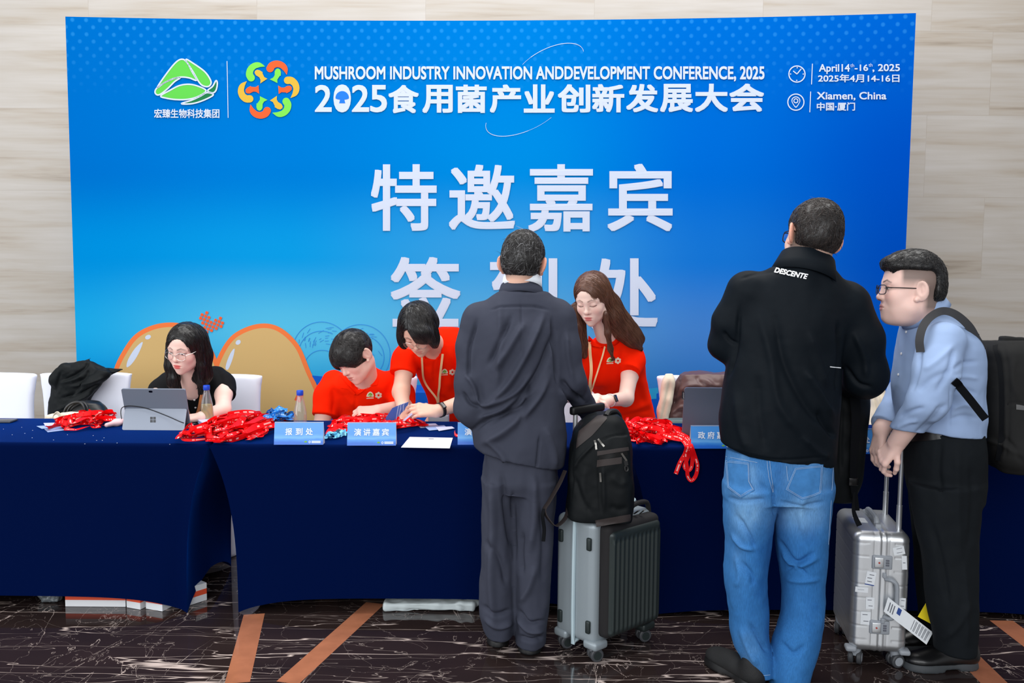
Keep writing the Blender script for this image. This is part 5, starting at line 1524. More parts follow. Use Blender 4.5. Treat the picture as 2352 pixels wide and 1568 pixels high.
# jeans
def denim_material():
    m = bpy.data.materials.new('washed_denim'); m.use_nodes = True; nt = m.node_tree; N = nt.nodes; L = nt.links; b = N['Principled BSDF']
    at = N.new('ShaderNodeAttribute'); at.attribute_name = 'col'; tc = N.new('ShaderNodeTexCoord')
    mp = N.new('ShaderNodeMapping'); mp.inputs['Scale'].default_value = (1, 1, .12); L.new(tc.outputs['Object'], mp.inputs['Vector'])
    n = N.new('ShaderNodeTexNoise'); n.inputs['Scale'].default_value = 420; n.inputs['Detail'].default_value = 3; L.new(mp.outputs['Vector'], n.inputs['Vector'])
    mr = N.new('ShaderNodeMapRange'); mr.inputs[1].default_value = .3; mr.inputs[2].default_value = .7; mr.inputs[3].default_value = .84; mr.inputs[4].default_value = 1.16; L.new(n.outputs['Fac'], mr.inputs[0])
    s_ = N.new('ShaderNodeVectorMath'); s_.operation = 'SCALE'; L.new(at.outputs['Color'], s_.inputs[0]); L.new(mr.outputs[0], s_.inputs['Scale']); L.new(s_.outputs[0], b.inputs['Base Color'])
    b.inputs['Roughness'].default_value = .85; b.inputs['Specular IOR Level'].default_value = .2
    return m
m_denim = denim_material()
T_ = Field()
T_.loft([RP(1666, 1910, 1030, YJ-.01, .15), RP(1663, 1914, 1090, YJ-.01, .165), RP(1665, 1910, 1140, YJ-.01, .155)], .02)
leg(T_, [(1664, 1790, 1110, YJ-.01, .15), (1666, 1774, 1195, YJ-.02, .125), (1672, 1767, 1265, YJ-.02, .115), (1666, 1760, 1334, YJ-.03, .105), (1676, 1761, 1400, YJ-.03, .10), (1684, 1763, 1470, YJ-.03, .10), (1700, 1770, 1505, YJ-.03, .105), (1712, 1772, 1533, YJ-.02, .105)])
leg(T_, [(1776, 1912, 1110, YJ-.01, .15), (1783, 1908, 1195, YJ-.02, .13), (1790, 1898, 1265, YJ-.03, .12), (1800, 1891, 1334, YJ-.04, .108), (1799, 1890, 1404, YJ-.05, .105), (1778, 1882, 1474, YJ-.06, .105), (1768, 1860, 1527, YJ-.06, .11), (1768, 1856, 1596, YJ-.05, .12)])
DF = [([(1776, 1110), (1777, 1150), (1782, 1190)], 3.60, -0.0150), ([(1690, 1180), (1720, 1230), (1735, 1262)], 5.40, -0.0120), ([(1680, 1225), (1705, 1255), (1735, 1262)], 4.50, 0.0120), ([(1790, 1240), (1815, 1280), (1835, 1290), (1870, 1268)], 4.50, -0.0150), ([(1795, 1265), (1830, 1300), (1880, 1280)], 5.40, 0.0135), ([(1805, 1308), (1830, 1300), (1855, 1322)], 3.60, -0.0105), ([(1805, 1330), (1840, 1335), (1885, 1330)], 5.40, 0.0090), ([(1700, 1290), (1725, 1320), (1730, 1345)], 6.30, -0.0120),
      ([(1690, 1270), (1700, 1320), (1690, 1350)], 7.20, 0.0090), ([(1720, 1430), (1745, 1470), (1765, 1500)], 5.40, -0.0120), ([(1700, 1440), (1720, 1490), (1740, 1530)], 7.20, 0.0105), ([(1790, 1470), (1820, 1500), (1850, 1480)], 6.30, -0.0105), ([(1670, 1142), (1705, 1150), (1760, 1146)], 4.50, -0.0090), ([(1790, 1152), (1840, 1162), (1895, 1152)], 4.50, -0.0090), ([(1850, 1130), (1840, 1180), (1850, 1230)], 9.00, 0.0090), ([(1725, 1060), (1735, 1100), (1760, 1130)], 7.20, -0.0060)]
v, f = T_.mesh(.0048); v = relax(v, f, 2); v = cloth(v, f, DF, .008, (8, 8, 5), 63, .001)
q = proj(v); blu = np.array(C(46, 106, 166)[:3]); pal = np.array(C(128, 174, 214)[:3]); dk = np.array(C(16, 76, 142)[:3])
cols = np.tile(blu, (len(v), 1))
def wash(cx, cy, rx, ry, c, a):
    w = a*np.exp(-((q[:, 0]-cx)/rx)**2-((q[:, 1]-cy)/ry)**2); w = np.clip(w*(1+.5*fbm(v*25, 2)), 0, 1)[:, None]; cols[:] = cols*(1-w)+c*w
for a in ((1725, 1180, 34, 40, pal, .62), (1838, 1185, 46, 34, pal, .72), (1705, 1090, 36, 60, pal, .5), (1850, 1095, 50, 60, pal, .4), (1720, 1500, 30, 50, pal, .2), (1695, 1230, 22, 90, pal, .15), (1755, 1300, 25, 120, dk, .45), (1860, 1250, 30, 70, dk, .35), (1790, 1090, 16, 60, dk, .3), (1740, 1400, 26, 70, dk, .2), (1870, 1420, 26, 90, dk, .3)): wash(*a)
jeans = link_mesh('jeans', v, f, m_denim, jm, cols=cols); bvt = bvh_of(v, f)
m_pocket = mat('denim_patch', C(62, 120, 178), .85, spec=.2, var=.12, vscale=40); m_stitch = mat('pale_stitching', C(150, 172, 200), .8); m_stitch_d = mat('dark_seam', C(34, 66, 120), .85)
for pk in ([(1667, 1054), (1721, 1060), (1723, 1105), (1734, 1126), (1703, 1143), (1672, 1120)], [(1802, 1124), (1824, 1072), (1890, 1066), (1886, 1134), (1842, 1148)]):
    po = patch('back_pocket', bvt, pk, m_pocket, jeans, .0025, .002, 5)
    mb = MB()
    for ins_, w_, mm in ((.93, .0016, m_stitch), (.86, .0016, m_stitch)):
        c_ = np.mean(pk, 0); qq = [tuple(c_+(np.array(k)-c_)*ins_) for k in pk]; qq = qq+[qq[0]]
        for a, b in zip(qq[:-1], qq[1:]): drape(mb, bvt, [a, tuple((np.array(a)+b)/2), b], .0010, .0045, .0006, 3)
    mb.build('stitching', m_stitch, po)
mb = MB()
for ln in ([(1762, 1058), (1766, 1095), (1774, 1130)], [(1768, 1058), (1772, 1095), (1777, 1130)], [(1668, 1048), (1700, 1054), (1740, 1062)], [(1914, 1060), (1908, 1150), (1902, 1250)], [(1712, 1543), (1740, 1550), (1768, 1549)], [(1806, 1070), (1808, 1095), (1812, 1112)]): drape(mb, bvt, ln, .0012, .002, .0006, 5)
mb.build('seam', m_stitch, jeans)
m_sneaker = mat('black_sneaker_mesh', C(20, 21, 23), .7, bump=.3, bscale=300)
shoe('shoe', (anL[0]-.0, anL[1]-.075), (-.45, 1), m_sneaker, jm, .30, .115, .085, .032, m_rubber)
shoe('shoe', (anR[0], anR[1]+.03), (.1, 1), m_sneaker, jm, .30, .115, .085, .032, m_rubber)
short_hair(H, jm, 71, (.010, .008, .008), (.045, .032, .028), gray=.01, top=.014, low=-.055, length=.024, cnt=4400, crown=(-.01, -.055, .11))
glasses(H, jm, m_dark_frame, 'square', .026, .017, .104, -.004, .0018)
# ------------------------------------------------------------------ man in profile leaning on the trolley handle
H = Head(2090, 664, 3.22, 83, 2, 2, 1.06, fat=.007, eyes='open')
YP = 3.25
B = Field(); H.add(B)
B.cone(H.w(0, -.030, -.050), P(2138, 745, YP), .066, .068, .03)
B.ell(H.w(0, .02, -.095), np.array([.05, .05, .03]), .03)
B.loft([RP(2110, 2225, 1030, YP, .12), RP(2085, 2238, 960, YP, .15), RP(2078, 2238, 880, YP, .15), RP(2085, 2230, 800, YP, .15), RP(2100, 2195, 755, YP, .10)], .04)
shN, shF = P(2158, 785, 3.10), P(2130, 765, 3.44)
elN, wrN = P(2128, 915, 3.05), P(2060, 1016, 3.20)
elF, wrF = P(2080, 900, 3.47), P(2024, 986, 3.36)
B.chain([shN, elN, wrN], [.054, .045, .033], .02); B.chain([shF, elF, wrF], [.054, .045, .033], .02)
hand(B, wrN, (-.42, .42, -.80), (-.80, -.25, .35), -1, ((.5, .7, .5), (.55, .8, .5), (.6, .8, .5), (.6, .8, .5)), 1.0, .05)
hand(B, wrF, (-.20, -.15, -1), (-.95, -.2, .15), 1, ((.3, .55, .4), (.35, .6, .4), (.4, .6, .4), (.45, .6, .4)), 1.0, .08)
anN, anF = PZ(2222, 1535, 0), PZ(2185, 1490, 0)
B.chain([P(2175, 1070, 3.19), P(2185, 1280, 3.16), P(2196, 1470, 3.16)], [.07, .058, .034], .03); B.ell((anN[0]-.09, anN[1]+.02, .045), (.10, .030, .024), .02)
B.chain([P(2165, 1070, 3.33), P(2165, 1280, 3.37), P(2168, 1440, 3.40)], [.07, .058, .034], .03); B.ell((anF[0]-.08, anF[1]+.02, .045), (.10, .030, .024), .02)
v, f = B.mesh(.0028); v = relax(v, f, 1, .3)
def fade(L, cols, mixc):
    x, y, z = L.T
    w = np.clip((z-.000+.9*np.clip(-y-.02, 0, .1))/.035, 0, 1)*np.clip((.052-y)/.012, 0, 1)*(np.linalg.norm(L, axis=1) < .15)
    w2 = np.clip((-.022-y)/.02, 0, 1)*np.clip((z+.088)/.03, 0, 1)*(np.linalg.norm(L, axis=1) < .15)
    w = np.maximum(w, w2)*.82*(1-.5*(np.abs(x) > .080)); cols[:] = cols*(1-w[:, None])+np.array([.085, .07, .06])*w[:, None]
cols = H.paint(v, skin_cols(len(v), C(238, 200, 188)), lip=(.66, .28, .24), shade=fade)
pm = tag(link_mesh('person', v, f, m_skin, cols=cols), 'man in a pale blue shirt and glasses in profile, both hands on a trolley handle', 'person', 'visitors in front of the desk')
m_blueshirt = mat('pale_blue_oxford', C(150, 172, 208), .8, spec=.08, bump=.06, bscale=900)
S = Field()
S.loft([RP(a, b, y, YP, r) for a, b, y, r in ((2092, 2250, 1012, .17), (2076, 2250, 985, .18), (2062, 2252, 940, .185), (2054, 2252, 890, .18), (2060, 2251, 830, .18), (2074, 2238, 770, .165), (2082, 2216, 735, .13), (2088, 2192, 716, .10), (2098, 2170, 704, .075))], .03)
S.sleeve([P(2162, 788, 3.10), P(2148, 852, 3.05), P(2130, 920, 3.05), P(2064, 1010, 3.19)], [.080, .072, .066, .050], .03)
S.sleeve([P(2130, 765, 3.42), P(2110, 850, 3.46), P(2078, 905, 3.47), P(2028, 978, 3.37)], [.075, .070, .062, .050], .03)
S.plane(P(2160, 1000, 3.10), (-.1, 0, -1), .004, rad=.30)
S.cone(P(2118, 708, YP), P(2122, 730, YP), .060, .068, .006, 's')
SFo = [([(2190, 800), (2180, 850), (2150, 900)], 6, -.009), ([(2120, 850), (2150, 830), (2195, 790)], 7, .007), ([(2110, 900), (2140, 870), (2190, 850)], 7, -.006), ([(2190, 850), (2210, 835), (2245, 830)], 5, -.006), ([(2185, 870), (2215, 865), (2248, 870)], 5, .006), ([(2190, 900), (2215, 895), (2246, 905)], 5, -.006), ([(2185, 940), (2215, 930), (2246, 940)], 5, .006), ([(2180, 965), (2210, 955), (2246, 960)], 5, -.006),
       ([(2060, 960), (2090, 945), (2125, 935)], 5, -.007), ([(2055, 985), (2085, 970), (2110, 965)], 5, .007), ([(2100, 1000), (2135, 965), (2165, 925)], 5, -.008), ([(2182, 880), (2182, 940), (2180, 985)], 2.5, -.004), ([(2115, 790), (2110, 850), (2095, 900)], 5, -.007), ([(2175, 925), (2150, 960), (2110, 1005)], 6, -.010)]
shirt, bv = sdf_mesh('shirt', S, .0048, m_blueshirt, pm, SFo, amp=.007, scale=(6, 6, 6), seed=81, it=2)
collar_ring('collar', P(2121, 714, YP-.010), (-.53, 0, .85), .077, .083, .042, m_blueshirt, shirt, 1.06, .004, fwd=(-1, 0, 0))
patch('cuff', bv, [(2045, 998), (2058, 988), (2088, 1018), (2084, 1030), (2066, 1034), (2050, 1022)], m_blueshirt, shirt, .004, .003)
for x, y in ((2078, 1022), (2082, 762), (2071, 812), (2064, 860)):
    h, n = hit(bv, x, y, .001)
    if h is not None: MB().lathe((0, 0, 0), [(0.0001, .003), (.004, .0025), (.005, .001), (.005, 0)], 12).build('button', m_pearl, shirt).data.transform(Matrix.Translation(h)@Vector(n).to_track_quat('Z', 'Y').to_matrix().to_4x4())
T_ = Field(); m_blacktr = suit_cloth('black_trousers_wool', C(18, 22, 26))
T_.loft([RP(2090, 2248, 985, YP, .16), RP(2086, 2250, 1030, YP, .17), RP(2086, 2250, 1090, YP, .165), RP(2094, 2246, 1140, YP, .155)], .03)
leg(T_, [(2090, 2248, 1110, 3.18, .11), (2102, 2246, 1200, 3.17, .10), (2120, 2242, 1300, 3.16, .092), (2134, 2238, 1400, 3.15, .088), (2146, 2236, 1460, 3.15, .085), (2150, 2236, 1492, 3.15, .085)])
leg(T_, [(2088, 2240, 1110, 3.35, .12), (2096, 2235, 1200, 3.37, .11), (2106, 2226, 1300, 3.38, .10), (2112, 2220, 1400, 3.40, .09), (2118, 2215, 1470, 3.41, .09)])
TFo = [([(2160, 1010), (2155, 1080), (2165, 1150)], 8, -.009), ([(2200, 1020), (2200, 1150), (2205, 1300)], 10, .008), ([(2230, 1060), (2235, 1160), (2225, 1260)], 8, -.008), ([(2140, 1200), (2165, 1300), (2180, 1400)], 8, -.008), ([(2225, 1380), (2205, 1430), (2170, 1470)], 8, .008), ([(2215, 1300), (2222, 1400), (2220, 1490)], 7, .008)]
tro, bvp = sdf_mesh('trousers', T_, .0052, m_blacktr, pm, TFo, amp=.008, scale=(8, 8, 4), seed=83, it=2)
mb = MB(); drape(mb, bvp, [(2090, 1003), (2140, 1000), (2200, 994), (2250, 986)], .034, .004, .003); mb.build('belt', m_shoe, pm)
shoe('shoe', (anN[0]+.045, anN[1]+.02), (-1, -.06), m_shoe, pm, .285, .112, .10, .030, mat('dark_grey_sole', C(58, 62, 66), .6))
shoe('shoe', (anF[0]+.03, anF[1]+.02), (-1, -.05), m_shoe, pm, .285, .112, .10, .030, MATS['dark_grey_sole'])
def cut_sides(Hh):
    for q in (-1, 1): Hh.box((q*.105, .060, -.065), (.060, .122, .128), .02, .02, 's')
    Hh.ell((0, -.075, -.085), (.10, .05, .05), .02, 's')
    Hh.box((0, .150, -.035), (.12, .078, .100), .02, .01, 's')
    Hh.ell((0, .066, .086), (.050, .034, .020), .02)
short_hair(H, pm, 85, (.006, .006, .007), (.03, .027, .026), top=.020, low=-.075, length=.028, cnt=3000, crown=(0, -.06, .08), cut=cut_sides)
glasses(H, pm, m_dark_frame, 'square', .026, .0155, .104, -.006, .0015)
# backpack he carries
m_pack = mat('charcoal_backpack_fabric', C(40, 40, 40), .85, bump=.2, bscale=600, spec=.08); m_strap = mat('black_webbing', C(10, 12, 16), .7, spec=.12); m_zip = mat('zip_metal', C(120, 118, 114), .3, metal=1.0)
BPk = Field()
BPk.loft([RP(a, b, y, 3.30, r) for a, b, y, r in ((2275, 2400, 1072, .11), (2262, 2418, 1050, .145), (2250, 2432, 990, .155), (2245, 2440, 900, .155), (2247, 2428, 830, .15), (2254, 2400, 795, .13), (2270, 2375, 782, .10))], .02, e=4)
BPk.loft([RP(a, b, y, 3.29, r) for a, b, y, r in ((2345, 2440, 1066, .10), (2335, 2460, 1020, .135), (2335, 2468, 940, .135), (2345, 2455, 880, .12), (2360, 2430, 862, .10))], .02, e=4)
v, f = BPk.mesh(.006); v = relax(v, f, 2)
v = cloth(v, f, [([(2285, 790), (2300, 850), (2302, 1000), (2296, 1060)], 4, -.007), ([(2306, 795), (2316, 860), (2316, 1000), (2306, 1060)], 3, -.005), ([(2262, 1010), (2300, 1020), (2352, 1050)], 6, .008), ([(2300, 1000), (2330, 1030), (2352, 1070)], 6, -.008), ([(2310, 930), (2330, 925), (2352, 928)], 3, -.005), ([(2330, 820), (2325, 870), (2340, 920)], 8, .007)], .008, (6, 6, 5), 91)
pack = tag(link_mesh('backpack', v, f, m_pack), 'large charcoal backpack worn by the man in the pale blue shirt', 'backpack'); bvk = bvh_of(v, f)
mb = MB(); sp = crom([P(*k) for k in ((2114, 808, 3.035), (2112, 780, 3.035), (2120, 750, 3.05), (2138, 727, 3.08), (2165, 714, 3.10), (2195, 722, 3.10), (2225, 748, 3.11), (2244, 780, 3.13), (2258, 802, 3.15))], 8); tg_ = np.gradient(sp, axis=0); wd_ = np.cross(tg_, sp-CAM); wd_ /= np.linalg.norm(wd_, axis=1)[:, None]; mb.ribbon(sp, wd_, .027, .010); mb.build('shoulder_strap', mat('grey_padded_strap', C(66, 66, 68), .85, spec=.1), pack)
mb = MB(); drape(mb, bv, [(2190, 872), (2210, 895), (2232, 922), (2254, 950), (2264, 962)], .026, .005, .003); mb.build('lower_strap', m_strap, pack)
mb = MB(); drape(mb, bvk, [(2290, 792), (2303, 850), (2306, 930), (2304, 1000), (2297, 1058)], .028, .001, .002); mb.build('side_band', m_strap, pack)
patch('label_tab', bvk, [(2334, 929), (2356, 932), (2356, 942), (2334, 940)], mat('grey_label', C(92, 92, 92), .6), pack, .002, .002)
patch('grab_loop', bvk, [(2238, 758), (2250, 768), (2244, 776), (2234, 764)], m_pack, pack, .004, .004)

# ================================================================== luggage
m_alu = mat('brushed_aluminium', C(222, 225, 228), .36, metal=.88)
m_alu_d = mat('satin_grey_plastic', C(150, 155, 162), .42, spec=.4); m_sticker = mat('sticker_paper', C(226, 230, 234), .55); m_wheel = mat('grey_wheel_rubber', C(62, 64, 68), .55)
def wheels(parent, c, yaw, mcap):
    """pair of caster wheels turned about the vertical"""
    R = rotz(yaw); ax_ = R@np.array([1.0, 0, 0])
    for k in (-1, 1):
        c_ = c+ax_*k*.015
        w_ = MB().lathe(c_, [(.010, -.0095), (.022, -.0095), (.0262, -.006), (.0262, .006), (.022, .0095), (.010, .0095)], 24, R=R@roty(math.pi/2)).build('wheel', m_wheel, parent)
        MB().lathe(c_+ax_*k*.0098, [(.0001, -.0006), (.0165, -.0006), (.0165, .0008), (.0001, .0012)], 20, R=R@roty(math.pi/2)).build('hub_cap', mcap, parent)
m_ink = mat('printed_ink', C(96, 98, 108), .6); m_chrome = mat('polished_rod', C(214, 216, 220), .32, metal=.75)
th = math.radians(9.6)
LU = np.array([math.cos(th), -math.sin(th), 0]); LW = np.array([math.sin(th), math.cos(th), 0]); L0 = PZ(1950, 1532, 0.0)
RL = np.stack([LU, LW, [0, 0, 1.0]], 1)
def lp(u, w, z): return L0+LU*u+LW*w+np.array([0, 0, z])
TH_, WD_, ZB, ZT = .205, .37, .062, .525
silver = empty('suitcase', lp(TH_/2, WD_/2, 0), 'ribbed silver aluminium suitcase with stickers beside the man in jeans', 'suitcase')
F = Field().frame(RL, L0)
F.box((TH_/2, WD_/2, (ZB+ZT)/2), (TH_/2, WD_/2, (ZT-ZB)/2), .034, 0)
F.frame(); v, f = F.mesh(.004)
L = (v-L0)@RL; n = vnormals(v, f); nl = n@RL
z = L[:, 2]
groove = np.zeros(len(v))
for k in range(8):
    zz = ZB+.050+k*.0535
    groove -= .0014*np.exp(-((z-zz)/.0020)**2)*((np.abs(nl[:, 2]) < .5))*((np.abs(L[:, 0]-TH_/2) > .045) | (np.abs(nl[:, 0]) > .7))
groove -= .0020*np.exp(-((L[:, 0]-TH_/2)/.0022)**2)
for k in (-1, 1): groove += .0022*np.exp(-((L[:, 0]-TH_/2-k*.010)/.0045)**2)-.0012*np.exp(-((L[:, 0]-TH_/2-k*.028)/.0016)**2)
groove -= .0016*(np.exp(-((z-(ZT-.045))/.0018)**2)*(L[:, 1] < .05)*(np.abs(nl[:, 2]) < .7)*(np.abs(L[:, 0]-TH_/2) > .055))
v = v+n*groove[:, None]
link_mesh('shell', v, f, m_alu, silver)
# corner caps, locks, handles
for u in (.006, TH_-.006):
    MB().box(lp(u, .02, ZB+.008), (.04, .045, .02), RL, .008).build('corner_guard', m_alu_d, silver)
for zc in (.415, .165):
    lk = MB().box(lp(TH_/2, -.002, zc), (.072, .010, .052), RL, .0045).build('latch', m_alu_d, silver)
    MB().box(lp(TH_/2-.012, -.008, zc), (.032, .006, .038), RL, .002).build('latch_plate', m_alu, lk)
    mb = MB()
    for i in range(3): mb.box(lp(TH_/2+.018, -.0075, zc+.009-.009*i), (.012, .004, .006), RL, .001)
    mb.build('dial', m_ink, lk)
    MB().lathe(lp(TH_/2-.012, -.0115, zc), [(.0035, -.001), (.0035, .001)], 12, R=RL@rotx(math.pi/2)).build('keyhole', mat('red_ring', C(170, 60, 50), .5), lk)
sh_ = MB(); hx = TH_/2+.022
sh_.tube(crom([lp(hx-.008, -.002, .352), lp(hx+.012, -.016, .352), lp(hx+.028, -.020, .338), lp(hx+.031, -.020, .30), lp(hx+.031, -.020, .255), lp(hx+.028, -.020, .222), lp(hx+.012, -.016, .206), lp(hx-.008, -.002, .206)], 6), .008, 10)
sh_.box(lp(hx-.012, -.004, .366), (.014, .014, .020), RL, .003); sh_.box(lp(hx-.012, -.004, .192), (.014, .014, .020), RL, .003)
sh_.build('side_handle', m_alu_d, silver)
tb = MB(); tb.tube(crom([lp(TH_/2, .10, ZT-.002), lp(TH_/2, .108, ZT+.018), lp(TH_/2, .13, ZT+.024), lp(TH_/2, .185, ZT+.025), lp(TH_/2, .24, ZT+.024), lp(TH_/2, .262, ZT+.018), lp(TH_/2, .27, ZT-.002)], 6), .011, 10)
for w_ in (.085, .285): tb.box(lp(TH_/2, w_, ZT+.005), (.022, .024, .016), RL, .004)
tb.build('top_handle', m_alu_d, silver)
ZH = .985
for w_ in (.075, .285):
    r_ = MB(); r_.cyl(lp(TH_-.030, w_, ZT-.03), lp(TH_-.030, w_, ZT+.09), .0105); r_.cyl(lp(TH_-.030, w_, ZT+.085), lp(TH_-.030, w_, ZH-.012), .0085)
    r_.build('handle_rod', m_chrome, silver)
MB().box(lp(TH_-.030, .18, ZH), (.026, .25, .030), RL, .010).build('trolley_grip', m_alu_d, silver)
for u in (.030, TH_-.030):
    for w_ in (.045, WD_-.045):
        wb = MB().cyl(lp(u, w_, .035), lp(u, w_, ZB+.008), .017, .024).build('caster', m_alu_d, silver)
        wheels(wb, lp(u, w_, .0265), (math.radians(-78) if u > .1 else math.radians(-28)) if w_ < .2 else math.radians(-20), m_alu_d)
def sticker(u, z, w, h, ang=0.0, lines=2, blue=False):
    R2 = RL@roty(math.radians(ang)); c_ = lp(u, -.0012, z)
    o = MB().box(c_, (w, .0008, h), R2).build('sticker', m_sticker, silver, smooth=False)
    mb = MB(); rr = random.Random(int(u*1e4+z*1e3))
    for i in range(lines): mb.box(c_+R2@np.array([rr.uniform(-.1, .1)*w, -.0007, h*(.28-.5*i/max(1, lines-1) if lines > 1 else 0)]), (w*.5, .0004, h*.05), R2)
    mb.build('print', m_ink, o, smooth=False)
    if blue: MB().box(c_+R2@np.array([0, -.0007, -h*.46]), (w, .0004, h*.07), R2).build('print', mat('navy_print', C(40, 70, 140), .5), o, smooth=False)
sticker(.160, .462, .040, .030, -14); sticker(.181, .418, .018, .052, -4, 1); sticker(.064, .350, .034, .052, 8, 3, True); sticker(.034, .305, .046, .020, 2, 1); sticker(.066, .255, .030, .045, -1, 2); sticker(.180, .262, .024, .042, 0, 2); sticker(.052, .196, .036, .05, 0, 2)
MB().box(lp(.055, .17, ZT+.0006), (.045, .06, .0008), RL).build('sticker', m_sticker, silver, smooth=False)
# airline tags tied to the side handle
def tag_strip(name, q, m, label, cat, mark=None):
    pts = [P(x, y, Y) for x, y, Y in q]
    mb = MB().slab(pts, (0, -1, 0), .001); o = tag(mb.build(name, m, smooth=False), label, cat)
    if mark: mark(o, pts)
    return o
def marks_white(o, p):
    p = [np.array(k) for k in p]; mb = MB()
    def at(s, t): return (p[0]*(1-s)+p[3]*s)*(1-t)+(p[1]*(1-s)+p[2]*s)*t-np.array([0, .0012, 0])
    for i in range(16):
        a = .60+i*.022
        if i % 3 != 1: mb.add([at(a, .12), at(a+.010, .12), at(a+.010, .85), at(a, .85)], [(0, 1, 2, 3)])
    for i in range(3): mb.add([at(.06+.05*i, .2), at(.08+.05*i, .2), at(.08+.05*i, .8), at(.06+.05*i, .8)], [(0, 1, 2, 3)])
    mb.build('barcode', m_ink, o, smooth=False)
    MB().add([at(.24, .12), at(.32, .12), at(.32, .55), at(.24, .55)], [(0, 1, 2, 3)]).build('print', MATS['navy_print'], o, smooth=False)
yt = lp(0, 0, 0)[1]-.05
tag_strip('luggage_tag', [(2040, 1371, yt), (2030, 1404, yt), (2128, 1480, yt-.03), (2143, 1452, yt-.03)], m_sticker, 'long white airline luggage tag tied to the silver suitcase', 'luggage tag', marks_white)
def marks_yellow(o, p):
    p = [np.array(k) for k in p]; v_, f_ = text_geo('行李'); lo, hi = v_.min(0), v_.max(0); out = []
    for k in v_:
        s_ = .12+.42*(k[0]-lo[0])/(hi[0]-lo[0]); t_ = .28+.44*(1-(k[1]-lo[1])/(hi[1]-lo[1]))
        out.append((p[0]*(1-s_)+p[3]*s_)*(1-t_)+(p[1]*(1-s_)+p[2]*s_)*t_-np.array([0, .0012, 0]))
    link_mesh('tag_lettering', out, f_, m_ink, o, smooth=False)
tag_strip('luggage_tag', [(2140, 1362, yt-.01), (2160, 1381, yt-.01), (2138, 1432, yt-.02), (2108, 1416, yt-.02)], mat('yellow_card', C(240, 216, 40), .5), 'yellow luggage tag tied to the silver suitcase', 'luggage tag', marks_yellow)

# grey case with a ribbed front pocket
NW, LWh, RWh = PZ(1378, 1532, 0), PZ(1284, 1511, 0), PZ(1484, 1487, 0)
gb = RWh-NW; gb /= np.linalg.norm(gb); ga = np.array([-gb[1], gb[0], 0]);
if ga[0] > 0: ga = -ga
RG = np.stack([gb, ga, [0, 0, 1.0]], 1)     # x along the ribbed front, y across the thickness
if np.linalg.det(RG) < 0: RG[:, 1] *= 1
G0 = NW.copy()
def gp(x, y, z): return G0+gb*x+ga*y+np.array([0, 0, z])
GW, GT, GB, GZ = .345, .245, .062, .545
grey = empty('suitcase', gp(GW/2, GT/2, 0), 'grey cabin suitcase with ribbed dark front pocket, a black backpack resting on it', 'suitcase')
m_gshell = mat('pewter_shell', C(146, 156, 162), .42, metal=.25); m_gfront = mat('dark_green_grey_shell', C(44, 52, 52), .38, metal=.3); m_gasket = mat('black_fabric_gusset', C(22, 20, 22), .8); m_trim = mat('pale_aluminium_trim', C(190, 210, 218), .35, metal=.3)
F = Field().frame(RG, G0)
F.box((GW/2, GT/2+.022, (GB+GZ)/2), (GW/2, GT/2-.018, (GZ-GB)/2), .028, 0); F.frame(); v, f = F.mesh(.005); link_mesh('shell', v, f, m_gshell, grey)
F = Field().frame(RG, G0); F.box((GW/2+.012, .028, (GB+GZ)/2+.010), (GW/2-.020, .034, (GZ-GB)/2-.020), .024, 0); F.frame(); v, f = F.mesh(.005); link_mesh('gusset', v, f, m_gasket, grey)
F = Field().frame(RG, G0); F.box((GW/2+.014, .006, (GB+GZ)/2+.004), (GW/2-.026, .022, (GZ-GB)/2-.034), .022, 0); F.frame(); v, f = F.mesh(.0035)
L = (v-G0)@RG; n = vnormals(v, f); nl = n@RG
v = v+n*(.0042*np.cos((L[:, 0]-.03)/.0248*2*math.pi)*np.clip(-nl[:, 1]*2-.6, 0, 1)*np.clip((GZ-.06-L[:, 2])/.02, 0, 1)*np.clip((L[:, 2]-GB-.05)/.02, 0, 1))[:, None]
link_mesh('front_pocket', v, f, m_gfront, grey)
mb = MB(); yb_ = .142; ring_ = [(-.0015, yb_, GB+.02), (-.0015, yb_, GZ-.03), (.010, yb_, GZ-.006), (.03, yb_, GZ+.0015), (GW-.03, yb_, GZ+.0015), (GW+.0015, yb_, GZ-.03), (GW+.0015, yb_, GB+.02), (GW-.03, yb_, GB-.001), (.03, yb_, GB-.001)]
mb.tube([gp(*k) for k in crom(ring_, 4, True)], .0085, 8, closed=True); mb.build('frame_trim', m_trim, grey)
for y_ in (.062, GT-.032):
    for z_ in (GB+.075, GZ-.085): MB().box(gp(-.004, y_, z_), (.014, .022, .050), RG, .006).build('bumper', m_gfront, grey)
for x_, y_ in ((.032, .055), (.032, GT-.030), (GW-.03, .055), (GW-.03, GT-.03)):
    MB().box(gp(x_, y_, GB+.004), (.075, .070, .034), RG, .012).build('corner_guard', m_gfront if y_ < .1 and x_ > .1 else m_gshell, grey)
    cb_ = MB().cyl(gp(x_, y_, .034), gp(x_, y_, GB), .018, .026).build('caster', m_alu_d, grey)
    wheels(cb_, gp(x_, y_, .0265), math.radians(-72), m_gfront)
for x_ in (.070, GW-.14):
    mb = MB(); mb.cyl(gp(x_, GT-.03, GZ-.02), gp(x_, GT-.03, .93), .0095); mb.build('handle_rod', m_chrome, grey)
MB().box(gp((.070+GW-.14)/2, GT-.03, .945), (GW-.16, .028, .034), RG, .010).build('trolley_grip', m_rubber, grey)
th_ = MB(); th_.tube(crom([gp(GW-.13, .055, GZ-.002), gp(GW-.11, .055, GZ+.024), gp(GW-.06, .055, GZ+.030), gp(GW-.022, .055, GZ+.020), gp(GW-.010, .055, GZ-.02)], 6), .010, 10); th_.build('top_handle', m_gasket, grey)
pz = MB()
for k in (0, 1): pz.box(gp(GW-.125+.022*k, .022-.01*k, GZ+.008), (.010, .004, .030), RG@rotx(.9)@rotz(.4*k), .0015)
pz.build('zip_pull', m_zip, grey)

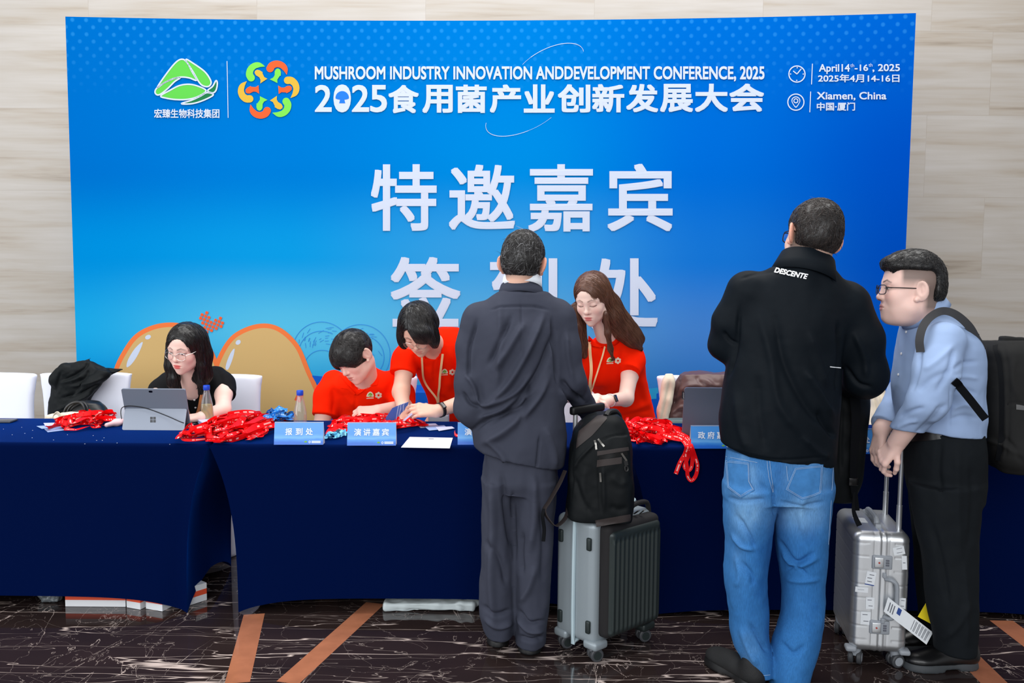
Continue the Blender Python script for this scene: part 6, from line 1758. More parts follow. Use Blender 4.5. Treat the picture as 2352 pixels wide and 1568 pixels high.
# black backpack standing on the grey case
m_nylon = mat('black_ballistic_nylon', C(17, 20, 22), .6, bump=.12, bscale=700, spec=.15); m_brown = mat('dark_brown_leather', C(46, 38, 37), .6, bump=.1, bscale=300)
YB = 3.40
F = Field()
zb_ = GZ+.004
rows = [(1300, 1447, 1206, .095), (1300, 1449, 1185, .115), (1304, 1450, 1130, .12), (1306, 1450, 1070, .12), (1311, 1449, 1015, .115), (1324, 1440, 980, .10), (1350, 1426, 958, .08), (1372, 1416, 949, .06)]
F.loft([RP(a, b, y, YB, r) for a, b, y, r in rows], .01, e=3.5)
F.loft([RP(a, b, y, YB-.075, r) for a, b, y, r in ((1368, 1446, 1200, .05), (1366, 1448, 1150, .055), (1368, 1447, 1060, .055), (1372, 1446, 1010, .045), (1384, 1440, 998, .035))], .015, e=4)
v, f = F.mesh(.005); v = relax(v, f, 2)
v[:, 2] = np.maximum(v[:, 2], zb_)
v = cloth(v, f, [([(1318, 1080), (1335, 1050), (1375, 1010)], 3.5, .008), ([(1315, 1090), (1335, 1140), (1360, 1185)], 7, -.008), ([(1345, 1070), (1340, 1120), (1350, 1170)], 8, .007), ([(1322, 1000), (1314, 1060), (1312, 1150)], 3, -.006), ([(1375, 1012), (1410, 1000), (1444, 998)], 2.5, -.006), ([(1385, 1070), (1387, 1120), (1388, 1175)], 4, .006), ([(1375, 1060), (1376, 1120), (1380, 1180)], 4, -.006), ([(1400, 1090), (1425, 1110), (1440, 1100)], 9, .006), ([(1400, 1160), (1420, 1170), (1444, 1165)], 7, -.006)], .008, (8, 8, 6), 95)
v[:, 2] = np.maximum(v[:, 2], zb_-.001)
bpk = tag(link_mesh('backpack', v, f, m_nylon), 'black backpack standing on the grey cabin suitcase beside the man in the suit', 'backpack'); bvb = bvh_of(v, f)
patch('leather_panel', bvb, [(1330, 990), (1372, 955), (1393, 952), (1394, 962), (1360, 1000), (1324, 1030), (1326, 1010)], m_brown, bpk, .002, .002)
patch('leather_band', bvb, [(1372, 1036), (1443, 1026), (1444, 1034), (1372, 1046)], m_brown, bpk, .002, .002); patch('leather_band', bvb, [(1372, 1056), (1428, 1049), (1428, 1064), (1370, 1072)], m_brown, bpk, .002, .002)
patch('base_panel', bvb, [(1367, 1194), (1447, 1180), (1448, 1192), (1446, 1196), (1370, 1210)], m_brown, bpk, .003, .003)
patch('zip_pocket', bvb, [(1376, 1046), (1440, 1036), (1442, 1044), (1376, 1056)], mat('wet_black_zip', C(8, 8, 9), .25), bpk, .002, .002)
mb = MB(); mb.tube(crom([P(1392, 956, YB-.05), P(1398, 947, YB-.03), P(1412, 945, YB), P(1420, 953, YB+.02), P(1424, 966, YB+.03)], 6), .012, 10); mb.build('grab_handle', m_rubber, bpk)
for a, b in (((1366, 1012), (1371, 1032)), ((1374, 1009), (1388, 1025)), ((1427, 1040), (1438, 1057)), ((1381, 1085), (1382, 1106))):
    mb = MB(); drape(mb, bvb, [a, ((a[0]+b[0])/2, (a[1]+b[1])/2), b], .007, .005, .003, 4); mb.build('zip_pull', m_zip, bpk)
mb = MB(); drape(mb, bvb, [(1436, 1056), (1438, 1068)], .014, .004, .002, 4); drape(mb, bvb, [(1434, 1070), (1440, 1070), (1441, 1080), (1435, 1081), (1434, 1070)], .005, .005, .003, 3); mb.build('clip', m_rubber, bpk)
sp = crom([P(1298, 1080, YB-.02), P(1285, 1110, YB-.05), P(1262, 1150, YB-.07), P(1250, 1172, YB-.08), P(1262, 1195, YB-.08), P(1278, 1207, YB-.07), P(1298, 1190, YB-.04), P(1306, 1165, YB)], 6)
mb = MB(); mb.ribbon(sp, np.tile([.35, -.9, .1], (len(sp), 1)), .030, .003); mb.build('shoulder_strap', m_brown, bpk)
sp = crom([P(1250, 1168, YB-.085), P(1246, 1185, YB-.09), P(1250, 1215, YB-.09), P(1248, 1243, YB-.09)], 5)
mb = MB(); mb.ribbon(sp, np.tile([.8, -.5, .1], (len(sp), 1)), .016, .002); mb.build('webbing_tail', m_strap, bpk)

# black shoulder bag held in front of the man in jeans
F = Field(); YK = 3.47
F.loft([RP(a, b, y, YK, r) for a, b, y, r in ((1885, 1958, 1150, .05), (1872, 1972, 1100, .08), (1862, 1981, 1030, .09), (1856, 1986, 960, .09), (1858, 1990, 905, .08), (1870, 1985, 885, .05))], .01, e=3.5)
v, f = F.mesh(.006); v = relax(v, f, 2); v = cloth(v, f, [([(1935, 920), (1932, 1000), (1930, 1100)], 4, -.008), ([(1960, 910), (1956, 1000), (1950, 1080)], 4, .008)], .008, (8, 8, 5), 97)
bag = tag(link_mesh('shoulder_bag', v, f, m_nylon), 'black bag hanging in front of the man in jeans, above the silver suitcase', 'bag'); bvs = bvh_of(v, f)
sp = crom([P(1962, 905, YK-.11), P(1966, 960, YK-.115), P(1962, 1040, YK-.11), P(1960, 1098, YK-.10), P(1962, 1130, YK-.09), P(1968, 1172, YK-.08)], 6)
mb = MB(); mb.ribbon(sp, np.tile([1.0, .1, 0], (len(sp), 1)), np.linspace(.040, .022, len(sp)), .003); mb.build('strap', m_strap, bag)
mb = MB(); mb.box(P(1960, 1106, YK-.103), (.036, .008, .030), None, .003); mb.build('buckle', mat('glossy_black_plastic', C(14, 14, 16), .2), bag)
sp = crom([P(1962, 1128, YK-.09), P(1960, 1165, YK-.10), P(1964, 1185, YK-.12), P(1974, 1207, YK-.14)], 6)
mb = MB(); mb.ribbon(sp, np.tile([.9, .1, .3], (len(sp), 1)), np.linspace(.010, .022, len(sp)), .002); mb.build('strap_tail', m_strap, bag)
# ================================================================== things on and around the desk
m_red = mat('red_lanyard_ribbon', C(236, 10, 18), .5, spec=.15); m_redprint = mat('white_ribbon_print', C(250, 176, 170), .5)
m_blueband = mat('blue_lanyard_ribbon', C(40, 132, 214), .42, spec=.5); m_blueprint = mat('pale_ribbon_print', C(170, 214, 244), .5)
m_hook = mat('nickel_hook', C(150, 146, 140), .25, metal=1.0)
def ribbon_mesh(name, pts, wd, w, m, mprint, rs, parent=None):
    k = len(pts); v = []; f = []; fm = []
    offs = (-.5, -.15, .17, .5)
    for i in range(k):
        for o in offs: v.append(pts[i]+wd[i]*w*o)
    on = False; run = 0
    for i in range(k-1):
        if run <= 0: on = not on; run = rs.randint(16, 34) if on else rs.randint(10, 24)
        run -= 1
        for j in range(3):
            f.append((i*4+j, (i+1)*4+j, (i+1)*4+j+1, i*4+j+1)); fm.append(1 if (j == 1 and on and rs.rand() < .5) else 0)
    return link_mesh(name, v, f, m, parent, mats=[m, mprint], fmat=fm)
def hook_part(o, p, rs):
    a = rs.uniform(0, 6.28); d = np.array([math.cos(a), math.sin(a), .1])
    p = np.asarray(p); mb = MB(); mb.tube(crom([p, p+d*.010+[0, 0, .004], p+d*.022+[0, 0, .006], p+d*.030, p+d*.022+[0, 0, -.001], p+d*.014], 4), .0014, 6); mb.build('hook', m_hook, o)
def heap(n, px0, px1, py0, py1, H, seed, label, group, m=m_red, mp=m_redprint, w=.023, hooks=.5, hookpx=None):
    rs = np.random.RandomState(seed)
    A, Bq = PZ(px0, (py0+py1)/2, TZ), PZ(px1, (py0+py1)/2, TZ); yf, yb = PZ((px0+px1)/2, py1, TZ)[1], PZ((px0+px1)/2, py0, TZ)[1]
    cx, cy = (A[0]+Bq[0])/2, (yf+yb)/2; sx, sy = (Bq[0]-A[0])/2, (yb-yf)/2
    for i in range(n):
        N_ = 190; t = np.linspace(0, 2*math.pi*.985, N_)+rs.uniform(0, 6.28)
        lev = (i+.5)/n; shr = 1-.45*lev
        a = sx*rs.uniform(.50, .80)*shr**.5; b = sy*rs.uniform(.25, .7)*shr
        ox, oy = rs.uniform(-1, 1)*(sx-a)*.85, rs.uniform(-1, 1)*(sy-b)*.85
        rot = rs.normal(0, .16)
        x = a*np.cos(t)+sum(rs.normal(0, sx*.05)*np.cos(k*t+rs.uniform(0, 6.28)) for k in (2, 3, 5))
        y = b*np.sin(t)+sum(rs.normal(0, sy*.10)*np.cos(k*t+rs.uniform(0, 6.28)) for k in (2, 3, 4, 6))
        X = cx+ox+x*math.cos(rot)-y*math.sin(rot); Y = cy+oy+x*math.sin(rot)+y*math.cos(rot)
        Y = np.clip(Y, yf+.004, yb-.004)
        e = np.clip(1-((X-cx)/(sx*1.12))**2, 0, 1)**.6*np.clip(1-((Y-cy)/(sy*1.2))**2, .15, 1)**.6
        phi = 1.2*np.sin(t*2+rs.uniform(0, 6.28))*rs.uniform(.3, 1)+.7*np.sin(t*3+rs.uniform(0, 6.28)); phi = np.clip(phi, -1.45, 1.45)
        Z = TZ+.002+e*H*lev*rs.uniform(.85, 1.1)+.006*np.abs(np.sin(t*2.5+i))*e+np.abs(np.sin(phi))*w*.5
        pts = np.stack([X, Y, Z], 1); tg = np.gradient(pts, axis=0); tg /= np.linalg.norm(tg, axis=1)[:, None]+1e-9
        nn = np.cross(np.array([0, 0, 1.0]), tg); nn /= np.linalg.norm(nn, axis=1)[:, None]+1e-9
        wd = nn*np.cos(phi)[:, None]+np.array([0, 0, 1.0])*np.sin(phi)[:, None]
        o = ribbon_mesh('lanyard', pts, wd, w, m, mp, rs)
        tag(o, label, 'lanyard', group)
        if rs.rand() < hooks: hook_part(o, pts[0]+[0, 0, .004], rs)
heap(10, 122, 276, 960, 993, .040, 5, 'red printed lanyard in the small heap beside the grey tablet', 'lanyards in the small heap')
heap(22, 436, 634, 962, 1020, .050, 6, 'red printed lanyard in the big heap spread across the joint of two tables', 'lanyards in the big heap')
heap(18, 746, 972, 968, 1004, .042, 7, 'red printed lanyard in the heap behind the middle name card', 'lanyards behind the name cards')
heap(20, 1414, 1590, 976, 1026, .040, 8, 'red printed lanyard in the heap at the open laptop', 'lanyards beside the laptop')
heap(7, 606, 676, 958, 984, .060, 9, 'blue printed lanyard in the bunch beside the empty bottle', 'blue lanyards', m_blueband, m_blueprint, .024, .2)
heap(4, 748, 800, 992, 1012, .010, 10, 'pale blue lanyard lying between the two name cards', 'pale blue lanyards', mat('pale_blue_ribbon', C(110, 196, 230), .45), m_blueprint, .016, .2)
def path_lanyard(px, label, w=.016, wd=None, group=None, m=m_red, mp=m_redprint, seed=1):
    pts = crom([P(x, y, Y) for x, y, Y in px], 12); tg = np.gradient(pts, axis=0); vw = pts-CAM; d = np.cross(tg, vw); d /= np.linalg.norm(d, axis=1)[:, None]+1e-9
    if wd is not None: d = d*(1-wd)+np.array([0, .9, .2])*wd; d /= np.linalg.norm(d, axis=1)[:, None]
    return tag(ribbon_mesh('lanyard', pts, d, w, m, mp, np.random.RandomState(seed)), label, 'lanyard', group)
ye = TF-.012
hang = 'lanyards hanging over the table edge'
path_lanyard([(1540, 1000, 3.86), (1562, 1006, 3.79), (1576, 1022, 3.74), (1574, 1040, ye), (1562, 1062, ye), (1552, 1088, ye-.004)], 'red lanyard end hanging over the table edge, its cut end showing leftmost', .018, None, hang, seed=3)
path_lanyard([(1548, 996, 3.87), (1572, 1004, 3.79), (1583, 1024, 3.735), (1580, 1050, ye-.004), (1572, 1070, ye-.006), (1580, 1080, ye-.008), (1588, 1072, ye-.006), (1590, 1050, ye-.006), (1586, 1024, 3.73), (1578, 1006, 3.79)], 'red lanyard looping over the table edge, shorter loop of the hanging ones', .016, .15, hang, seed=4)
path_lanyard([(1556, 992, 3.88), (1578, 1004, 3.79), (1588, 1024, 3.73), (1597, 1050, ye-.010), (1602, 1070, ye-.012), (1598, 1092, ye-.012), (1588, 1103, ye-.012), (1580, 1094, ye-.010), (1578, 1074, ye-.010), (1575, 1044, ye-.008), (1580, 1024, 3.73), (1570, 1006, 3.79)], 'red lanyard looping lowest over the table edge beside the laptop', .016, .1, hang, seed=5)
zf = TZ+.008
def onT(px): return [tuple(PZ(x, y, TZ+.006)) for x, y in px]
def flat_lanyard(px, label, seed, w=.015):
    pts = crom(onT(px), 10); tg = np.gradient(pts, axis=0); tg /= np.linalg.norm(tg, axis=1)[:, None]+1e-9; nn = np.cross(np.array([0, 0, 1.0]), tg); wd = nn*.35+np.array([0, 0, .94])
    return tag(ribbon_mesh('lanyard', pts+[0, 0, .004], wd, w*.8, m_red, m_redprint, np.random.RandomState(seed)), label, 'lanyard')
flat_lanyard([(480, 988), (450, 988), (424, 998), (417, 1007), (425, 1012), (450, 1012), (485, 1008)], 'red lanyard with its loop sticking out to the side of the big heap', 11)
flat_lanyard([(1044, 992), (1046, 1000), (1056, 1002), (1075, 998)], 'short red lanyard end beside the half hidden name card', 12)

# badge cards
m_cardA = mat('pale_blue_card', C(150, 176, 226), .5); m_cardB = mat('lilac_card', C(196, 200, 234), .5); m_cardW = mat('white_card', C(212, 214, 226), .6); m_cardD = mat('blue_card', C(62, 106, 190), .5)
def card(px, z, label, m, group=None, t=.0012, name='badge_card'):
    pts = [PZ(x, y, TZ+z) for x, y in px]
    o = MB().slab(pts, (0, 0, 1), t).build(name, m, smooth=False); return tag(o, label, 'badge card', group)
card([(100, 971), (166, 969), (168, 976), (104, 978)], .010, 'pale blue badge card on top, left of the small lanyard heap', m_cardB)
card([(84, 978), (150, 974), (160, 979), (96, 984)], .006, 'pale blue badge card lying lowest, left of the small lanyard heap', m_cardA)
card([(102, 985), (140, 981), (150, 987), (110, 992)], .003, 'blue badge card sticking out in front of the small lanyard heap', m_cardA)
for i, (px, m) in enumerate([([(956, 974), (1000, 972), (1010, 979), (966, 982)], m_cardB), ([(975, 979), (1020, 976), (1030, 984), (986, 988)], m_cardA), ([(1000, 980), (1038, 979), (1044, 983), (1008, 989)], m_cardB)]):
    card(px, .003+.002*i, ('lilac badge sleeve farthest back, right of the lanyards behind the name cards', 'blue badge sleeve in the middle, in front of the bending man', 'lilac badge sleeve with a red edge, nearest the white sheet')[i], m)
for z0, q, lab in ((0, [(455, 974), (498, 968), (512, 976), (470, 983)], 'lower stack of white cards beside the bottle of tea'), (1, [(452, 965), (492, 959), (506, 965), (466, 972)], 'upper stack of white cards beside the bottle of tea')):
    mb = MB()
    for k in range(8):
        pts = [PZ(x+.6*((k*7) % 3-1), y, TZ+.002)*np.array([1, 1, 0])+np.array([0, 0, TZ+.003+.0028*k+z0*.0]) for x, y in q]
        mb.slab(pts, (0, 0, 1), .0024)
    o = mb.build('card_stack', m_cardW if z0 else m_cardB, smooth=False)
    tag(o, lab, 'card stack')
# cards in the hands of the bending man
hold = 'blue cards held by the bending man'
for i in range(9):
    a = i/8; x0 = 884+3.6*i; yy = 4.155+.006*i
    pts = [P(x0+17, 937-10*a, yy), P(x0+30-4*a, 931-9*a, yy+.02), P(x0+24-10*a, 966, yy+.02), P(x0-4, 968+2*a, yy)]
    o = MB().slab(pts, (0, -1, 0), .0012).build('badge_card', (m_cardD, m_cardA)[i % 2], smooth=False); tag(o, 'blue badge card in the fan held by the bending man', 'badge card', hold)
o = MB().slab([P(945, 948, 4.13), P(948, 951, 4.13), P(918, 976, 4.12), P(916, 973, 4.12)], (0, -1, 0), .001).build('badge_card', m_cardB, smooth=False); tag(o, 'single lilac card between the fingers of the bending man', 'badge card')
o = MB().slab([P(1364, 934, 4.22), P(1400, 938, 4.22), P(1398, 954, 4.24), P(1362, 950, 4.24)], (0, -1, 0), .002).build('badge_card', m_cardA, smooth=False); tag(o, 'blue card under the hands of the woman with long brown hair', 'badge card')

# name cards
def name_card_material():
    m = bpy.data.materials.new('blue_name_card_print'); m.use_nodes = True; nt = m.node_tree; N = nt.nodes; L = nt.links; b = N['Principled BSDF']
    uv = N.new('ShaderNodeUVMap'); sp = N.new('ShaderNodeSeparateXYZ'); L.new(uv.outputs['UV'], sp.inputs[0])
    wv = N.new('ShaderNodeTexNoise'); wv.inputs['Scale'].default_value = 2.2; L.new(uv.outputs['UV'], wv.inputs['Vector'])
    ad = N.new('ShaderNodeMath'); ad.operation = 'MULTIPLY_ADD'; ad.inputs[1].default_value = .22; L.new(wv.outputs['Fac'], ad.inputs[0]); L.new(sp.outputs['Y'], ad.inputs[2])
    rp = N.new('ShaderNodeValToRGB'); e = rp.color_ramp.elements
    e[0].position = .08; e[0].color = C(24, 96, 200); e[1].position = 1; e[1].color = C(74, 150, 226)
    for p_, c_ in ((.20, (30, 104, 206)), (.33, (60, 140, 224)), (.42, (104, 172, 234)), (.60, (70, 146, 226))): k = e.new(p_); k.color = C(*c_)
    L.new(ad.outputs[0], rp.inputs['Fac']); L.new(rp.outputs['Color'], b.inputs['Base Color']); b.inputs['Roughness'].default_value = .35; return m
m_ncard = name_card_material(); m_cardletter = mat('name_card_white', C(226, 234, 246), .5)
def name_card(x0, x1, yt, yb, text, chars, label, tilt=0.0):
    a, b = PZ(x0, yb, TZ+.001), PZ(x1, yb+tilt, TZ+.001); d = b-a; W = np.linalg.norm(d); d /= W; bk = np.array([-d[1], d[0], 0])
    yd = .022; c = P(x0, yt, a[1]+yd); hgt = c[2]-TZ
    root = empty('name_card', (a+b)/2, label, 'name card')
    up = bk*yd+np.array([0, 0, hgt])
    v = [a, b, b+up, a+up]
    o = link_mesh('front_panel', v+[k+bk*.0015 for k in v], [(0, 1, 2, 3), (7, 6, 5, 4), (0, 4, 5, 1), (1, 5, 6, 2), (2, 6, 7, 3), (3, 7, 4, 0)], m_ncard, root, smooth=False)
    ul = o.data.uv_layers.new(name='UVMap'); uvv = [(0, 0), (1, 0), (1, 1), (0, 1)]*2
    for lp_ in o.data.loops: ul.data[lp_.index].uv = uvv[lp_.vertex_index]
    e = bk*yd*2
    MB().add([a+e, b+e, b+up, a+up, a+e-bk*.0015, b+e-bk*.0015, b+up-bk*.0015, a+up-bk*.0015], [(3, 2, 1, 0), (4, 5, 6, 7), (1, 2, 6, 5), (0, 4, 7, 3)]).build('back_panel', m_cardW, root, smooth=False)
    MB().add([b+bk*.003, b+e-bk*.003, b+up], [(0, 1, 2)]).build('side_flap', m_cardW, root, smooth=False)
    nrm = np.cross(d, up); nrm /= np.linalg.norm(nrm)
    if nrm[1] > 0: nrm = -nrm
    def at(s, t, off=.0008): return a+d*W*s+up*t+nrm*off
    V = []; Fc = []
    for ch, (s0, s1, t0, t1) in zip(text, chars):
        q, f = fit_text(ch, s0, 1-t1, s1, 1-t0, bold=.02); n = len(V); V += [at(k[0], 1-k[1], .0006+k[2]) for k in q]; Fc += [tuple(i+n for i in t) for t in f]
    link_mesh('lettering', V, Fc, m_cardletter, root, smooth=False)
    mk = MB(); A = np.linspace(0, 2*math.pi, 15)[:-1]
    mk.add([at(.645+.030*math.cos(t), .115+.055*max(math.sin(t), -.25)) for t in A], [tuple(range(14))]); mk.build('leaf_emblem', m_badge_green, root, smooth=False)
    mk = MB(); mk.add([at(.725+.022*math.cos(t), .12+.055*math.sin(t)) for t in A]+[at(.725+.012*math.cos(t), .12+.030*math.sin(t)) for t in A], [(i, (i+1) % 14, 14+(i+1) % 14, 14+i) for i in range(14)])
    for t0 in (.13, .075): mk.add([at(.765, t0), at(.95, t0), at(.95, t0+.04), at(.765, t0+.04)], [(0, 1, 2, 3)])
    mk.build('small_print', m_cardletter, root, smooth=False)
    return root
c3 = [(.225, .365, .42, .73), (.435, .575, .42, .73), (.64, .785, .42, .73)]
c4 = [(.14, .285, .42, .73), (.33, .475, .42, .73), (.52, .665, .42, .73), (.71, .855, .42, .73)]
name_card(629, 742, 969, 1021, '报到处', c3, 'blue name card with three white characters, in front of the empty bottle')
name_card(797, 909, 970, 1023, '演讲嘉宾', c4, 'blue name card with four white characters, beside the white sheet')
name_card(1051, 1165, 970, 1021, '演讲嘉宾', c4, 'blue name card half hidden behind the man in the suit')
name_card(1588, 1702, 977, 1030, '政府嘉宾', c4, 'blue name card in front of the open laptop, half hidden by the black jacket')
name_card(1908, 2024, 984, 1042, '报到处', c3, 'blue name card seen past the hands of the man in the blue shirt')

# sheet of paper
sh = [PZ(x, y, TZ+.0015) for x, y in ((941, 1003), (1040, 1005), (1033, 1029), (921, 1027))]
o = MB().slab(sh, (0, 0, 1), .0008).build('paper_sheet', m_cardW, smooth=False); tag(o, 'white sheet of paper lying flat near the front table edge', 'paper')
rs = random.Random(3); mb = MB()
def ats(s, t, z=.0008): return (sh[0]*(1-s)+sh[1]*s)*(1-t)+(sh[3]*(1-s)+sh[2]*s)*t+np.array([0, 0, z])
mb.add([ats(.46, .14), ats(.58, .14), ats(.58, .18), ats(.46, .18)], [(0, 1, 2, 3)])
mb.build('printed_line', m_ink, o, smooth=False)

# grey tablet computer with its kickstand open
m_platinum = mat('platinum_magnesium', C(116, 124, 138), .5, metal=.1); m_kick = mat('platinum_kickstand', C(142, 150, 164), .5, metal=.1)
k0, k1 = PZ(280, 987, TZ+.001), PZ(423, 988, TZ+.001); kw = k1-k0; W = np.linalg.norm(kw); kx = kw/W; ky = np.array([-kx[1], kx[0], 0])
tabl = empty('tablet_computer', (k0+k1)/2+ky*.05, 'grey tablet computer standing on its kickstand in front of the woman in black', 'tablet')
hz = P(280, 938, k0[1]+.045)[2]-TZ; tz = P(280, 893, k0[1]+.02)[2]-TZ
hinge = ky*.042+np.array([0, 0, hz]); topv = ky*.012+np.array([0, 0, tz]); s_ = (topv-hinge)/np.linalg.norm(topv-hinge); foot = hinge-s_*(hz/s_[2])
def plate(o, u0, u1, a, b, t, nrm, r=.008):
    n = 6; U = u1-u0; D = b-a; Ln = np.linalg.norm(D); D = D/Ln; q = []
    for cx_, cy_, st in ((U-r, Ln-r, 0), (r, Ln-r, 90), (r, r, 180), (U-r, r, 270)):
        for i in range(n+1):
            an = math.radians(st+90*i/n); q.append(o+kx*(u0+cx_+r*math.cos(an))+a+D*(cy_+r*math.sin(an)))
    return q, t, nrm
bodyN = np.cross(kx, s_); bodyN = bodyN if bodyN[1] < 0 else -bodyN
mb = MB(); mb.slab(*[plate(k0, -.004, W+.004, foot, topv, .0085, bodyN)[i] for i in (0, 2, 1)]); mb.build('tablet_body', m_platinum, tabl, smooth=False)
kn = np.cross(kx, hinge); kn = kn if kn[1] < 0 else -kn; kn /= np.linalg.norm(kn)
mb = MB(); mb.slab(*[plate(k0, .0, W, np.zeros(3), hinge+kn*.0015, .003, kn)[i] for i in (0, 2, 1)]); kick = mb.build('kickstand', m_kick, tabl, smooth=False)
def onk(px, py):
    d = ray(px, py); t_ = ((k0-CAM)@kn)/(d@kn); return CAM+d*t_+kn*.001
mb = MB()
for a in (0, 1):
    for b in (0, 1):
        x, y = 345+7*a, 957+7*b; mb.add([onk(x, y), onk(x+6, y), onk(x+6, y+6), onk(x, y+6)], [(0, 1, 2, 3)])
mb.build('window_logo', mat('dark_grey_ink', C(64, 66, 70), .4), kick, smooth=False)
cam_ = k0+kx*(W*.455)+topv-s_*.012+bodyN*.001
mb = MB(); A = np.linspace(0, 2*math.pi, 25)[:-1]; mb.add([cam_+kx*(.009*np.sign(math.cos(t))*abs(math.cos(t))**.6)+s_*.005*math.sin(t) for t in A], [tuple(range(24))]); mb.build('camera_window', m_glassblack, tabl, smooth=False)
kb = MB(); kb.slab([k0+kx*W*.02+foot+ky*.004, k0+kx*W*.99+foot+ky*.004, k0+kx*W*.99+foot+ky*.15, k0+kx*W*.02+foot+ky*.15], (0, 0, 1), .0045)
kb.build('keyboard_cover', mat('grey_keyboard', C(92, 100, 112), .6), tabl, smooth=False).location[2] += .006
mb = MB(); cpts = crom([onk(280, 962)-ky*.002, onk(279, 945)-ky*.006, onk(285, 934)-ky*.012, onk(305, 931)-ky*.014, onk(340, 937)-ky*.012, onk(385, 954)-ky*.010, onk(420, 969)-ky*.010, PZ(440, 974, TZ+.01), PZ(462, 973, TZ+.004)], 8)
mb.tube(cpts, .0020, 8); tag(mb.build('charging_cable', m_rubber), 'thin black cable hanging across the back of the grey tablet', 'cable')

# laptop
l0, l1 = PZ(1566, 1004, TZ+.012), PZ(1566, 1004, TZ+.012)+np.array([M(196, 4.0), -.01, 0]); lx = (l1-l0)/np.linalg.norm(l1-l0); LWd = np.linalg.norm(l1-l0)
ltop = P(1565, 890, l0[1]-.035); lv = np.array([0, ltop[1]-l0[1], ltop[2]-l0[2]]); ln = np.cross(lx, lv); ln /= np.linalg.norm(ln)
lap = empty('laptop', (l0+l1)/2, 'grey laptop standing open with its lid back towards the man in jeans', 'laptop')
kx_, kx = kx, lx
LL = np.linalg.norm(lv); q = plate(l0, 0, LWd, np.zeros(3), lv, .007, ln, .012); 
kx = kx_
lid = MB().slab(q[0], ln if ln[1] < 0 else -ln, .007).build('lid', mat('iron_grey_lid', C(104, 112, 128), .42, metal=.35), lap, smooth=False)
lnn = ln if ln[1] < 0 else -ln
def onl(px, py):
    d = ray(px, py); t_ = ((l0-CAM)@lnn)/(d@lnn); return CAM+d*t_+lnn*.0012
badge = MB().add([onl(1566.5, 899), onl(1572, 899), onl(1572, 917), onl(1566.5, 917)], [(0, 1, 2, 3)]).build('maker_badge', mat('badge_black', C(30, 30, 34), .3), lid, smooth=False)
vv, ff = text_geo('Lenovo'); lo, hi = vv.min(0), vv.max(0)
link_mesh('badge_lettering', [onl(1567.2+4.0*(1-(hi[1]-k[1])/(hi[1]-lo[1])) if False else 1571.2-4.0*(k[1]-lo[1])/(hi[1]-lo[1]), 915.5-14.5*(k[0]-lo[0])/(hi[0]-lo[0]))+lnn*.0006 for k in vv], ff, mat('badge_white', C(205, 205, 210), .4), badge, smooth=False)
MB().slab([l0+lx*.004+[0, .004, 0], l1-lx*.004+[0, .004, 0], l1-lx*.004+[0, .235, 0], l0+lx*.004+[0, .235, 0]], (0, 0, 1), .012).build('keyboard_base', mat('iron_grey_base', C(92, 98, 110), .45, metal=.3), lap, smooth=False)

# bottles
def glass_material(name, col, gloss=.14):
    m = bpy.data.materials.new(name); m.use_nodes = True; nt = m.node_tree; nt.nodes.clear(); N = nt.nodes; L = nt.links
    out = N.new('ShaderNodeOutputMaterial'); mx = N.new('ShaderNodeMixShader'); tr = N.new('ShaderNodeBsdfTransparent'); gl = N.new('ShaderNodeBsdfGlossy'); lw = N.new('ShaderNodeLayerWeight')
    tr.inputs['Color'].default_value = col; gl.inputs['Roughness'].default_value = .04; lw.inputs['Blend'].default_value = .30
    mr = N.new('ShaderNodeMapRange'); mr.inputs[3].default_value = .05; mr.inputs[4].default_value = gloss*4; L.new(lw.outputs['Facing'], mr.inputs[0])
    L.new(mr.outputs[0], mx.inputs[0]); L.new(tr.outputs[0], mx.inputs[1]); L.new(gl.outputs[0], mx.inputs[2]); L.new(mx.outputs[0], out.inputs[0]); return m
m_glass = glass_material('clear_bottle_plastic', C(240, 244, 246)); m_tea = glass_material('pale_tea', C(240, 222, 150), .05)
def _light_tint(m, col, f):
    nt = m.node_tree; out = [n for n in nt.nodes if n.type == 'OUTPUT_MATERIAL'][0]; src = out.inputs[0].links[0].from_socket
    d = nt.nodes.new('ShaderNodeBsdfDiffuse'); d.inputs['Color'].default_value = col; x = nt.nodes.new('ShaderNodeMixShader'); x.inputs[0].default_value = f
    nt.links.new(src, x.inputs[1]); nt.links.new(d.outputs[0], x.inputs[2]); nt.links.new(x.outputs[0], out.inputs[0])
_light_tint(m_tea, C(226, 204, 130), .45); _light_tint(m_glass, C(236, 240, 244), .10); m_cap = mat('blue_bottle_cap', C(14, 70, 200), .4)  # diffuse colour stands in for backlight in the tea and gloss on the plastic
def bottle(px, pyb, label, fill):
    c = PZ(px, pyb, TZ+.001); prof = [(.0001, .002), (.024, .0), (.0288, .004), (.0296, .02), (.0290, .05), (.0265, .085), (.0205, .115), (.0150, .138), (.0128, .150), (.0126, .160)]
    sc_ = 1.04; root = empty('bottle', c, label, 'bottle')
    MB().lathe(c, [(r*sc_, h*sc_) for r, h in prof], 36).build('bottle_body', m_glass, root)
    ri = [(max(.0001, r-.0016)*sc_, max(.003, h)*sc_) for r, h in prof if h < .086*fill/.5 or h < .004]
    if fill: MB().lathe(c, ri, 36).build('tea', m_tea, root)
    mb = MB(); pr = [(.0142*sc_, .153*sc_), (.0152*sc_, .155*sc_), (.0152*sc_, .172*sc_), (.0140*sc_, .175*sc_), (.0001, .1752*sc_)]; mb.lathe(c, pr, 30); mb.build('cap', m_cap, root)
bottle(476, 970, 'small clear bottle half full of pale tea, with blue cap', .55); bottle(690, 985, 'small empty clear bottle with blue cap behind the name card', 0)

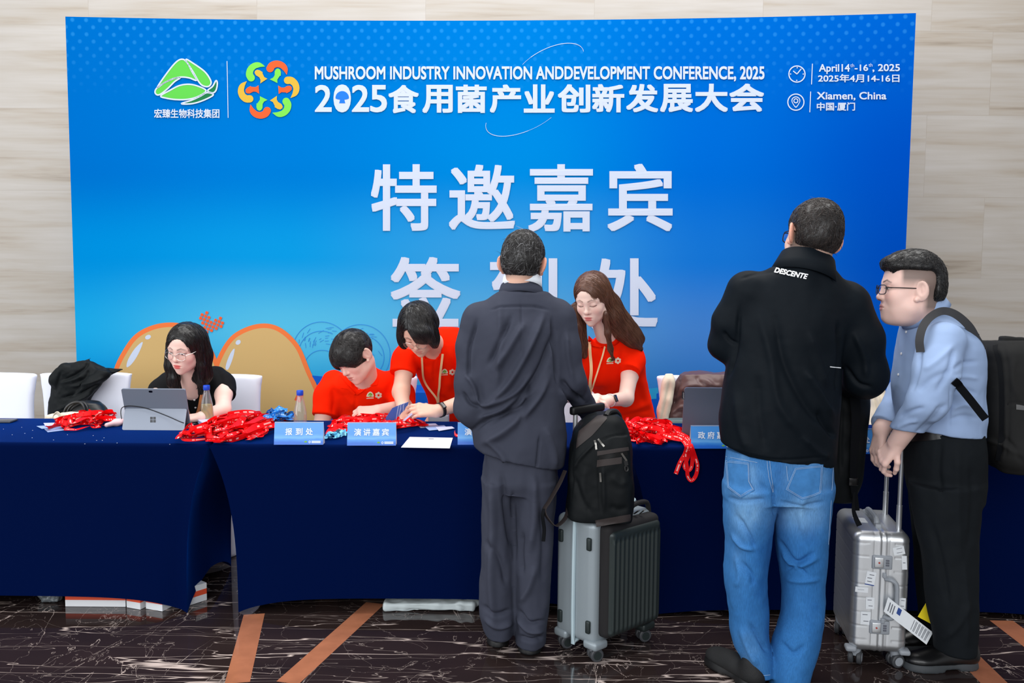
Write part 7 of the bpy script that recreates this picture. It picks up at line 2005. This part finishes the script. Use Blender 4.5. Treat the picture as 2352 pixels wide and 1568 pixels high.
# left end of the desk
o = MB().box((PZ(-4, 969, TZ)+[0, 0, .0055]), (.15, .075, .009), rotz(.05), .004).build('smartphone', mat('dark_grey_phone', C(70, 74, 84), .3, metal=.4)); tag(o, 'grey phone lying at the far left end of the table, cut off by the frame', 'phone')
F = Field(); a, b = PZ(245, 976, TZ+.016), PZ(278, 968, TZ+.018); F.cone(a, b, .010, .016, .01); F.ell(PZ(268, 970, TZ+.018), (.028, .022, .017), .01); v, f = F.mesh(.003)
tag(link_mesh('brush_pouch', v, f, mat('pink_fabric', C(232, 196, 200), .7)), 'small pale pink pouch between the red lanyards and the grey tablet', 'pouch')
rs = random.Random(12); spk = [(8, 985), (28, 998), (57, 995), (75, 988), (74, 1005), (123, 1010), (155, 998), (195, 1019), (214, 1000), (222, 1011), (235, 1011), (239, 1005), (269, 1017), (50, 981), (390, 1020)]
for x, y in spk:
    c = PZ(x, y, TZ+.001); o = MB().box(c, (.0030, .0030, .0012), rotz(rs.uniform(0, 1.5))).build('paper_scrap', m_cardW, smooth=False); tag(o, 'tiny white scrap of paper on the dark blue table top', 'paper scrap', 'paper scraps')

# coats and bags on the chairs
m_coat = mat('black_waterproof', C(14, 18, 20), .6, spec=.2); YCh = YC-.06
F = Field(); F.loft([RP(a, b, y, YCh, r) for a, b, y, r in ((108, 200, 975, .05), (112, 200, 940, .06), (118, 212, 905, .06), (124, 238, 875, .06), (132, 250, 856, .055), (150, 232, 840, .05), (182, 214, 830, .03))], .01)
F.cone(P(196, 838, YCh), P(207, 822, YCh+.01), .022, .003, .01); F.cone(P(232, 856, YCh-.02), P(281, 848, YCh), .026, .005, .015); F.cone(P(150, 850, YCh-.03), P(126, 872, YCh-.02), .036, .034, .02)
F.chain([P(240, 858, YCh-.05), P(212, 880, YCh-.07), P(178, 920, YCh-.075), P(150, 965, YCh-.07)], [.030, .034, .034, .03], .02)
v, f = F.mesh(.005); v = relax(v, f, 2)
v = cloth(v, f, [([(205, 828), (190, 850), (150, 872)], 3, -.012), ([(215, 842), (245, 848), (275, 850)], 3, -.008), ([(240, 866), (205, 880), (160, 888)], 3.5, .012), ([(232, 880), (190, 900), (140, 915)], 3.5, -.013), ([(215, 898), (175, 922), (126, 945)], 3.5, .012), ([(140, 852), (132, 880), (126, 905)], 3, -.008), ([(190, 862), (170, 872), (138, 880)], 3, .010), ([(200, 915), (165, 945), (130, 970)], 3, -.012), ([(180, 938), (155, 960), (140, 972)], 3, .010), ([(205, 850), (196, 868), (180, 878)], 3, -.008)], .007, (7, 7, 9), 101, .002, 40)
tag(link_mesh('coat', v, f, m_coat), 'black waterproof coat thrown over the second chair from the left', 'coat')
F = Field(); yb_ = 4.60; F.loft([RP(a, b, y, yb_, r) for a, b, y, r in ((140, 246, 978, .06), (146, 246, 960, .065), (160, 240, 940, .06), (178, 226, 924, .04))], .01, e=2.6)
v, f = F.mesh(.006); v = cloth(v, f, [], .008, (8, 8, 8), 103); hb = tag(link_mesh('handbag', v, f, mat('black_soft_leather', C(14, 14, 15), .38, spec=.5)), 'black handbag with looped handles behind the small lanyard heap', 'bag')
for dx, dy in ((0, -.07), (8, -.05)):
    mb = MB(); mb.tube(crom([P(146+dx, 962, yb_+dy), P(150+dx, 940, yb_+dy), P(165+dx, 926, yb_+dy), P(184+dx, 924, yb_+dy), P(194+dx, 938, yb_+dy), P(196+dx, 964, yb_+dy)], 6), .0065, 8); mb.build('handle', m_shoe, hb)
mb = MB(); mb.box(P(181, 917, 4.78), (.03, .004, .008), None, .002); mb.build('clasp', mat('gold_metal', C(214, 180, 110), .3, metal=1.0), hb)
m_canvas = mat('cream_canvas', C(228, 214, 192), .85, bump=.2, bscale=500)
F = Field(); yt_ = 4.47; F.loft([RP(a, b, y, yt_, r) for a, b, y, r in ((98, 246, 976, .035), (102, 243, 960, .04), (112, 240, 949, .035), (140, 215, 943, .022))], .01, e=2.6)
v, f = F.mesh(.005); v = cloth(v, f, [([(115, 968), (125, 955), (140, 950)], 4, -.006), ([(185, 965), (190, 955), (200, 950)], 4, .006)], .010, (9, 9, 9), 105); to = tag(link_mesh('tote_bag', v, f, m_canvas), 'cream canvas tote bag lying behind the small lanyard heap', 'bag')
for a, b in ((120, 140), (184, 208)):
    sp = crom([P(a, 968, yt_-.045), P(a+2, 955, yt_-.05), P((a+b)/2, 948, yt_-.048), P(b-3, 954, yt_-.05), P(b, 968, yt_-.045)], 5); mb = MB(); mb.ribbon(sp, np.tile([.5, -.3, .8], (len(sp), 1)), .020, .003); mb.build('handle', m_canvas, to)
m_satin = mat('brown_satin', C(92, 66, 64), .38, spec=.5)
F = Field(); F.loft([RP(a, b, y, YCh, r) for a, b, y, r in ((1536, 1715, 985, .07), (1532, 1712, 940, .075), (1542, 1712, 900, .075), (1552, 1708, 872, .07), (1562, 1700, 857, .055))], .02, e=3)
v, f = F.mesh(.006); v = relax(v, f, 2); v = cloth(v, f, [([(1555, 900), (1590, 885), (1650, 890)], 6, .012), ([(1540, 930), (1565, 915), (1590, 905)], 5, -.012), ([(1540, 950), (1562, 935), (1590, 935)], 5, .012), ([(1600, 862), (1610, 880), (1640, 895)], 5, -.010), ([(1560, 865), (1556, 890), (1545, 915)], 5, -.010), ([(1620, 870), (1640, 885), (1660, 885)], 5, .010)], .016, (9, 9, 9), 107)
tag(link_mesh('jacket', v, f, m_satin), 'brown satin jacket hung over the chair behind the laptop', 'jacket')
F = Field(); F.loft([RP(a, b, y, yy, r) for a, b, y, yy, r in ((1507, 1532, 985, YCh-.05, .03), (1511, 1538, 940, YCh-.04, .03), (1519, 1547, 900, YCh-.03, .028), (1524, 1549, 868, YCh-.02, .026), (1528, 1546, 858, YCh-.01, .02))], .01, e=3)
v, f = F.mesh(.005); v = cloth(v, f, [([(1540, 870), (1528, 930), (1516, 980)], 3.5, -.008)], .008, (8, 8, 8), 109); tag(link_mesh('tote_bag', v, f, m_canvas), 'cream canvas bag hanging on the chair with the brown jacket', 'bag')
F = Field(); F.chain([P(2016, 880, YCh-.02), P(2020, 920, YCh-.04), P(2016, 975, YCh-.05)], [.028, .036, .05], .02); F.cone(P(2008, 900, YCh-.05), P(2024, 972, YCh-.07), .012, .02, .02)
v, f = F.mesh(.005); v = cloth(v, f, [([(2006, 905), (2016, 940), (2022, 970)], 3, -.010), ([(2012, 900), (2022, 930), (2026, 965)], 3, .008)], .008, (8, 8, 8), 111); tag(link_mesh('tote_bag', v, f, m_canvas), 'cream canvas bag on the chair seen between the two standing visitors', 'bag')
F = Field(); F.loft([RP(a, b, y, 4.52, r) for a, b, y, r in ((1524, 1640, 990, .05), (1525, 1640, 972, .05), (1534, 1630, 962, .04))], .01, e=4); v, f = F.mesh(.005)
cs = tag(link_mesh('hand_case', v, f, mat('grey_green_leather', C(86, 104, 104), .5)), 'grey green zipped case behind the laptop', 'case')
F = Field(); F.box(P(1008, 972, 4.50), (.052, .03, .05), .008, 0); v, f = F.mesh(.004); tag(link_mesh('card_box', v, f, mat('pale_grey_board', C(196, 202, 214), .6)), 'pale grey box behind the desk, below the watch of the bending man', 'box')
# under the tables
m_boxw = mat('white_carton', C(226, 228, 232), .5); m_boxo = mat('orange_carton', C(226, 84, 52), .5)
def carton(px, yaw, L_, D_, label):
    c = PZ(px[0], px[1], 0); R = rotz(yaw); c = c+R@np.array([L_/2, D_/2, 0]); root = empty('carton', c, label, 'carton')
    MB().box(c+[0, 0, .016], (L_, D_, .030), R, .001).build('lower_tray', m_boxw, root, smooth=False); MB().box(c+[0, 0, .043], (L_, D_, .024), R, .001).build('printed_band', m_boxo, root, smooth=False); MB().box(c+[0, 0, .068], (L_, D_, .026), R, .001).build('lid', m_boxw, root, smooth=False)
carton((150, 1393), 0.0, .265, .20, 'white and orange carton on the floor under the left table, longest of the row'); carton((291, 1395), -.35, .075, .16, 'white and orange carton in the middle of the row under the left table'); carton((335, 1398), -.35, .090, .10, 'white and orange carton at the right end of the row under the left table'); carton((434, 1391), .9, .09, .09, 'white and orange carton in the dark gap between two tables')
F = Field(); c = PZ(985, 1407, .0); F.box(c+[0, .09, .022], (.20, .09, .022), .014, 0); F.cone(c+[-.19, .05, .012], c+[-.06, .02, .01], .012, .01, .02); F.cone(c+[.14, .03, .02], c+[.21, .05, .03], .02, .012, .02)
v, f = F.mesh(.006); v = cloth(v, f, [([(890, 1400), (960, 1402), (1010, 1408)], 4, -.006), ([(1040, 1385), (1060, 1395), (1070, 1405)], 5, -.008)], .010, (10, 10, 10), 113); v[:, 2] = np.maximum(v[:, 2], .001)
tag(link_mesh('plastic_bag', v, f, mat('white_polythene', C(196, 206, 208), .4)), 'crumpled white plastic bag on the floor under the middle table', 'plastic bag')
F = Field(); c = PZ(103, 1388, 0); F.ell(c+[0, .05, .02], (.055, .04, .026), .01); v, f = F.mesh(.004); n = vnormals(v, f); v = v+n*(.010*fbm(v*60, 2))[:, None]; v[:, 2] = np.maximum(v[:, 2], .001)
tag(link_mesh('plastic_wrap', v, f, mat('grey_film', C(110, 116, 120), .2)), 'crumpled clear film on the floor under the left table', 'plastic wrap')
